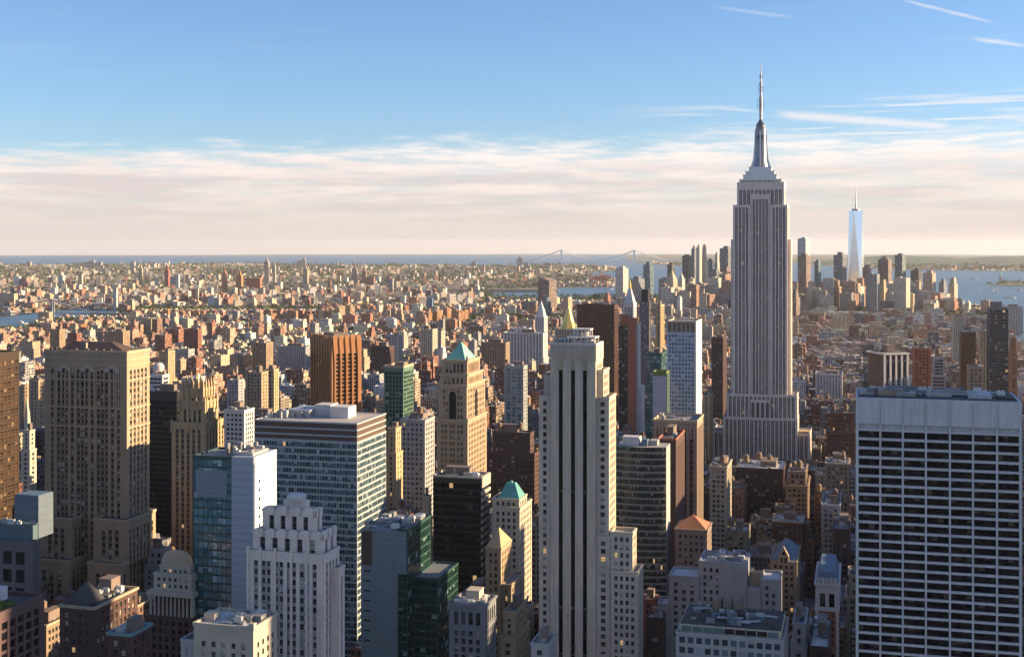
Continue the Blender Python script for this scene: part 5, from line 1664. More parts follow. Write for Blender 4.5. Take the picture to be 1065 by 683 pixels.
def downtown():
    """towers at the tip of the island: (left, right, top, distance, wall, style, label, category, name, crown)"""
    W = wall_mat
    cw = {'ice': (.60, .66, .72), 'glassgrey': (.20, .22, .25), 'pale': (.60, .55, .49), 'tan': (.52, .41, .30), 'brown': (.22, .16, .14), 'red': (.36, .15, .10), 'peach': (.52, .36, .26), 'dark': (.06, .06, .075), 'teal': (.10, .19, .23), 'white': (.62, .60, .58), 'gold': (.52, .38, .22), 'green': (.17, .23, .22)}
    L = [
        (829.5, 843.5, 248, 5600, 'ice', .75, 'bright white-topped glass tower right of the tallest skyscraper', 'glass_tower', ''),
        (829.5, 844.5, 266, 5200, 'brown', .5, 'dark brown-grey tower standing in front of the white-topped glass tower', 'office_tower', ''),
        (847, 854, 272, 5600, 'teal', .7, 'slim blue tower just left of the wide blue-grey slab', 'office_tower', ''),
        (867, 882.5, 265, 5500, 'glassgrey', .8, 'wide blue-grey slab left of the mirrored glass skyscraper', 'office_tower', ''),
        (850, 868, 294, 4900, 'red', .5, 'rust red stepped block below the wide blue-grey slab', 'office_block', 'step'),
        (881, 903, 299, 4900, 'pale', .6, 'pale sloping-roofed block under the mirrored glass skyscraper', 'office_block', 'slope'),
        (897, 906, 278, 5500, 'brown', .5, 'brown tower right beside the mirrored glass skyscraper', 'office_tower', ''),
        (913, 931, 270, 5600, 'brown', .5, 'brown tower with rounded top at the river end', 'office_tower', 'dome'),
        (930.5, 943.5, 265, 5500, 'green', .7, 'grey-green glass tower with dark top, tallest of the river group', 'office_tower', ''),
        (947, 961, 281, 5500, 'dark', .6, 'dark tower left of the peach sunlit tower', 'office_tower', ''),
        (960, 976, 284, 5300, 'peach', .55, 'peach stone tower with grid front facing the river', 'office_tower', ''),
        (976.5, 985, 293, 5400, 'glassgrey', .6, 'grey-blue low tower right of the peach tower', 'office_tower', ''),
        (986.5, 996.5, 290, 5300, 'tan', .5, 'last tan tower before the river on the right', 'apartment_tower', 'step'),
        (930, 939.5, 296, 4800, 'red', .5, 'left one of two red brick towers below the grey-green tower', 'apartment_tower', ''),
        (941, 951.5, 296, 4850, 'red', .5, 'right one of two red brick towers below the grey-green tower', 'apartment_tower', ''),
        (914, 923, 294, 4700, 'gold', .5, 'golden lit tower left of the two red brick towers', 'apartment_tower', 'step'),
        (985, 998, 311, 4700, 'red', .45, 'low red brick block at the waterfront', 'apartment_block', 'step'),
        (640, 653.5, 279, 5200, 'pale', .5, 'tall pale waterfront tower with bright sunlit edge', 'office_tower', ''),
        (654.5, 671, 290, 5300, 'glassgrey', .5, 'grey wide tower right of the pale waterfront tower', 'office_tower', ''),
        (669, 680, 275, 6000, 'teal', .75, 'teal-black glass tower right of the distant suspension bridge', 'office_tower', ''),
        (685, 696, 290, 5700, 'glassgrey', .5, 'grey-blue block between the teal glass tower and the pointed tan tower', 'office_block', ''),
        (693.5, 704.5, 290, 5000, 'tan', .5, 'tan tower with a steep pointed crown and pinnacle', 'masonry_tower', 'point'),
        (694, 702, 275, 6100, 'dark', .5, 'dark flat tower behind the pointed tan tower', 'office_tower', ''),
        (705, 712.5, 290, 5300, 'pale', .5, 'pale tower with green pyramid point left of the tall grey trio', 'masonry_tower', 'point'),
        (709.5, 719, 266, 5900, 'dark', .6, 'dark grey tower left of the tall grey trio', 'office_tower', ''),
        (719, 724.5, 259, 5700, 'glassgrey', .5, 'first spire-topped tower of the tall grey trio', 'masonry_tower', 'point'),
        (724, 730, 257, 5650, 'pale', .5, 'pale slender middle tower of the tall trio', 'office_tower', ''),
        (729.5, 735.5, 257, 5750, 'tan', .5, 'tan slender tower on the right of the tall trio', 'office_tower', 'step'),
        (736, 741, 270, 5900, 'glassgrey', .5, 'short grey tower right of the tall trio', 'office_tower', ''),
        (743, 748.5, 264, 6000, 'pale', .5, 'pale slim stepped tower left of the broad grey slab', 'masonry_tower', 'step'),
        (748.5, 763, 258, 5900, 'glassgrey', .75, 'broad grey slab touching the tallest skyscraper', 'office_tower', ''),
        (737, 751, 283, 5100, 'glassgrey', .7, 'grey glass block below the broad grey slab', 'office_block', ''),
        (750, 760, 279, 5200, 'brown', .5, 'brown block with lit edge below the broad grey slab', 'office_block', ''),
        (704, 709.5, 309, 4300, 'white', .4, 'small white round-topped tower among the downtown fabric', 'masonry_tower', 'dome'),
        (712, 722, 296, 4700, 'tan', .5, 'tan stepped tower below the tall grey trio', 'masonry_tower', 'step'),
        (559.5, 579, 292, 4650, 'brown', .55, 'broad red-brown brick tower alone beside the channel', 'apartment_tower', 'slope'),
        (585, 595, 311, 4300, 'peach', .4, 'low peach block right of the broad red-brown tower', 'apartment_block', ''),
        (563, 573, 312, 4300, 'teal', .6, 'small teal block below the broad red-brown tower', 'office_block', ''),
        (628, 635, 307, 4700, 'red', .5, 'small red tower left of the pale waterfront tower', 'apartment_tower', ''),
        (822, 832, 305, 4400, 'brown', .5, 'brown block right of the tallest skyscraper', 'office_block', 'step'),
        (905, 914, 300, 5000, 'glassgrey', .6, 'grey block between the brown tower and the golden lit tower', 'office_block', ''),
        (952, 958, 300, 5000, 'gold', .5, 'small gold tower below the dark tower', 'apartment_tower', ''),
    ]
    for i, (a, b, yt, Y, c, sty, lab, nm, crown) in enumerate(L):
        left = False
        m_ = (b - a) * (.72 if not left else .1)
        if left: B = Bld(nm, lab, nm.replace('_', ' '), a, a + .6, b, yt, Y, vis=min(yt + 25, 330), left=True, side=35 + i % 3 * 8)
        else: B = Bld(nm, lab, nm.replace('_', ' '), a, a + (b - a) * .6, b, yt, Y, vis=min(yt + 25, 330), th=.62)
        B.d = min(B.d, 60)
        w, d, h = B.w, min(B.d, 60), B.h
        col = cw[c]
        s = MB()
        if crown == 'step':
            s.cbox(0, 0, w, d, 0, h * .82, 0, col, (.2, .2, .2), 4.5, 4, sty, i); s.cbox(0, 0, w * .72, d * .7, h * .82, h, 0, col, (.3, .3, .3), 4.5, 4, sty, i)
        else:
            s.cbox(0, 0, w, d, 0, h, 0, col, (.2, .2, .2), 4.5, 4, sty, i)
        s.build('wall', CITY, B.root)
        t = MB()
        if crown == 'point':
            t.frus((-w * .42, w * .42, -d * .42, d * .42), h, (-.6, .6, -.6, .6), h + w * 1.25, 0, (*[k * .8 for k in col], 0)); t.build('pyramid_roof', CITY, B.root)
        elif crown == 'dome':
            t.cyl(0, 0, [(w * .45, h), (w * .42, h + w * .12), (w * .3, h + w * .26), (w * .1, h + w * .34)], 12, 0, (*col, 0)); t.build('dome', CITY, B.root)
        elif crown == 'slope':
            t.frus((-w * .5, w * .5, -d * .5, d * .5), h, (-w * .5, -w * .1, -d * .5, d * .5), h + w * .22, 0, (*col, 0)); t.build('sloped_roof', CITY, B.root)
        else:
            t.cbox(w * .05, 0, w * .5, d * .5, h, h + 6 + i % 4 * 2, 0, tuple(k * .7 for k in col), (.15, .15, .15), 5, 5, 0); t.build('plant_room', CITY, B.root)


def con_ed():
    B = Bld('masonry_tower', 'white tower with a round columned lantern and pointed top left of the gilded spire', 'tower', 556, 566, 569.5, 330, 2700, vis=370)
    w, d, h = B.w, B.d, B.h
    B.shaft(-w / 2, w / 2, -d / 2, d / 2, 0, h, st(WHITEB, G_DARK, bw=4.4, fh=4, cw=2, maxwin=10))
    m = MB(); m.frus((-w * .42, w * .42, -d * .42, d * .42), h + .5, (-w * .25, w * .25, -d * .25, d * .25), B.lz(321)); m.frus((-w * .22, w * .22, -d * .22, d * .22), B.lz(321), (-.4, .4, -.4, .4), B.lz(313)); B.part('lantern', m, WHITEB)
    B.done()
    B = Bld('office_block', 'wide pale grey stone block with even window columns left of the gilded spire', 'office block', 523, 565, 569, 347, 2300, vis=366)
    w, d, h = B.w, B.d, B.h
    B.shaft(-w / 2, w / 2, -d / 2, d / 2, 0, h, st(WHITEB, G_DARK, bw=6, pw=.5, fh=4, sh=.3, sd=.3, cw=2.5, roof=GREYROOF))
    B.clutter(-w / 2, w / 2, -d / 2, d / 2, h, 91, 4)
    B.done()
    for (xl, xc, xr, yt, Y, vis, m, lab) in (
        (288, 318, 324, 361, 2300, 385, GREYST, 'wide low blue-grey block left of the orange brown finned tower'),
        (262, 277, 284, 357, 2100, 385, BRICKT, 'pair-shafted tan tower left of the low blue-grey block'),
        (500, 526, 530, 357, 2100, 380, BRICKT, 'tan square block behind the green pyramid tower'),
        (386, 405, 410, 361, 2000, 384, BRICKD, 'brown ribbed tower right of the orange brown finned tower'),
        (437, 450, 455, 343, 2300, 365, CREAM, 'cream tower with stepped top left above the green pyramid tower'),
        (455, 459, 463, 345, 2500, 362, CREAM, 'narrow cream tower just left of the green pyramid'),
        (406, 414, 419, 350, 2300, 385, GREYST, 'two-tone grey tower between the finned tower and the cream stepped tower'),
        (108, 128, 135, 345, 2600, 362, BRICKT, 'tan slab above the hipped roof of the massive skyscraper'),
        (52, 62, 68, 343, 2500, 366, BRICKT, 'tan tower left above the massive skyscraper'),
        (70, 80, 85, 347, 2700, 362, BRICKR, 'brick tower between two tan slabs above the massive skyscraper'),
        (191, 206, 210, 343, 2900, 362, BRICKR, 'isolated brown brick tower near the green park'),
        (255, 272, 279, 388, 1350, 430, TANSTONE, 'tan slab in front of the blue-grey block, lit on its right'),
        (277, 285, 290, 385, 1400, 430, GOLDSTONE, 'narrow golden slab paired with the tan slab'),
        (0, 22, 30, 402, 1300, 440, BRICKT, 'broad tan block between the left edge tower and the tan skyscraper'),
        (30, 40, 47, 396, 1250, 440, TANSTONE, 'golden lit tan tower just left of the massive skyscraper'),
        (165, 175, 182, 366, 1900, 400, GOLDSTONE, 'golden tower just above the white brick tower'),
        (236, 248, 254, 396, 1500, 430, GREYST, 'grey tower above the white stepped balcony tower'),
        (740, 752, 758, 352, 1700, 440, BRICKD, 'dark brown block left of the tallest skyscraper shaft'),
        (731, 738, 742, 412, 1300, 470, GOLDSTONE, 'slender sunlit golden slab between the blue grid tower and the tallest skyscraper'),
        (848, 876, 880, 390, 1900, 415, WHITEB, 'white grid-fronted loft right of the tallest skyscraper'),
        (990, 1000, 1004, 330, 2600, 355, CREAM, 'cream stepped apartment house in front of the waterfront'),
        (1043, 1060, 1064, 319, 3600, 332, PALEROOF, 'long pale pier shed by the river behind the dark tall tower'),
        ):
        left = xl > 893
        B = Bld('apartment_block', lab, 'apartment block', xl, xl + .6 if left else xc, xr, yt, Y, vis=vis, left=left, side=30 if left else None, maxwin=24)
        w, d, h = B.w, B.d, B.h
        B.shaft(-w / 2, w / 2, -d / 2, d / 2, 0, h, st(m, G_DARK, bw=4.2, pw=.5, fh=3.6, cw=2, tb=1.5))
        B.clutter(-w / 2, w / 2, -d / 2, d / 2, h, int(xl), 3)
        B.done()


brown_edge_tower(); tan_hpattern_tower(); gothic_crown_tower(); black_slab(); teal_white_tower(); scalloped_tower()
ribbon_block(); fluted_bronze_tower(); green_glass_tower(); grey_clad_block(); black_box_tower(); green_pyramid_tower()
teal_roof_tower(); spire_gable_tower(); slotted_skyscraper(); curved_glass_block(); rust_slab(); striped_tower()
diamond_tower(); teal_slim_tower(); rust_pair(); bronze_slab(); gold_pyramid(); clock_tower(); orange_pyramid()
grey_white_block(); vaulted_roof_block(); blue_gable_tower(); mansard_building(); white_grid_tower(); dome_colonnade()
cream_corner_block(); big_window_block(); roof_garden_block(); hip_roof_block(); column_front_block(); small_towers()
columned_dark_tower(); dark_tall_tower(); great_skyscraper(); wtc_tower(); downtown(); con_ed()

# ------------------------------------------------------------------ ground, water, far hills
WATERS = [
    [(-400, 352), (0, 342.5), (37, 339), (68, 332), (90, 329), (128, 327.5), (128, 322), (62, 321.5), (50, 324.5), (0, 329), (-400, 336)],
    [(508, 307), (560, 309.5), (640, 307.5), (705, 309), (720, 296), (700, 281), (665, 281), (622, 282.5), (604, 285.5), (618, 289), (640, 291), (641, 298), (581, 299), (560, 300.5), (508, 304.5)],
]
COAST = [(-500, 277), (0, 275.6), (240, 274.4), (500, 277), (590, 275.6), (640, 277.4), (643, 299), (700, 301), (760, 304), (820, 307), (895, 310), (960, 313), (1000, 319), (1038, 326), (1056, 353), (1065, 353.5), (1600, 430)]
FARLAND = [
    [(838, 274), (895, 279), (960, 280.4), (1065, 281.5), (1600, 288), (1600, 265.6), (838, 265.6)],
    [(652, 271.5), (700, 276), (765, 277), (840, 272), (840, 265.6), (652, 265.6)],
    [(1026, 295.8), (1043, 293.4), (1070, 292.6), (1120, 293.5), (1120, 297), (1050, 297)],
]


def in_poly(px, py, poly):
    c = np.zeros(px.shape, bool)
    n = len(poly)
    for i in range(n):
        x0, y0 = poly[i]; x1, y1 = poly[(i + 1) % n]
        if y0 == y1: continue
        k = ((y0 > py) != (y1 > py)) & (px < (x1 - x0) * (py - y0) / (y1 - y0) + x0)
        c ^= k
    return c


def is_land(px, py):
    px, py = np.asarray(px, float), np.asarray(py, float)
    cy = np.interp(px, [a for a, _ in COAST], [b for _, b in COAST])
    l = py > cy
    for w in WATERS: l &= ~in_poly(px, py, w)
    for w in FARLAND: l |= in_poly(px, py, w)
    return l


def ground_mat():
    m, g, p, out = principled('ground_mix')
    oc = g.n('ShaderNodeTexCoord').outputs['Object']
    sp = g.n('ShaderNodeSeparateXYZ'); g.put(sp.inputs[0], oc)
    far = g.step(sp.outputs[1], 2800, 6000)
    n1 = g.noise(oc, .012, 5, .7); n2 = g.noise(oc, .0016, 4, .6); n3 = g.noise(oc, .05, 3, .6)
    asph = g.mix(n3, (.035, .034, .036), (.075, .072, .07))
    green = g.mix(n1, (.035, .055, .02), (.10, .12, .05))
    town = g.mix(g.step(n1, .42, .6), (.20, .16, .13), green)
    c = g.mix(far, asph, g.mix(g.step(n2, .35, .65), town, green))
    g.put(p.inputs['Base Color'], c); p.inputs['Roughness'].default_value = .95
    return m


def water_mat():
    m, g, p, out = principled('sea_water')
    oc = g.n('ShaderNodeTexCoord').outputs['Object']
    n1 = g.noise(g.vmul(oc, (1, .35, 1)), .0012, 5, .6)
    g.put(p.inputs['Base Color'], g.mix(n1, (.07, .16, .25), (.12, .23, .33)))
    g.put(p.inputs['Roughness'], g.m('ADD', .28, g.m('MULTIPLY', n1, .3)))
    bmp = g.n('ShaderNodeBump'); bmp.inputs['Strength'].default_value = .5; bmp.inputs['Distance'].default_value = 1.5
    g.put(bmp.inputs['Height'], g.noise(oc, .03, 4, .6)); g.put(p.inputs['Normal'], bmp.outputs[0])
    p.inputs['Specular IOR Level'].default_value = .12
    return m


def build_ground():
    # water: a curved disc out past the horizon
    b = MB()
    rr = [0] + list(np.geomspace(1200, 78000, 70)); n = 120
    b.v.append((0, 0, -2.0))
    for r in rr[1:]:
        for i in range(n):
            a = 2 * math.pi * i / n
            x, y = r * math.cos(a), r * math.sin(a); b.v.append((x, y, gz(x, y) - 2.0))
    for i in range(n): b.idx((0, 1 + i, 1 + (i + 1) % n))
    for j in range(len(rr) - 2):
        for i in range(n):
            i2 = (i + 1) % n; o = 1 + j * n
            b.idx((o + i, o + n + i, o + n + i2, o + i2))
    tag(b.build('sea', water_mat(), smooth=True), kind='structure')
    # land: one sheet with the rivers and the bay cut out of it
    ys = np.concatenate([np.arange(265.7, 272, .25), np.arange(272, 300, .4), np.arange(300, 360, .8), np.arange(360, 700, 8), [760, 900, 1200, 1800, 3000, 6000]])
    xs = np.arange(-520, 1620, 4.0)
    Yd = np.array([y_ground(y) for y in ys])
    nx = len(xs)
    X = (xs[None, :] - CX) * Yd[:, None] / F; Yg = np.repeat(Yd[:, None], nx, 1)
    Z = -(X * X + Yg * Yg) / R2
    V = np.stack([X, Yg, Z], -1).reshape(-1, 3)
    cx_, cy_ = np.meshgrid((xs[:-1] + xs[1:]) / 2, (ys[:-1] + ys[1:]) / 2)
    L = is_land(cx_, cy_)
    jj, ii = np.nonzero(L)
    fs = np.stack([(jj + 1) * nx + ii, (jj + 1) * nx + ii + 1, jj * nx + ii + 1, jj * nx + ii], -1)
    # the rest of the ground, under and behind the viewpoint
    k = len(V); y0 = float(Yd[-1])
    V = np.concatenate([V, [[-4000, -3000, 0], [4000, -3000, 0], [4000, y0, 0], [-4000, y0, 0]]])
    fl = [tuple(int(q) for q in f) for f in fs] + [(k, k + 1, k + 2, k + 3)]
    me = bpy.data.meshes.new('ground'); me.from_pydata([tuple(v) for v in V], [], fl)
    me.materials.append(ground_mat())
    o = bpy.data.objects.new('ground', me); COL.objects.link(o); tag(o, kind='structure')


def ridge(name, px0, px1, Y, depth, hfun, mat):
    b = MB(); nx = 120; ny = 9
    for j in range(ny):
        for i in range(nx):
            u, v = i / (nx - 1), j / (ny - 1)
            y = Y + depth * v; x = (px0 + (px1 - px0) * u - CX) * Y / F * (1 + v * depth / Y)
            e = math.sin(math.pi * min(1, u * 4) / 2) * math.sin(math.pi * min(1, (1 - u) * 4) / 2)
            b.v.append((x, y, gz(x, y) - 3 + hfun(u, v) * math.sin(math.pi * v) * e))
    for j in range(ny - 1):
        for i in range(nx - 1):
            o = j * nx + i; b.idx((o, o + 1, o + nx + 1, o + nx))
    tag(b.build(name, mat, smooth=True), kind='structure')


def hills():
    m, g, p, out = principled('wooded_hill')
    oc = g.n('ShaderNodeTexCoord').outputs['Object']
    n1 = g.noise(oc, .004, 5, .65)
    c = g.mix(g.step(n1, .60, .66), g.mix(g.noise(oc, .02, 4, .6), (.025, .075, .05), (.05, .11, .065)), (.22, .22, .20))
    g.put(p.inputs['Base Color'], c); p.inputs['Roughness'].default_value = 1
    rn = random.Random(3)
    ph = [rn.uniform(0, 6) for _ in range(6)]
    ridge('hills', 830, 1330, 15500, 5200, lambda u, v: 112 + 18 * math.sin(u * 9 + ph[0]) + 12 * math.sin(u * 23 + ph[1]) + 6 * math.sin(u * 60 + v * 5), m)
    ridge('far_hills', 150, 1250, 44000, 7000, lambda u, v: 32 + 5 * math.sin(u * 11 + ph[2]) + 3 * math.sin(u * 31 + ph[3]), m)
    ridge('far_shore', -300, 300, 50000, 6000, lambda u, v: 11 + 3 * math.sin(u * 17 + ph[4]), m)


# ------------------------------------------------------------------ the fabric of the city
WALLS = [((.30, .125, .08), 18, 'red brick'), ((.20, .11, .08), 13, 'brown brick'), ((.40, .28, .19), 20, 'tan'), ((.50, .41, .30), 15, 'cream'),
         ((.27, .26, .26), 11, 'grey'), ((.58, .55, .50), 9, 'white'), ((.36, .20, .14), 12, 'rust pink'), ((.12, .12, .13), 4, 'charcoal')]
ROOFS = [(.07, .07, .075), (.10, .09, .09), (.17, .16, .16), (.24, .23, .22), (.42, .40, .38), (.55, .54, .53), (.30, .24, .19)]


def pick_wall(r, warm=0):
    t = r.random() * sum(w for _, w, _ in WALLS); a = 0
    for c, w, nme in WALLS:
        a += w
        if t <= a: break
    j = r.uniform(.78, 1.2)
    return tuple(min(.85, k * j * r.uniform(.95, 1.05)) for k in c), nme


HR = [(x, y, .5 * math.hypot(w, d), w, d, th, a, b, yt, Y, vis) for (x, y, w, d, th, a, b, yt, Y, vis) in HEROES]


def clear_of_heroes(x, y, w, d):
    r = .5 * math.hypot(w, d)
    for (hx, hy, hr, hw, hd, th, *_r) in HR:
        dx, dy = x - hx, y - hy
        if dx * dx + dy * dy < (hr + r) ** 2:
            a = dx * math.cos(th) - dy * math.sin(th); b = dx * math.sin(th) + dy * math.cos(th)
            if abs(a) < hw / 2 + w / 2 + 1.5 and abs(b) < hd / 2 + d / 2 + 1.5: return False
    return True


def ceiling_for(pxl, pxr, Y):
    """how high (lowest allowed picture row) a building may reach without hiding a landmark behind it"""
    c = 0
    for (hx, hy, hr, hw, hd, th, a, b, yt, hY, vis) in HR:
        if hY > Y and a < pxr and b > pxl: c = max(c, vis)
    return c


BL = []     # dicts: x, y, w, d, h, rot, col, roof, Y, pxl, pxr, ytop


SIGHT = [(-80, 40, 341.5), (40, 74, 335), (74, 130, 329), (130, 330, 322), (330, 500, 316), (500, 645, 308.5), (645, 900, 304), (900, 965, 314), (965, 1010, 321), (1010, 1045, 329), (1045, 1200, 354)]


LAST = {}


def gy0(Y): return EY + (H + Y * Y / R2) * F / Y


def add_b(x, y, w, d, h, rot, r, kind, col=None, nme=None, force=False):
    Y = y - abs(math.sin(rot)) * w / 2 - d / 2
    if Y < 150: return
    px = CX + F * x / Y
    hw = (w * abs(math.cos(rot)) + d * abs(math.sin(rot))) / 2 * F / Y
    if px + hw < -70 or px - hw > 1140: return
    g = gz(x, y)
    if not force:
        lim = ceiling_for(px - hw, px + hw, Y)
        if lim:
            hm = H - (lim - EY) * Y / F - g
            if hm < 8: return
            if h > hm: h = hm * r.uniform(.8, 1.0)
        sl = max([v for a_, b_, v in SIGHT if a_ < px + hw and b_ > px - hw] or [0])
        if sl:
            hm = H - (sl - EY) * Y / F - g
            if hm < 7 and Y < 6000 and gy0(Y) > sl: return
            if h > hm > 0: h = max(7, hm * r.uniform(.75, 1))
        hm = H - (338 - EY) * Y / F - g if Y < 3000 else 1e9
        if Y < 3000 and h > hm: h = max(10, hm)
    ytop = EY + (H - h - g) * F / Y
    if ytop > 690: return
    if not clear_of_heroes(x, y, w, d): return
    if col is None:
        if kind in LAST and r.random() < .4: col, nme = LAST[kind]
        else: LAST[kind] = col, nme = pick_wall(r)
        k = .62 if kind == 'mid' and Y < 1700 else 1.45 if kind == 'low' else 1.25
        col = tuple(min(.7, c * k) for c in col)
    BL.append(dict(x=x, y=y, w=w, d=d, h=h, rot=rot, col=col, nme=nme, roof=r.choice(ROOFS), Y=Y, pxl=px - hw, pxr=px + hw, ytop=ytop, g=g, kind=kind, seed=len(BL), tier=r.random(), tank=r.random(), fh=r.choice((3.3, 3.6, 3.8, 4.1)), cw=r.choice((2.6, 3.0, 3.4, 4.2)), sty=r.choice((.5, .55, .6, .66, .72))))


AVES = [-3000, -2750, -2500, -2250, -2000, -1780, -1560, -1350, -1150, -960, -820, -685, -550, -415, -273, 18, 275, 530, 795, 1060, 1330, 1600, 1900, 2200, 2500, 2800, 3100]
BLOCKS = []


def midtown():
    r = random.Random(12)
    c, s = math.cos(TH), math.sin(TH)
    v = 430
    while v < 3100:
        for a in range(len(AVES) - 1):
            u0, u1 = AVES[a] + 14, AVES[a + 1] - 14
            um, vm = (u0 + u1) / 2, v + 31
            X, Yy = um * c + vm * s, -um * s + vm * c
            if Yy < 380: continue
            px = CX + F * X / Yy
            hwpx = (u1 - u0) / 2 * F / Yy
            if px + hwpx < -120 or px - hwpx > 1200: continue
            BLOCKS.append((u0, u1, v, v + 62))
            for row in (0, 1):
                u = u0 + 1
                vv = v + 1.5 + row * 30
                while u < u1 - 8:
                    w = r.choice((7, 8, 11, 14, 15, 18, 22, 28)) * (1 if Yy < 1800 else 1.15)
                    w = min(w, u1 - u)
                    d = r.uniform(22, 29.3)
                    uc, vc = u + w / 2, vv + d / 2 + (0 if row == 0 else 29.3 - d)
                    x, y = uc * c + vc * s, -uc * s + vc * c
                    px_ = CX + F * x / y
                    t = r.random()
                    if y < 1500:
                        h = r.uniform(26, 62) if t < .75 else r.uniform(55, 92)
                        if px_ < 300: h = r.uniform(22, 62) if t < .7 else r.uniform(60, 105)
                    elif y < 2200:
                        h = r.uniform(18, 52) if t < .85 else r.uniform(50, 85)
                    else:
                        h = r.uniform(12, 26) if t < .9 else r.uniform(30, 62)
                    if 690 < px_ < 900 and y > 1300: h *= .72
                    if w < 12: h *= .7
                    add_b(x, y, w - .5, d, h, TH, r, 'mid')
                    u += w
        v += 80
    # village and lower east side, the grids turned
    for (v0, v1, rot, pu) in ((3110, 4650, TH, 62), (4650, 5300, TH + .35, 70)):
        v = v0
        while v < v1:
            u = -4200
            while u < 3600:
                for row in (0, 1):
                    q = u + 6; hb = r.uniform(10, 16.5)
                    while q < u + 190:
                        w = r.choice((12, 18, 24, 30, 40))
                        d = r.uniform(18, 25)
                        uc, vc = q + w / 2, v + row * 26 + d / 2
                        x, y = uc * c + vc * s, -uc * s + vc * c
                        q += w
                        px = CX + F * x / y
                        if not -60 < px < 1120: continue
                        gy = EY + (H - gz(x, y)) * F / y
                        if not is_land(np.array([px]), np.array([gy - .6]))[0] or not is_land(np.array([px]), np.array([gy + .6]))[0]: continue
                        if PARK(px, gy): continue
                        t = r.random()
                        h = hb + r.uniform(-2, 2) if t < (.93 if px < 640 else .86) else r.uniform(20, 48)
                        if px > 640: h *= 1.3
                        add_b(x, y, w - .6, d, h, rot, r, 'low')
                u += 206
            v += pu
    # public housing: cross-shaped brick slabs in lawns by the river
    for k in range(34):
        px0 = r.uniform(120, 520) if k % 4 else r.uniform(-20, 130)
        gy0_ = r.uniform(325, 338) if px0 > 130 else r.uniform(346, 356)
        rot = r.choice((TH, TH + .6, TH + .3))
        col, nme = r.choice([((.50, .25, .12), 'orange brick'), ((.42, .19, .11), 'red brick'), ((.54, .38, .23), 'tan'), ((.36, .17, .11), 'red brick'), ((.58, .46, .31), 'cream')])
        hh = r.choice((36, 40, 44, 52, 58)); w = r.uniform(20, 34)
        for q in range(r.randint(4, 9)):
            px, gy = px0 + r.gauss(0, 17), gy0_ + r.gauss(0, 2.0)
            Y = y_ground(gy)
            if not is_land(np.array([px]), np.array([gy - 1.5]))[0] or not is_land(np.array([px]), np.array([gy + 1]))[0] or PARK(px, gy): continue
            add_b((px - CX) * Y / F, Y, w, r.uniform(14, 20), hh * r.uniform(.95, 1.05), rot, r, 'project', col, nme)
    # the crowded tip of the island
    for k in range(230):
        px, Y = r.uniform(690, 1000), r.uniform(4500, 5500)
        yt = r.uniform(284, 306) + max(0, px - 900) * .1
        g_ = EY + (H - gz((px - CX) * Y / F, Y)) * F / Y
        if not is_land(np.array([px]), np.array([g_]))[0]: continue
        col = r.choice(((.55, .46, .36), (.60, .56, .50), (.40, .27, .19), (.26, .27, .29), (.48, .36, .25), (.36, .20, .14), (.62, .55, .44)))
        add_b((px - CX) * Y / F, Y, r.uniform(24, 52), r.uniform(20, 40), max(24, (g_ - yt) * Y / F * (1 if r.random() < .35 else .62)), r.choice((.62, .3, .8)), r, 'project', col, 'stone', force=True)


def PARK(px, gy):
    return (212 < px < 318 and 353 < gy < 362.5) or (486 < px < 500 and 330 < gy < 340) or (905 < px < 948 and 344 < gy < 353) or (520 < px < 545 and 330 < gy < 338)


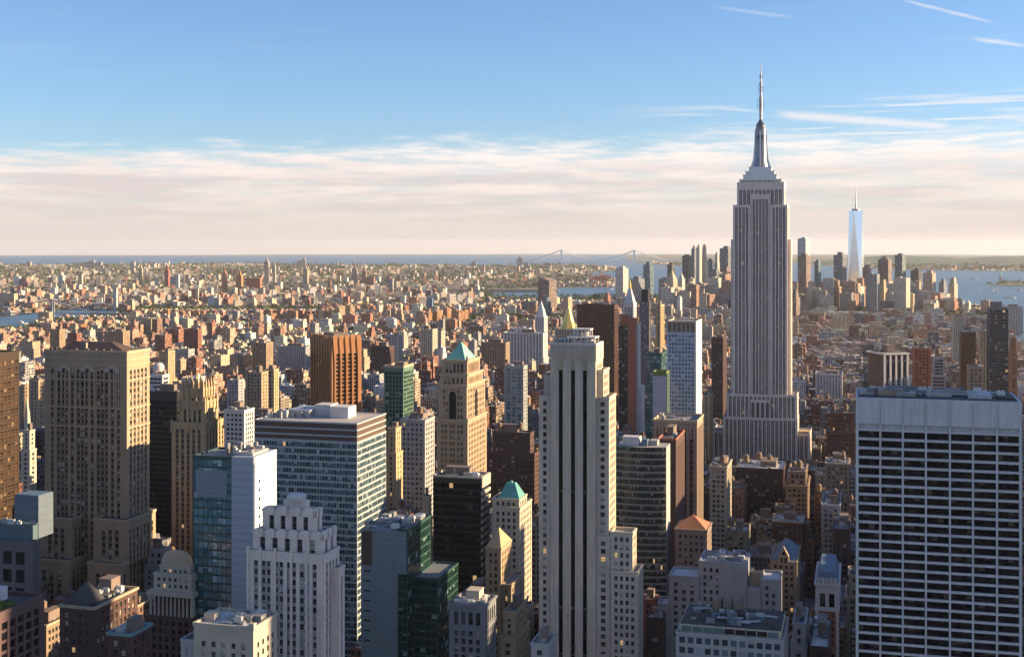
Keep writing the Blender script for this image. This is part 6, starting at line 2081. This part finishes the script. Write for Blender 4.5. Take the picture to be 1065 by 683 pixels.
def brooklyn():
    r = random.Random(99)
    n = 0
    while n < 38000:
        px = r.uniform(-60, 1120)
        gy = 273.0 + (r.random() ** 1.15) * 55
        if gy > 327: continue
        if not is_land(np.array([px]), np.array([gy]))[0]: continue
        if px > 640 and gy > 289: continue
        if px < 640 and gy > 298 + (0 if px > 500 else 24): continue
        n += 1
        if px > 640 and r.random() < .3: continue
        Y = y_ground(gy)
        x = (px - CX) * Y / F
        sc = max(1, Y / 9000)
        t = r.random()
        if t < .92: w, d, h = r.uniform(9, 24) * sc, r.uniform(9, 15) * sc, r.uniform(6, 11) * min(sc, 1.3)
        elif t < .982: w, d, h = r.uniform(14, 36), r.uniform(14, 26), r.uniform(12, 24)
        else: w, d, h = r.uniform(16, 30), r.uniform(14, 22), r.uniform(30, 56)
        col, nme = pick_wall(r)
        if r.random() < .55: col = r.choice(((.62, .54, .44), (.55, .43, .33), (.66, .62, .56), (.5, .42, .36)))
        BL.append(dict(x=x, y=Y, w=w, d=d, h=h, rot=-.5 + (0, .35, .9)[(int(px // 70) + int(gy // 7)) % 3], col=col, nme=nme, roof=r.choice(ROOFS + ROOFS[3:]), Y=Y, pxl=px - w / 2 * F / Y, pxr=px + w / 2 * F / Y, ytop=EY + (H - h - gz(x, Y)) * F / Y, g=gz(x, Y), kind='far', seed=len(BL), tier=1, tank=1, fh=4, cw=4, sty=.4))
    # towers that stand out over the roofs
    for (px, w, yt, gy, c) in ((146.5, 3.4, 279, 300, (.50, .38, .24)), (162.5, 4, 288, 300, (.6, .56, .5)), (174, 4, 281, 300, (.42, .13, .09)), (179.5, 4, 288, 301, (.3, .34, .38)), (184.5, 4, 285, 301, (.5, .52, .55)),
                               (233.5, 4.5, 284, 304, (.46, .22, .11)), (249, 6, 286, 304, (.48, .21, .10)), (264, 15, 289, 303, (.48, .16, .10)), (277.5, 4.6, 272, 296, (.50, .40, .33)), (285.5, 2.6, 277, 296, (.55, .5, .42)),
                               (318, 5, 280, 297, (.45, .36, .28)), (369, 5, 279, 300, (.40, .30, .24)), (379, 4, 282, 300, (.36, .20, .15)), (385, 9, 288, 300, (.46, .20, .13)), (398, 6, 293, 306, (.5, .4, .3)), (406, 6, 290, 306, (.34, .32, .32)),
                               (120, 4, 300, 322, (.6, .56, .48)), (201, 3, 300, 318, (.42, .2, .12)), (205, 3, 300, 318, (.5, .42, .3)), (447, 6, 310, 325, (.10, .22, .38)), (400, 2, 333, 345, (.5, .48, .44)), (108, 5, 297, 316, (.5, .34, .24)),
                               (26, 6, 289, 300, (.42, .2, .16)), (18, 6, 287, 300, (.55, .56, .56)), (52, 4, 288, 300, (.46, .3, .22)), (64, 5, 286, 300, (.5, .5, .48)), (84, 4, 285, 298, (.5, .42, .32)), (8, 18, 305, 322, (.52, .38, .26)),
                               (360, 6, 308, 325, (.42, .2, .12)), (430, 9, 309, 325, (.44, .22, .12)), (541, 6, 268.5, 278, (.42, .38, .33)), (547, 6, 273, 279, (.4, .33, .28)), (569, 8, 273, 280, (.42, .35, .3)), (493, 5, 272, 279, (.4, .34, .3)),
                               (30, 5, 272, 278, (.5, .42, .36)), (90, 6, 272.5, 279, (.5, .42, .36)), (96, 5, 271, 279, (.5, .40, .34)), (104, 4, 272, 279, (.46, .4, .36)), (138, 5, 272, 279, (.5, .44, .38)), (160, 5, 272.5, 279, (.5, .4, .34)), (312, 6, 271, 278, (.5, .36, .3)), (316, 4, 269.5, 278, (.5, .4, .34))):
        Y = y_ground(gy); x = (px - CX) * Y / F
        W_ = w * Y / F
        BL.append(dict(x=x, y=Y, w=W_, d=min(W_, 30), h=(gy - yt) * Y / F, rot=.1, col=c, nme=None, roof=ROOFS[2], Y=Y, pxl=px - w / 2, pxr=px + w / 2, ytop=yt, g=gz(x, Y), kind='skyline', seed=len(BL), tier=1, tank=1, fh=4, cw=4, sty=.4))


def visible_area():
    """how many picture cells of every fabric building stay in sight once nearer things cover it"""
    low = np.full(1300, 683.0)
    ev = [(b['Y'], 0, i) for i, b in enumerate(BL)] + [(h[9], 1, i) for i, h in enumerate(HR)]
    ev.sort()
    for Y, k, i in ev:
        if k == 0: a, b_, t = BL[i]['pxl'], BL[i]['pxr'], BL[i]['ytop']
        else: a, b_, t = HR[i][6], HR[i][7], HR[i][8]
        a, b_ = int(round(a)) + 100, int(round(b_)) + 100
        a, b_ = max(100, a), min(1165, max(b_, a + 1))
        seg = low[a:b_]
        if k == 0: BL[i]['vis'] = float(np.maximum(0, seg - t).sum()) if b_ > a else 0
        np.minimum(seg, t, out=seg)


def detail_boxes(m, b, r, tanks=True):
    """roof huts, setbacks and water towers of one fabric building, as boxes in world or local axes"""
    pass


def fabric_box(m, b, x, y, z, rot, near):
    r = random.Random(b['seed'])
    w, d, h, col, roof = b['w'], b['d'], b['h'], b['col'], b['roof']
    c, s = math.cos(rot), math.sin(rot)
    P = lambda a, e: (x + a * c + e * s, y - a * s + e * c)
    if b['tier'] < .25 and h > 34:
        z1 = h * r.uniform(.72, .86)
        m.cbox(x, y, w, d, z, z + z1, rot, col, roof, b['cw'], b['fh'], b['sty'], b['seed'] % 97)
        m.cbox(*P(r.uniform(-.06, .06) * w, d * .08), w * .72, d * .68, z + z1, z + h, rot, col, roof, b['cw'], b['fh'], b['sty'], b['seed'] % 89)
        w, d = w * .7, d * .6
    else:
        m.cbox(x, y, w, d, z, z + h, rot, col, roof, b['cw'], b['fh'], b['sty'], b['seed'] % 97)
    zt = z + h
    if b['kind'] in ('far',) : return
    if b['kind'] != 'skyline':
        m.cbox(*P(w * r.uniform(-.25, .25), d * r.uniform(-.1, .3)), max(3, w * r.uniform(.18, .4)), max(3, d * r.uniform(.2, .35)), zt, zt + r.uniform(2.5, 5), rot, tuple(k * r.uniform(.7, 1.1) for k in col), r.choice(ROOFS), 4, 4, 0, 1)
    if near:
        for k in range(r.randint(3, 8)):
            m.cbox(*P(w * r.uniform(-.4, .4), d * r.uniform(-.4, .4)), r.uniform(1, 3.5), r.uniform(1, 3), zt, zt + r.uniform(.8, 2.2), rot, r.choice(((.4, .4, .4), (.2, .2, .2), (.3, .25, .2))), (.4, .4, .4), 4, 4, 0, 1)
        # parapet walls
        for (a, e, ww, dd) in ((0, -d / 2 + .2, w, .4), (0, d / 2 - .2, w, .4), (-w / 2 + .2, 0, .4, d - .9), (w / 2 - .2, 0, .4, d - .9)):
            if b['tier'] >= .25: m.cbox(*P(a, e), ww, dd, zt, zt + 1.0, rot, tuple(k * 1.05 for k in col), col, 4, 4, 0, 1)
    if b['tank'] < .6 and h > 22 and b['kind'] == 'mid':
        px, py = P(w * r.uniform(-.3, .3), d * r.uniform(-.3, .2))
        t = (.22, .14, .085, 0)
        k0 = r.uniform(2.5, 5)
        m.cyl(px, py, [(1.9, zt + k0), (1.85, zt + k0 + 3.8), (.1, zt + k0 + 5.3)], 9, 0, t, cap=False)
        for q in range(4):
            a, e = px + 1.2 * math.cos(q * math.pi / 2 + .8), py + 1.2 * math.sin(q * math.pi / 2 + .8)
            m.cbox(a, e, .3, .3, zt, zt + k0, 0, (.12, .11, .1), (.1, .1, .1), 4, 4, 0, 1)


STY = {}


def near_style(b, r):
    key = b['nme']
    if key not in STY:
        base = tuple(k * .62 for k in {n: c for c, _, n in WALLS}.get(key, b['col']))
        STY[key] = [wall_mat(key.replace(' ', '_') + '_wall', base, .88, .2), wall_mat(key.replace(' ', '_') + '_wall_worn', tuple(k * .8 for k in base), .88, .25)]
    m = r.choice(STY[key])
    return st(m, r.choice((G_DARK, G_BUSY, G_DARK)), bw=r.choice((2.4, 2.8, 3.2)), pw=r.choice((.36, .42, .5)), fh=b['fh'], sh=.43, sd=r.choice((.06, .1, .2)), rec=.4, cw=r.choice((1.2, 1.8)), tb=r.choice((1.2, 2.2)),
              bandn=r.choice((0, 0, 4)), bandh=.5, ov=r.choice((.15, .5)), partrim=r.choice((m, TANTRIM, m)), roof=r.choice((TAR, TAR, GREYROOF, SILVER, PALEROOF)))


LMK = [(62, 'the massive tan skyscraper', 100), (206, 'the gothic crown tower', 206), (262, 'the teal glass tower', 240), (333, 'the ribbon-windowed block', 333), (349, 'the orange brown finned tower', 349), (415, 'the green glass tower', 415),
       (480, 'the green pyramid tower', 480), (533, 'the teal-roofed tower', 533), (600, 'the limestone slot tower', 600), (655, 'the rust red strip tower', 655), (710, 'the blue grid tower', 710),
       (790, 'the tallest skyscraper', 790), (860, 'the red mansard building', 860), (925, 'the white-columned dark tower', 925), (975, 'the white travertine tower', 980), (1038, 'the dark tall tower at right', 1038)]


def relation(b):
    px = (b['pxl'] + b['pxr']) / 2
    k = min(LMK, key=lambda q: abs(q[2] - px))
    dx = px - k[2]
    side = 'left of' if dx < -14 else 'right of' if dx > 14 else ('beyond' if b['Y'] > 1500 else 'in line with')
    return f'{side} {k[1]}'


def city():
    midtown(); brooklyn(); visible_area()
    # the fabric seen largest becomes buildings of their own, the rest one mass
    cand = sorted([b for b in BL if b['kind'] in ('mid', 'low', 'project') and b['vis'] > 12], key=lambda b: -b['vis'])
    own = []
    cap = {'mid': 290, 'low': 120, 'project': 170}
    NM = {'mid': ('loft_building', 'loft building'), 'low': ('row_building', 'row building'), 'project': ('housing_tower', 'housing tower')}
    cnt = {k: 0 for k in cap}
    for b in cand:
        if cnt[b['kind']] < cap[b['kind']]:
            cnt[b['kind']] += 1; own.append(b); b['own'] = True
    sky = [b for b in BL if b['kind'] == 'skyline']
    for b in sky: b['own'] = True
    # labels: look, height, roof, then which landmark it stands by, then its order among its likes
    lab = {}
    for b in own + sky:
        nm = b['nme'] or ('orange red' if b['col'][0] > 2.2 * b['col'][2] and b['col'][0] > .4 else 'pale' if sum(b['col']) > 1.2 else 'brown')
        size = 'tall' if b['h'] > 58 else 'mid-height' if b['h'] > 34 else 'low'
        tk = ' with tank' if (b['tank'] < .6 and b['h'] > 22 and b['kind'] == 'mid') else ''
        kd = {'mid': 'loft building', 'low': 'row building', 'project': 'housing tower' if b['nme'] != 'stone' else 'downtown block', 'skyline': 'tower on the far skyline'}[b['kind']]
        b['base'] = f"{size} {nm} {kd}{tk} {relation(b)}".replace('mid-height', 'medium')
        lab.setdefault(b['base'], []).append(b)
    words = ['nearest', 'second nearest', 'third nearest', 'fourth nearest', 'fifth nearest', 'sixth nearest', 'seventh nearest', 'eighth nearest', 'ninth nearest', 'tenth nearest', 'eleventh nearest', 'twelfth nearest']
    for base, bs in lab.items():
        bs.sort(key=lambda q: q['Y'])
        for i, b in enumerate(bs):
            b['label'] = base if len(bs) == 1 else (words[i] + ' ' + base if i < 12 else str(i + 1) + 'th nearest ' + base)
    for n, b in enumerate(own):
        r = random.Random(b['seed'] + 5)
        nm, cat = NM[b['kind']]
        rt = bpy.data.objects.new(nm, None)
        COL.objects.link(rt); rt.location = (b['x'], b['y'], b['g']); rt.rotation_euler = (0, 0, -b['rot'])
        tag(rt, b['label'], cat, {'mid': 'loft and office buildings of the midtown blocks', 'low': 'low buildings of the downtown blocks', 'project': 'brick housing towers near the river'}[b['kind']])
        pw = b['pxr'] - b['pxl']
        if b['kind'] == 'mid' and b['Y'] < 1500 and b['vis'] > 130:
            B = Bld.__new__(Bld)
            B.root, B.nwin, B.maxwin, B.rest, B.cell = rt, 0, 26, {}, n * 41 % 9000
            B.w, B.d, B.h, B.Y, B.th = b['w'], b['d'], b['h'], b['Y'], b['rot']; B.fr = (b['x'], b['y'])
            s = near_style(b, r)
            w, d, h = b['w'], b['d'], b['h']
            if b['tier'] < .3 and h > 30:
                z1 = h * r.uniform(.7, .86)
                B.shaft(-w / 2, w / 2, -d / 2, d / 2, 0, z1, s)
                B.shaft(-w / 2 + w * .14, w / 2 - w * .08, -d / 2 + d * .15, d / 2 - d * .1, z1, h, s)
                B.clutter(-w / 2 + w * .16, w / 2 - w * .1, -d / 2 + d * .18, d / 2 - d * .14, h, b['seed'], 3, tanks=1 if b['tank'] < .6 else 0)
            else:
                B.shaft(-w / 2, w / 2, -d / 2, d / 2, 0, h, s)
                B.clutter(-w / 2, w / 2, -d / 2, d / 2, h, b['seed'], r.randint(6, 12), tanks=r.choice((1, 1, 2)) if b['tank'] < .6 and w > 9 else 0)
            B.done()
        else:
            m = MB()
            bb = dict(b); bb['tank'] = 1
            fabric_box(m, bb, 0, 0, 0, 0, b['Y'] < 2500)
            m.build('wall', CITY, rt)
            if b['kind'] == 'mid' and b['tank'] < .6 and b['h'] > 22 and b['tier'] >= .25:
                water_tank(rt, r.uniform(-.3, .3) * b['w'], r.uniform(-.35, .1) * b['d'], b['h'], 1.1)
    for b in sky:
        rt = bpy.data.objects.new('skyline_tower', None); COL.objects.link(rt); rt.location = (b['x'], b['y'], b['g']); rt.rotation_euler = (0, 0, -b['rot'])
        tag(rt, b['label'], 'skyline tower', 'towers standing out over the far borough')
        m = MB(); m.cbox(0, 0, b['w'], b['d'], 0, b['h'], 0, b['col'], b['roof'], 4, 4, .4, 1)
        m.build('wall', CITY, rt)
        if b['h'] > 90:
            q = MB(); q.frus((-b['w'] * .3, b['w'] * .3, -b['d'] * .3, b['d'] * .3), b['h'], (-1.5, 1.5, -1.5, 1.5), b['h'] + 28, 0, (*b['col'], 0)); q.cyl(0, 0, [(1.5, b['h'] + 28), (.5, b['h'] + 60)], 6, 0, (.5, .5, .5, 0)); q.build('spire', CITY, rt)
    for kind, nm in (('mid', 'midtown_buildings'), ('low', 'downtown_buildings'), ('project', 'housing_estate'), ('far', 'borough_buildings')):
        m = MB()
        for b in BL:
            if b.get('own') or b['kind'] != kind: continue
            if b['vis'] <= 0 and b['Y'] > 2500 and kind != 'far': continue
            fabric_box(m, b, b['x'], b['y'], b['g'], b['rot'], b['Y'] < 2000)
        o = m.build(nm, CITY)
        if o: tag(o, {'mid': 'dense mass of small midtown roofs between the named towers', 'low': 'dense mass of low brick roofs toward the river', 'project': 'mass of farther brick housing slabs', 'far': 'sunlit sea of low houses across the river'}[kind], 'buildings', kind='stuff')
    # pavements: every block a raised slab
    m = MB(); c, s = math.cos(TH), math.sin(TH)
    for (u0, u1, v0, v1) in BLOCKS:
        L = u1 - u0 + 7
        p = ((u0 - 3.5) * c + (v0 - 3) * s, -(u0 - 3.5) * s + (v0 - 3) * c)
        m.obox(p, (c, -s), 0, L, -(v1 - v0 + 6), 0, .0, .14)
    tag(m.build('pavement', CONC), kind='structure')


# ------------------------------------------------------------------ trees: parks, lawns and street trees as leafy masses
def clump(v, f, x, y, z, r, rn, n=26):
    for k in range(n):
        a = rn.random() * 6.283; e = math.acos(rn.uniform(-.35, 1)); q = r * rn.uniform(.65, 1.05)
        c = (x + q * math.sin(e) * math.cos(a), y + q * math.sin(e) * math.sin(a), z + q * .8 * math.cos(e))
        s = r * rn.uniform(.28, .5)
        k0 = len(v)
        t = rn.random() * 6.283; tl = rn.uniform(-.8, .8)
        ux, uy = math.cos(t) * s, math.sin(t) * s
        v += [(c[0] - ux, c[1] - uy, c[2] - s * tl), (c[0] + uy, c[1] - ux, c[2] + s * .5), (c[0] + ux, c[1] + uy, c[2] + s * tl), (c[0] - uy, c[1] + ux, c[2] - s * .3)]
        f.append((k0, k0 + 1, k0 + 2, k0 + 3))


def trees():
    rn = random.Random(41)
    m1, g, p, out = principled('leaves')
    ge = g.n('ShaderNodeTexCoord').outputs['Object']
    n1 = g.noise(ge, .02, 3, .6); n2 = g.noise(ge, .3, 2, .6)
    g.put(p.inputs['Base Color'], g.mix(n1, g.mix(n2, (.03, .06, .015), (.07, .11, .03)), (.15, .18, .05))); p.inputs['Roughness'].default_value = .8
    sets = {'park_trees': ([], []), 'street_trees': ([], []), 'borough_trees': ([], [])}
    # park patches
    boxes = [(212, 318, 353.5, 362), (486, 500, 330, 340), (905, 948, 344, 353), (520, 545, 330, 338)]
    for (x0, x1, y0, y1) in boxes:
        v, f = sets['park_trees']
        for k in range(int((x1 - x0) * (y1 - y0) * 1.1)):
            px, py = rn.uniform(x0, x1), rn.uniform(y0, y1)
            Y = y_ground(py); x = (px - CX) * Y / F
            if clear_of_heroes(x, Y, 8, 8): clump(v, f, x, Y, gz(x, Y) + 9, rn.uniform(5, 9), rn)
    v, f = sets['street_trees']
    k = 0
    while k < 2600:
        px, py = rn.uniform(-20, 1085), rn.choice((rn.uniform(308, 352), rn.uniform(325, 420)))
        k += 1
        if not is_land(np.array([px]), np.array([py]))[0]: continue
        if px > 640 and py > 360 and rn.random() < .8: continue
        Y = y_ground(py); x = (px - CX) * Y / F
        if not clear_of_heroes(x, Y, 8, 8): continue
        n = rn.randint(1, 6)
        for q in range(n): 
            xx, yy = x + rn.gauss(0, 18), Y + rn.gauss(0, 18)
            clump(v, f, xx, yy, gz(xx, yy) + rn.uniform(8, 15), rn.uniform(4, 8), rn, 16)
    v, f = sets['borough_trees']
    k = 0
    while k < 4300:
        px, py = rn.uniform(-20, 1085), 274 + rn.random() ** 1.2 * 52
        k += 1
        if not is_land(np.array([px]), np.array([py]))[0]: continue
        Y = y_ground(py); x = (px - CX) * Y / F
        s = max(1, Y / 6500)
        for q in range(3): 
            xx, yy = x + rn.gauss(0, 30 * s), Y + rn.gauss(0, 25 * s)
            clump(v, f, xx, yy, gz(xx, yy) + 9 * min(s, 1.4), rn.uniform(7, 12) * s, rn, 10)
    for nm, (v, f) in sets.items():
        me = bpy.data.meshes.new(nm); me.from_pydata(v, [], f); me.materials.append(m1)
        o = bpy.data.objects.new(nm, me); COL.objects.link(o)
        tag(o, {'park_trees': 'green tree canopy of the parks between brick towers', 'street_trees': 'scattered street and courtyard trees among low roofs', 'borough_trees': 'green haze of trees among far low houses'}[nm], 'trees', kind='stuff')


# ------------------------------------------------------------------ bridges, harbour
def suspension(name, label, pa, pb, Y, ytop, ydeck, hscale, mat, slant=0.0, leg=12, over=(1.0, 1.0)):
    Xa, Xb = (pa - CX) * Y / F, (pb - CX) * (Y + slant) / F
    Ya, Yb = Y, Y + slant
    r = bpy.data.objects.new(name, None); COL.objects.link(r)
    g0 = gz((Xa + Xb) / 2, Y)
    cx, cy = (Xa + Xb) / 2, (Ya + Yb) / 2
    r.location = (cx, cy, g0)
    tag(r, label, 'bridge')
    zt = H - (ytop - EY) * Y / F - g0; zd = H - (ydeck - EY) * Y / F - g0
    A, Bp = Vector((Xa - cx, Ya - cy, 0)), Vector((Xb - cx, Yb - cy, 0))
    t = (Bp - A).normalized(); n = Vector((t.y, -t.x, 0)); L = (Bp - A).length
    for P in (A, Bp):
        m = MB()
        for sg in (-1, 1):
            c = P + n * sg * 15 * hscale
            m.frus((c.x - leg * .6, c.x + leg * .6, c.y - leg * .6, c.y + leg * .6), -5, (c.x - leg * .45, c.x + leg * .45, c.y - leg * .45, c.y + leg * .45), zt)
        for z in (zt - 8 * hscale, zd - 6 * hscale):
            a, b = P + n * 15 * hscale, P - n * 15 * hscale
            m.tube((a.x, a.y, z), (b.x, b.y, z), 5 * hscale, 6)
        m.build('bridge_tower', mat, r)
    ext = [A - t * L * .42 * over[0], A, Bp, Bp + t * L * .42 * over[1]]
    d = MB()
    q = ext[0] - t * L * .25 * over[0]; q2 = ext[3] + t * L * .25 * over[1]
    d.obox((q.x, q.y), (t.x, t.y), 0, (q2 - q).length, -14 * hscale, 14 * hscale, zd - 5 * hscale, zd + 1.5 * hscale, bottom=True)
    d.build('deck', mat, r)
    for sg in (-1, 1):
        m = MB(); hm = MB()
        def cab(P, Q, sag_to, zp, zq, N):
            pts = []
            for k in range(N + 1):
                u = k / N; p = P.lerp(Q, u)
                z = zp * (1 - u) + zq * u - 4 * sag_to * u * (1 - u)
                pts.append((p.x + n.x * sg * 14 * hscale, p.y + n.y * sg * 14 * hscale, z))
            for a, b in zip(pts, pts[1:]): m.tube(a, b, 3.2 * hscale, 5)
            for (x, y, z) in pts[1:-1]:
                if z > zd + 4: hm.tube((x, y, zd), (x, y, z), .35 * hscale, 3)
        cab(A, Bp, (zt - zd) * .92, zt, zt, 24)
        cab(ext[0], A, 6, zd, zt, 8); cab(Bp, ext[3], 6, zt, zd, 8)
        c = m.build('cable', mat, r); hm.build('hanger', mat, r)
    p_ = MB()
    for k in range(-6, 40):
        P = ext[0] - t * L * .25 * over[0] + t * k * 0
    for e, dr in ((ext[0], -1), (ext[3], 1)):
        for k in range(4):
            P = e + t * dr * L * .07 * k
            p_.box(P.x - 4 * hscale, P.x + 4 * hscale, P.y - 4 * hscale, P.y + 4 * hscale, -4, zd - 5 * hscale)
    p_.build('pier', mat, r)


def harbour():
    BR = wall_mat('bridge_steel', (.85, .85, .83), .6, .1)
    suspension('suspension_bridge', 'long pale suspension bridge across the far strait', 584, 659.5, 17300, 260.0, 270.4, 2.1, BR, 0, 24)
    suspension('suspension_bridge', 'grey steel bridge crossing the river at far left, its tower above the water', -250, 54.5, 4350, 311.5, 325.5, .55, wall_mat('grey_bridge_steel', (.24, .25, .27), .7, .15), 0, 7, over=(.3, .4))
    # elevated road on piers
    Y = y_ground(307.5)
    r = bpy.data.objects.new('elevated_road', None); COL.objects.link(r)
    x0, x1 = (380 - CX) * Y / F, (565 - CX) * Y / F
    r.location = ((x0 + x1) / 2, Y, gz((x0 + x1) / 2, Y)); tag(r, 'long low bridge deck on piers running past the broad red-brown tower', 'bridge')
    L = x1 - x0
    m = MB(); m.box(-L / 2, L / 2, -10, 10, 24, 29, bottom=True); m.build('deck', wall_mat('brown_bridge', (.22, .15, .13), .8, .2), r)
    for k in range(15):
        m = MB(); x = -L / 2 + L * (k + .5) / 15; m.box(x - 2, x + 2, -8, 8, 0, 24); m.build('pier', CONC, r)
    # container cranes at the port
    CR = wall_mat('crane_red', (.50, .10, .07), .6, .1)
    for i, (px, s) in enumerate(((615, 1), (620, 1.1), (625, 1.2), (629, 1.0))):
        Y = y_ground(298) + 60 * i
        x = (px - CX) * Y / F
        r = bpy.data.objects.new('container_crane', None); COL.objects.link(r); r.location = (x, Y, gz(x, Y))
        tag(r, ['first', 'second', 'third', 'fourth'][i] + ' from the left of the red port cranes by the channel', 'crane', 'red container cranes at the port')
        m = MB()
        for a in (-9, 9):
            for b in (-10, 10): m.box(a - 2, a + 2, b - 2, b + 2, 0, 44 * s)
        m.build('leg', CR, r)
        m = MB(); m.box(-11, 11, -12, 12, 40 * s, 46 * s, bottom=True); m.tube((0, 0, 46 * s), (0, 0, 68 * s), 2.2); m.build('gantry', CR, r)
        m = MB(); m.tube((0, 0, 46 * s), (46 * s, 0, 60 * s), 2.4); m.tube((0, 0, 68 * s), (30 * s, 0, 56 * s), 1); m.build('boom', CR, r)
    for i, (px, gy, w, dd, h, c) in enumerate(((600, 297.5, 190, 40, 16, (.55, .5, .44)), (556, 303.4, 260, 36, 14, (.52, .40, .33)), (530, 303.0, 240, 32, 12, (.60, .46, .38)), (646, 296, 90, 40, 18, (.6, .58, .55)), (120, 321, 160, 60, 22, (.5, .48, .46)), (100, 320, 140, 50, 18, (.52, .35, .24)), (75, 318.5, 200, 50, 16, (.55, .42, .3)), (632, 294, 130, 30, 12, (.58, .56, .52)))):
        Y = y_ground(gy); x = (px - CX) * Y / F
        m = MB(); m.cbox(x, Y, w, dd, gz(x, Y), gz(x, Y) + h, .08, c, tuple(min(.7, k * 1.1) for k in c), 8, 8, .3, i)
        o = m.build('warehouse', CITY)
        tag(o, ['long pale shed on the port pier', 'long tan shed beside the channel, right one of two', 'long pinkish shed beside the channel, left one of two', 'white shed at the pier tip', 'grey riverside depot right of the left bridge', 'tan riverside depot in the middle of three', 'orange-tan long depot just right of the left bridge tower', 'small white shed behind the red cranes'][i], 'warehouse', 'waterfront sheds')
    # the statue on its island
    Y = y_ground(294.6); x = (1040.5 - CX) * Y / F
    r = bpy.data.objects.new('statue', None); COL.objects.link(r); r.location = (x, Y, gz(x, Y)); tag(r, 'green robed statue with raised torch on a stone pedestal in the bay', 'statue')
    m = MB(); m.frus((-22, 22, -22, 22), 0, (-20, 20, -20, 20), 12); m.frus((-10, 10, -10, 10), 12, (-6.5, 6.5, -6.5, 6.5), 46); m.build('pedestal', CREAM, r)
    m = MB(); m.cyl(0, 0, [(6, 46), (5.2, 58), (4.4, 68), (4.8, 76), (2.0, 80), (2.6, 83), (2.4, 86), (.8, 88)], 12); m.tube((3.5, 0, 76), (5, -1, 90), 1.3, 7); m.cyl(5, -1, [(1.2, 90), (1.8, 92), (.3, 94)], 8); m.tube((-3.5, 0, 74), (-5, -2, 66), 1.4, 7); m.build('figure', COPPER, r)
    # boats on the bay
    for i, (px, gy, l, lab) in enumerate(((1031, 302, 30, 'white sail boat in the bay left of centre below the statue'), (1036, 303.5, 26, 'white sail boat just right of another below the statue'), (1018, 299.5, 24, 'small white boat nearest the towers on the bay'), (1050, 309.5, 60, 'white ferry near the right edge of the bay'), (1012, 290, 70, 'grey freighter far out in the bay'), (1060, 301.5, 30, 'small boat at the right edge of the bay'), (632, 300.6, 60, 'white ferry in the channel by the red cranes'), (668, 285, 80, 'freighter in the narrow water right of the port'), (22, 336.5, 40, 'tug boat on the river at far left'))):
        Y = y_ground(gy); x = (px - CX) * Y / F
        r = bpy.data.objects.new('boat', None); COL.objects.link(r); r.location = (x, Y, gz(x, Y) - 2); tag(r, lab, 'boat', 'boats on the water')
        m = MB(); w = l * .14
        m.v = [(-l / 2, -w, 0), (l * .3, -w, 0), (l * .5, 0, 0), (l * .3, w, 0), (-l / 2, w, 0), (-l / 2, -w * 1.2, 4), (l * .33, -w * 1.2, 4), (l * .56, 0, 5), (l * .33, w * 1.2, 4), (-l / 2, w * 1.2, 4)]
        for k in range(5): m.idx((k, (k + 1) % 5, 5 + (k + 1) % 5, 5 + k))
        m.idx((5, 6, 7, 8, 9)); m.build('hull', PANELW, r)
        m = MB()
        if 'sail' in lab: m.face([(-l * .3, 0, 4), (l * .2, 0, 4), (0, .4, l * .9)]); m.face([(l * .22, 0, 4), (l * .5, 0, 4), (.5, -.4, l * .8)]); m.tube((0, 0, 4), (0, 0, l * .95), .3); m.build('sail', PANELW, r)
        else: m.box(-l * .3, l * .15, -w * .8, w * .8, 4, 9); m.box(-l * .2, 0, -w * .5, w * .5, 9, 12); m.build('cabin', WHITEB, r)


# ------------------------------------------------------------------ the towers to the west, beyond the frame: they throw the evening shade
def western_towers():
    L = [(470, 560, 60, 60, 285, 'tall glass tower beyond the right edge of the picture'), (395, 700, 50, 40, 190, 'broad stone tower beyond the right edge, second row'),
         (330, 455, 60, 70, 200, 'white office slab beyond the right edge, nearest the viewpoint'), (620, 640, 90, 60, 230, 'news tower with wide flanks beyond the right edge'),
         (420, 850, 90, 50, 150, 'garment district slab beyond the right edge'), (520, 960, 110, 60, 140, 'second garment district slab beyond the right edge'),
         (640, 760, 90, 60, 175, 'brown hotel slab beyond the right edge'), (720, 1150, 150, 90, 170, 'broad slab over the railway station beyond the right edge'), (620, 430, 90, 90, 210, 'theatre district tower beyond the right edge')]
    for i, (x, y, w, d, h, lab) in enumerate(L):
        r = bpy.data.objects.new('office_tower', None); COL.objects.link(r); r.location = (x, y, gz(x, y)); r.rotation_euler = (0, 0, -TH)
        tag(r, lab, 'office tower', 'towers beyond the frame')
        m = MB(); m.cbox(0, 0, w, d, 0, h, 0, (.3, .28, .26), (.2, .2, .2), 3.5, 4, .6, i); m.build('wall', CITY, r)


def haze():
    b = MB()
    S = 90000; z0 = gz(78000, 0) - 60; z1 = 480
    b.box(-S, S, -S, S, z0, z1, 0, True)
    m = bpy.data.materials.new('air'); m.use_nodes = True; g = NT(m.node_tree)
    out = g.n('ShaderNodeOutputMaterial'); v = g.n('ShaderNodeVolumePrincipled')
    v.inputs['Color'].default_value = (.93, .94, .97, 1); v.inputs['Density'].default_value = HAZE; v.inputs['Anisotropy'].default_value = .2
    g.t.links.new(v.outputs[0], out.inputs['Volume'])
    o = b.build('haze', m); tag(o, 'thin evening haze over the whole city', 'haze', kind='stuff')


build_ground(); hills(); city(); trees(); harbour(); western_towers(); haze()
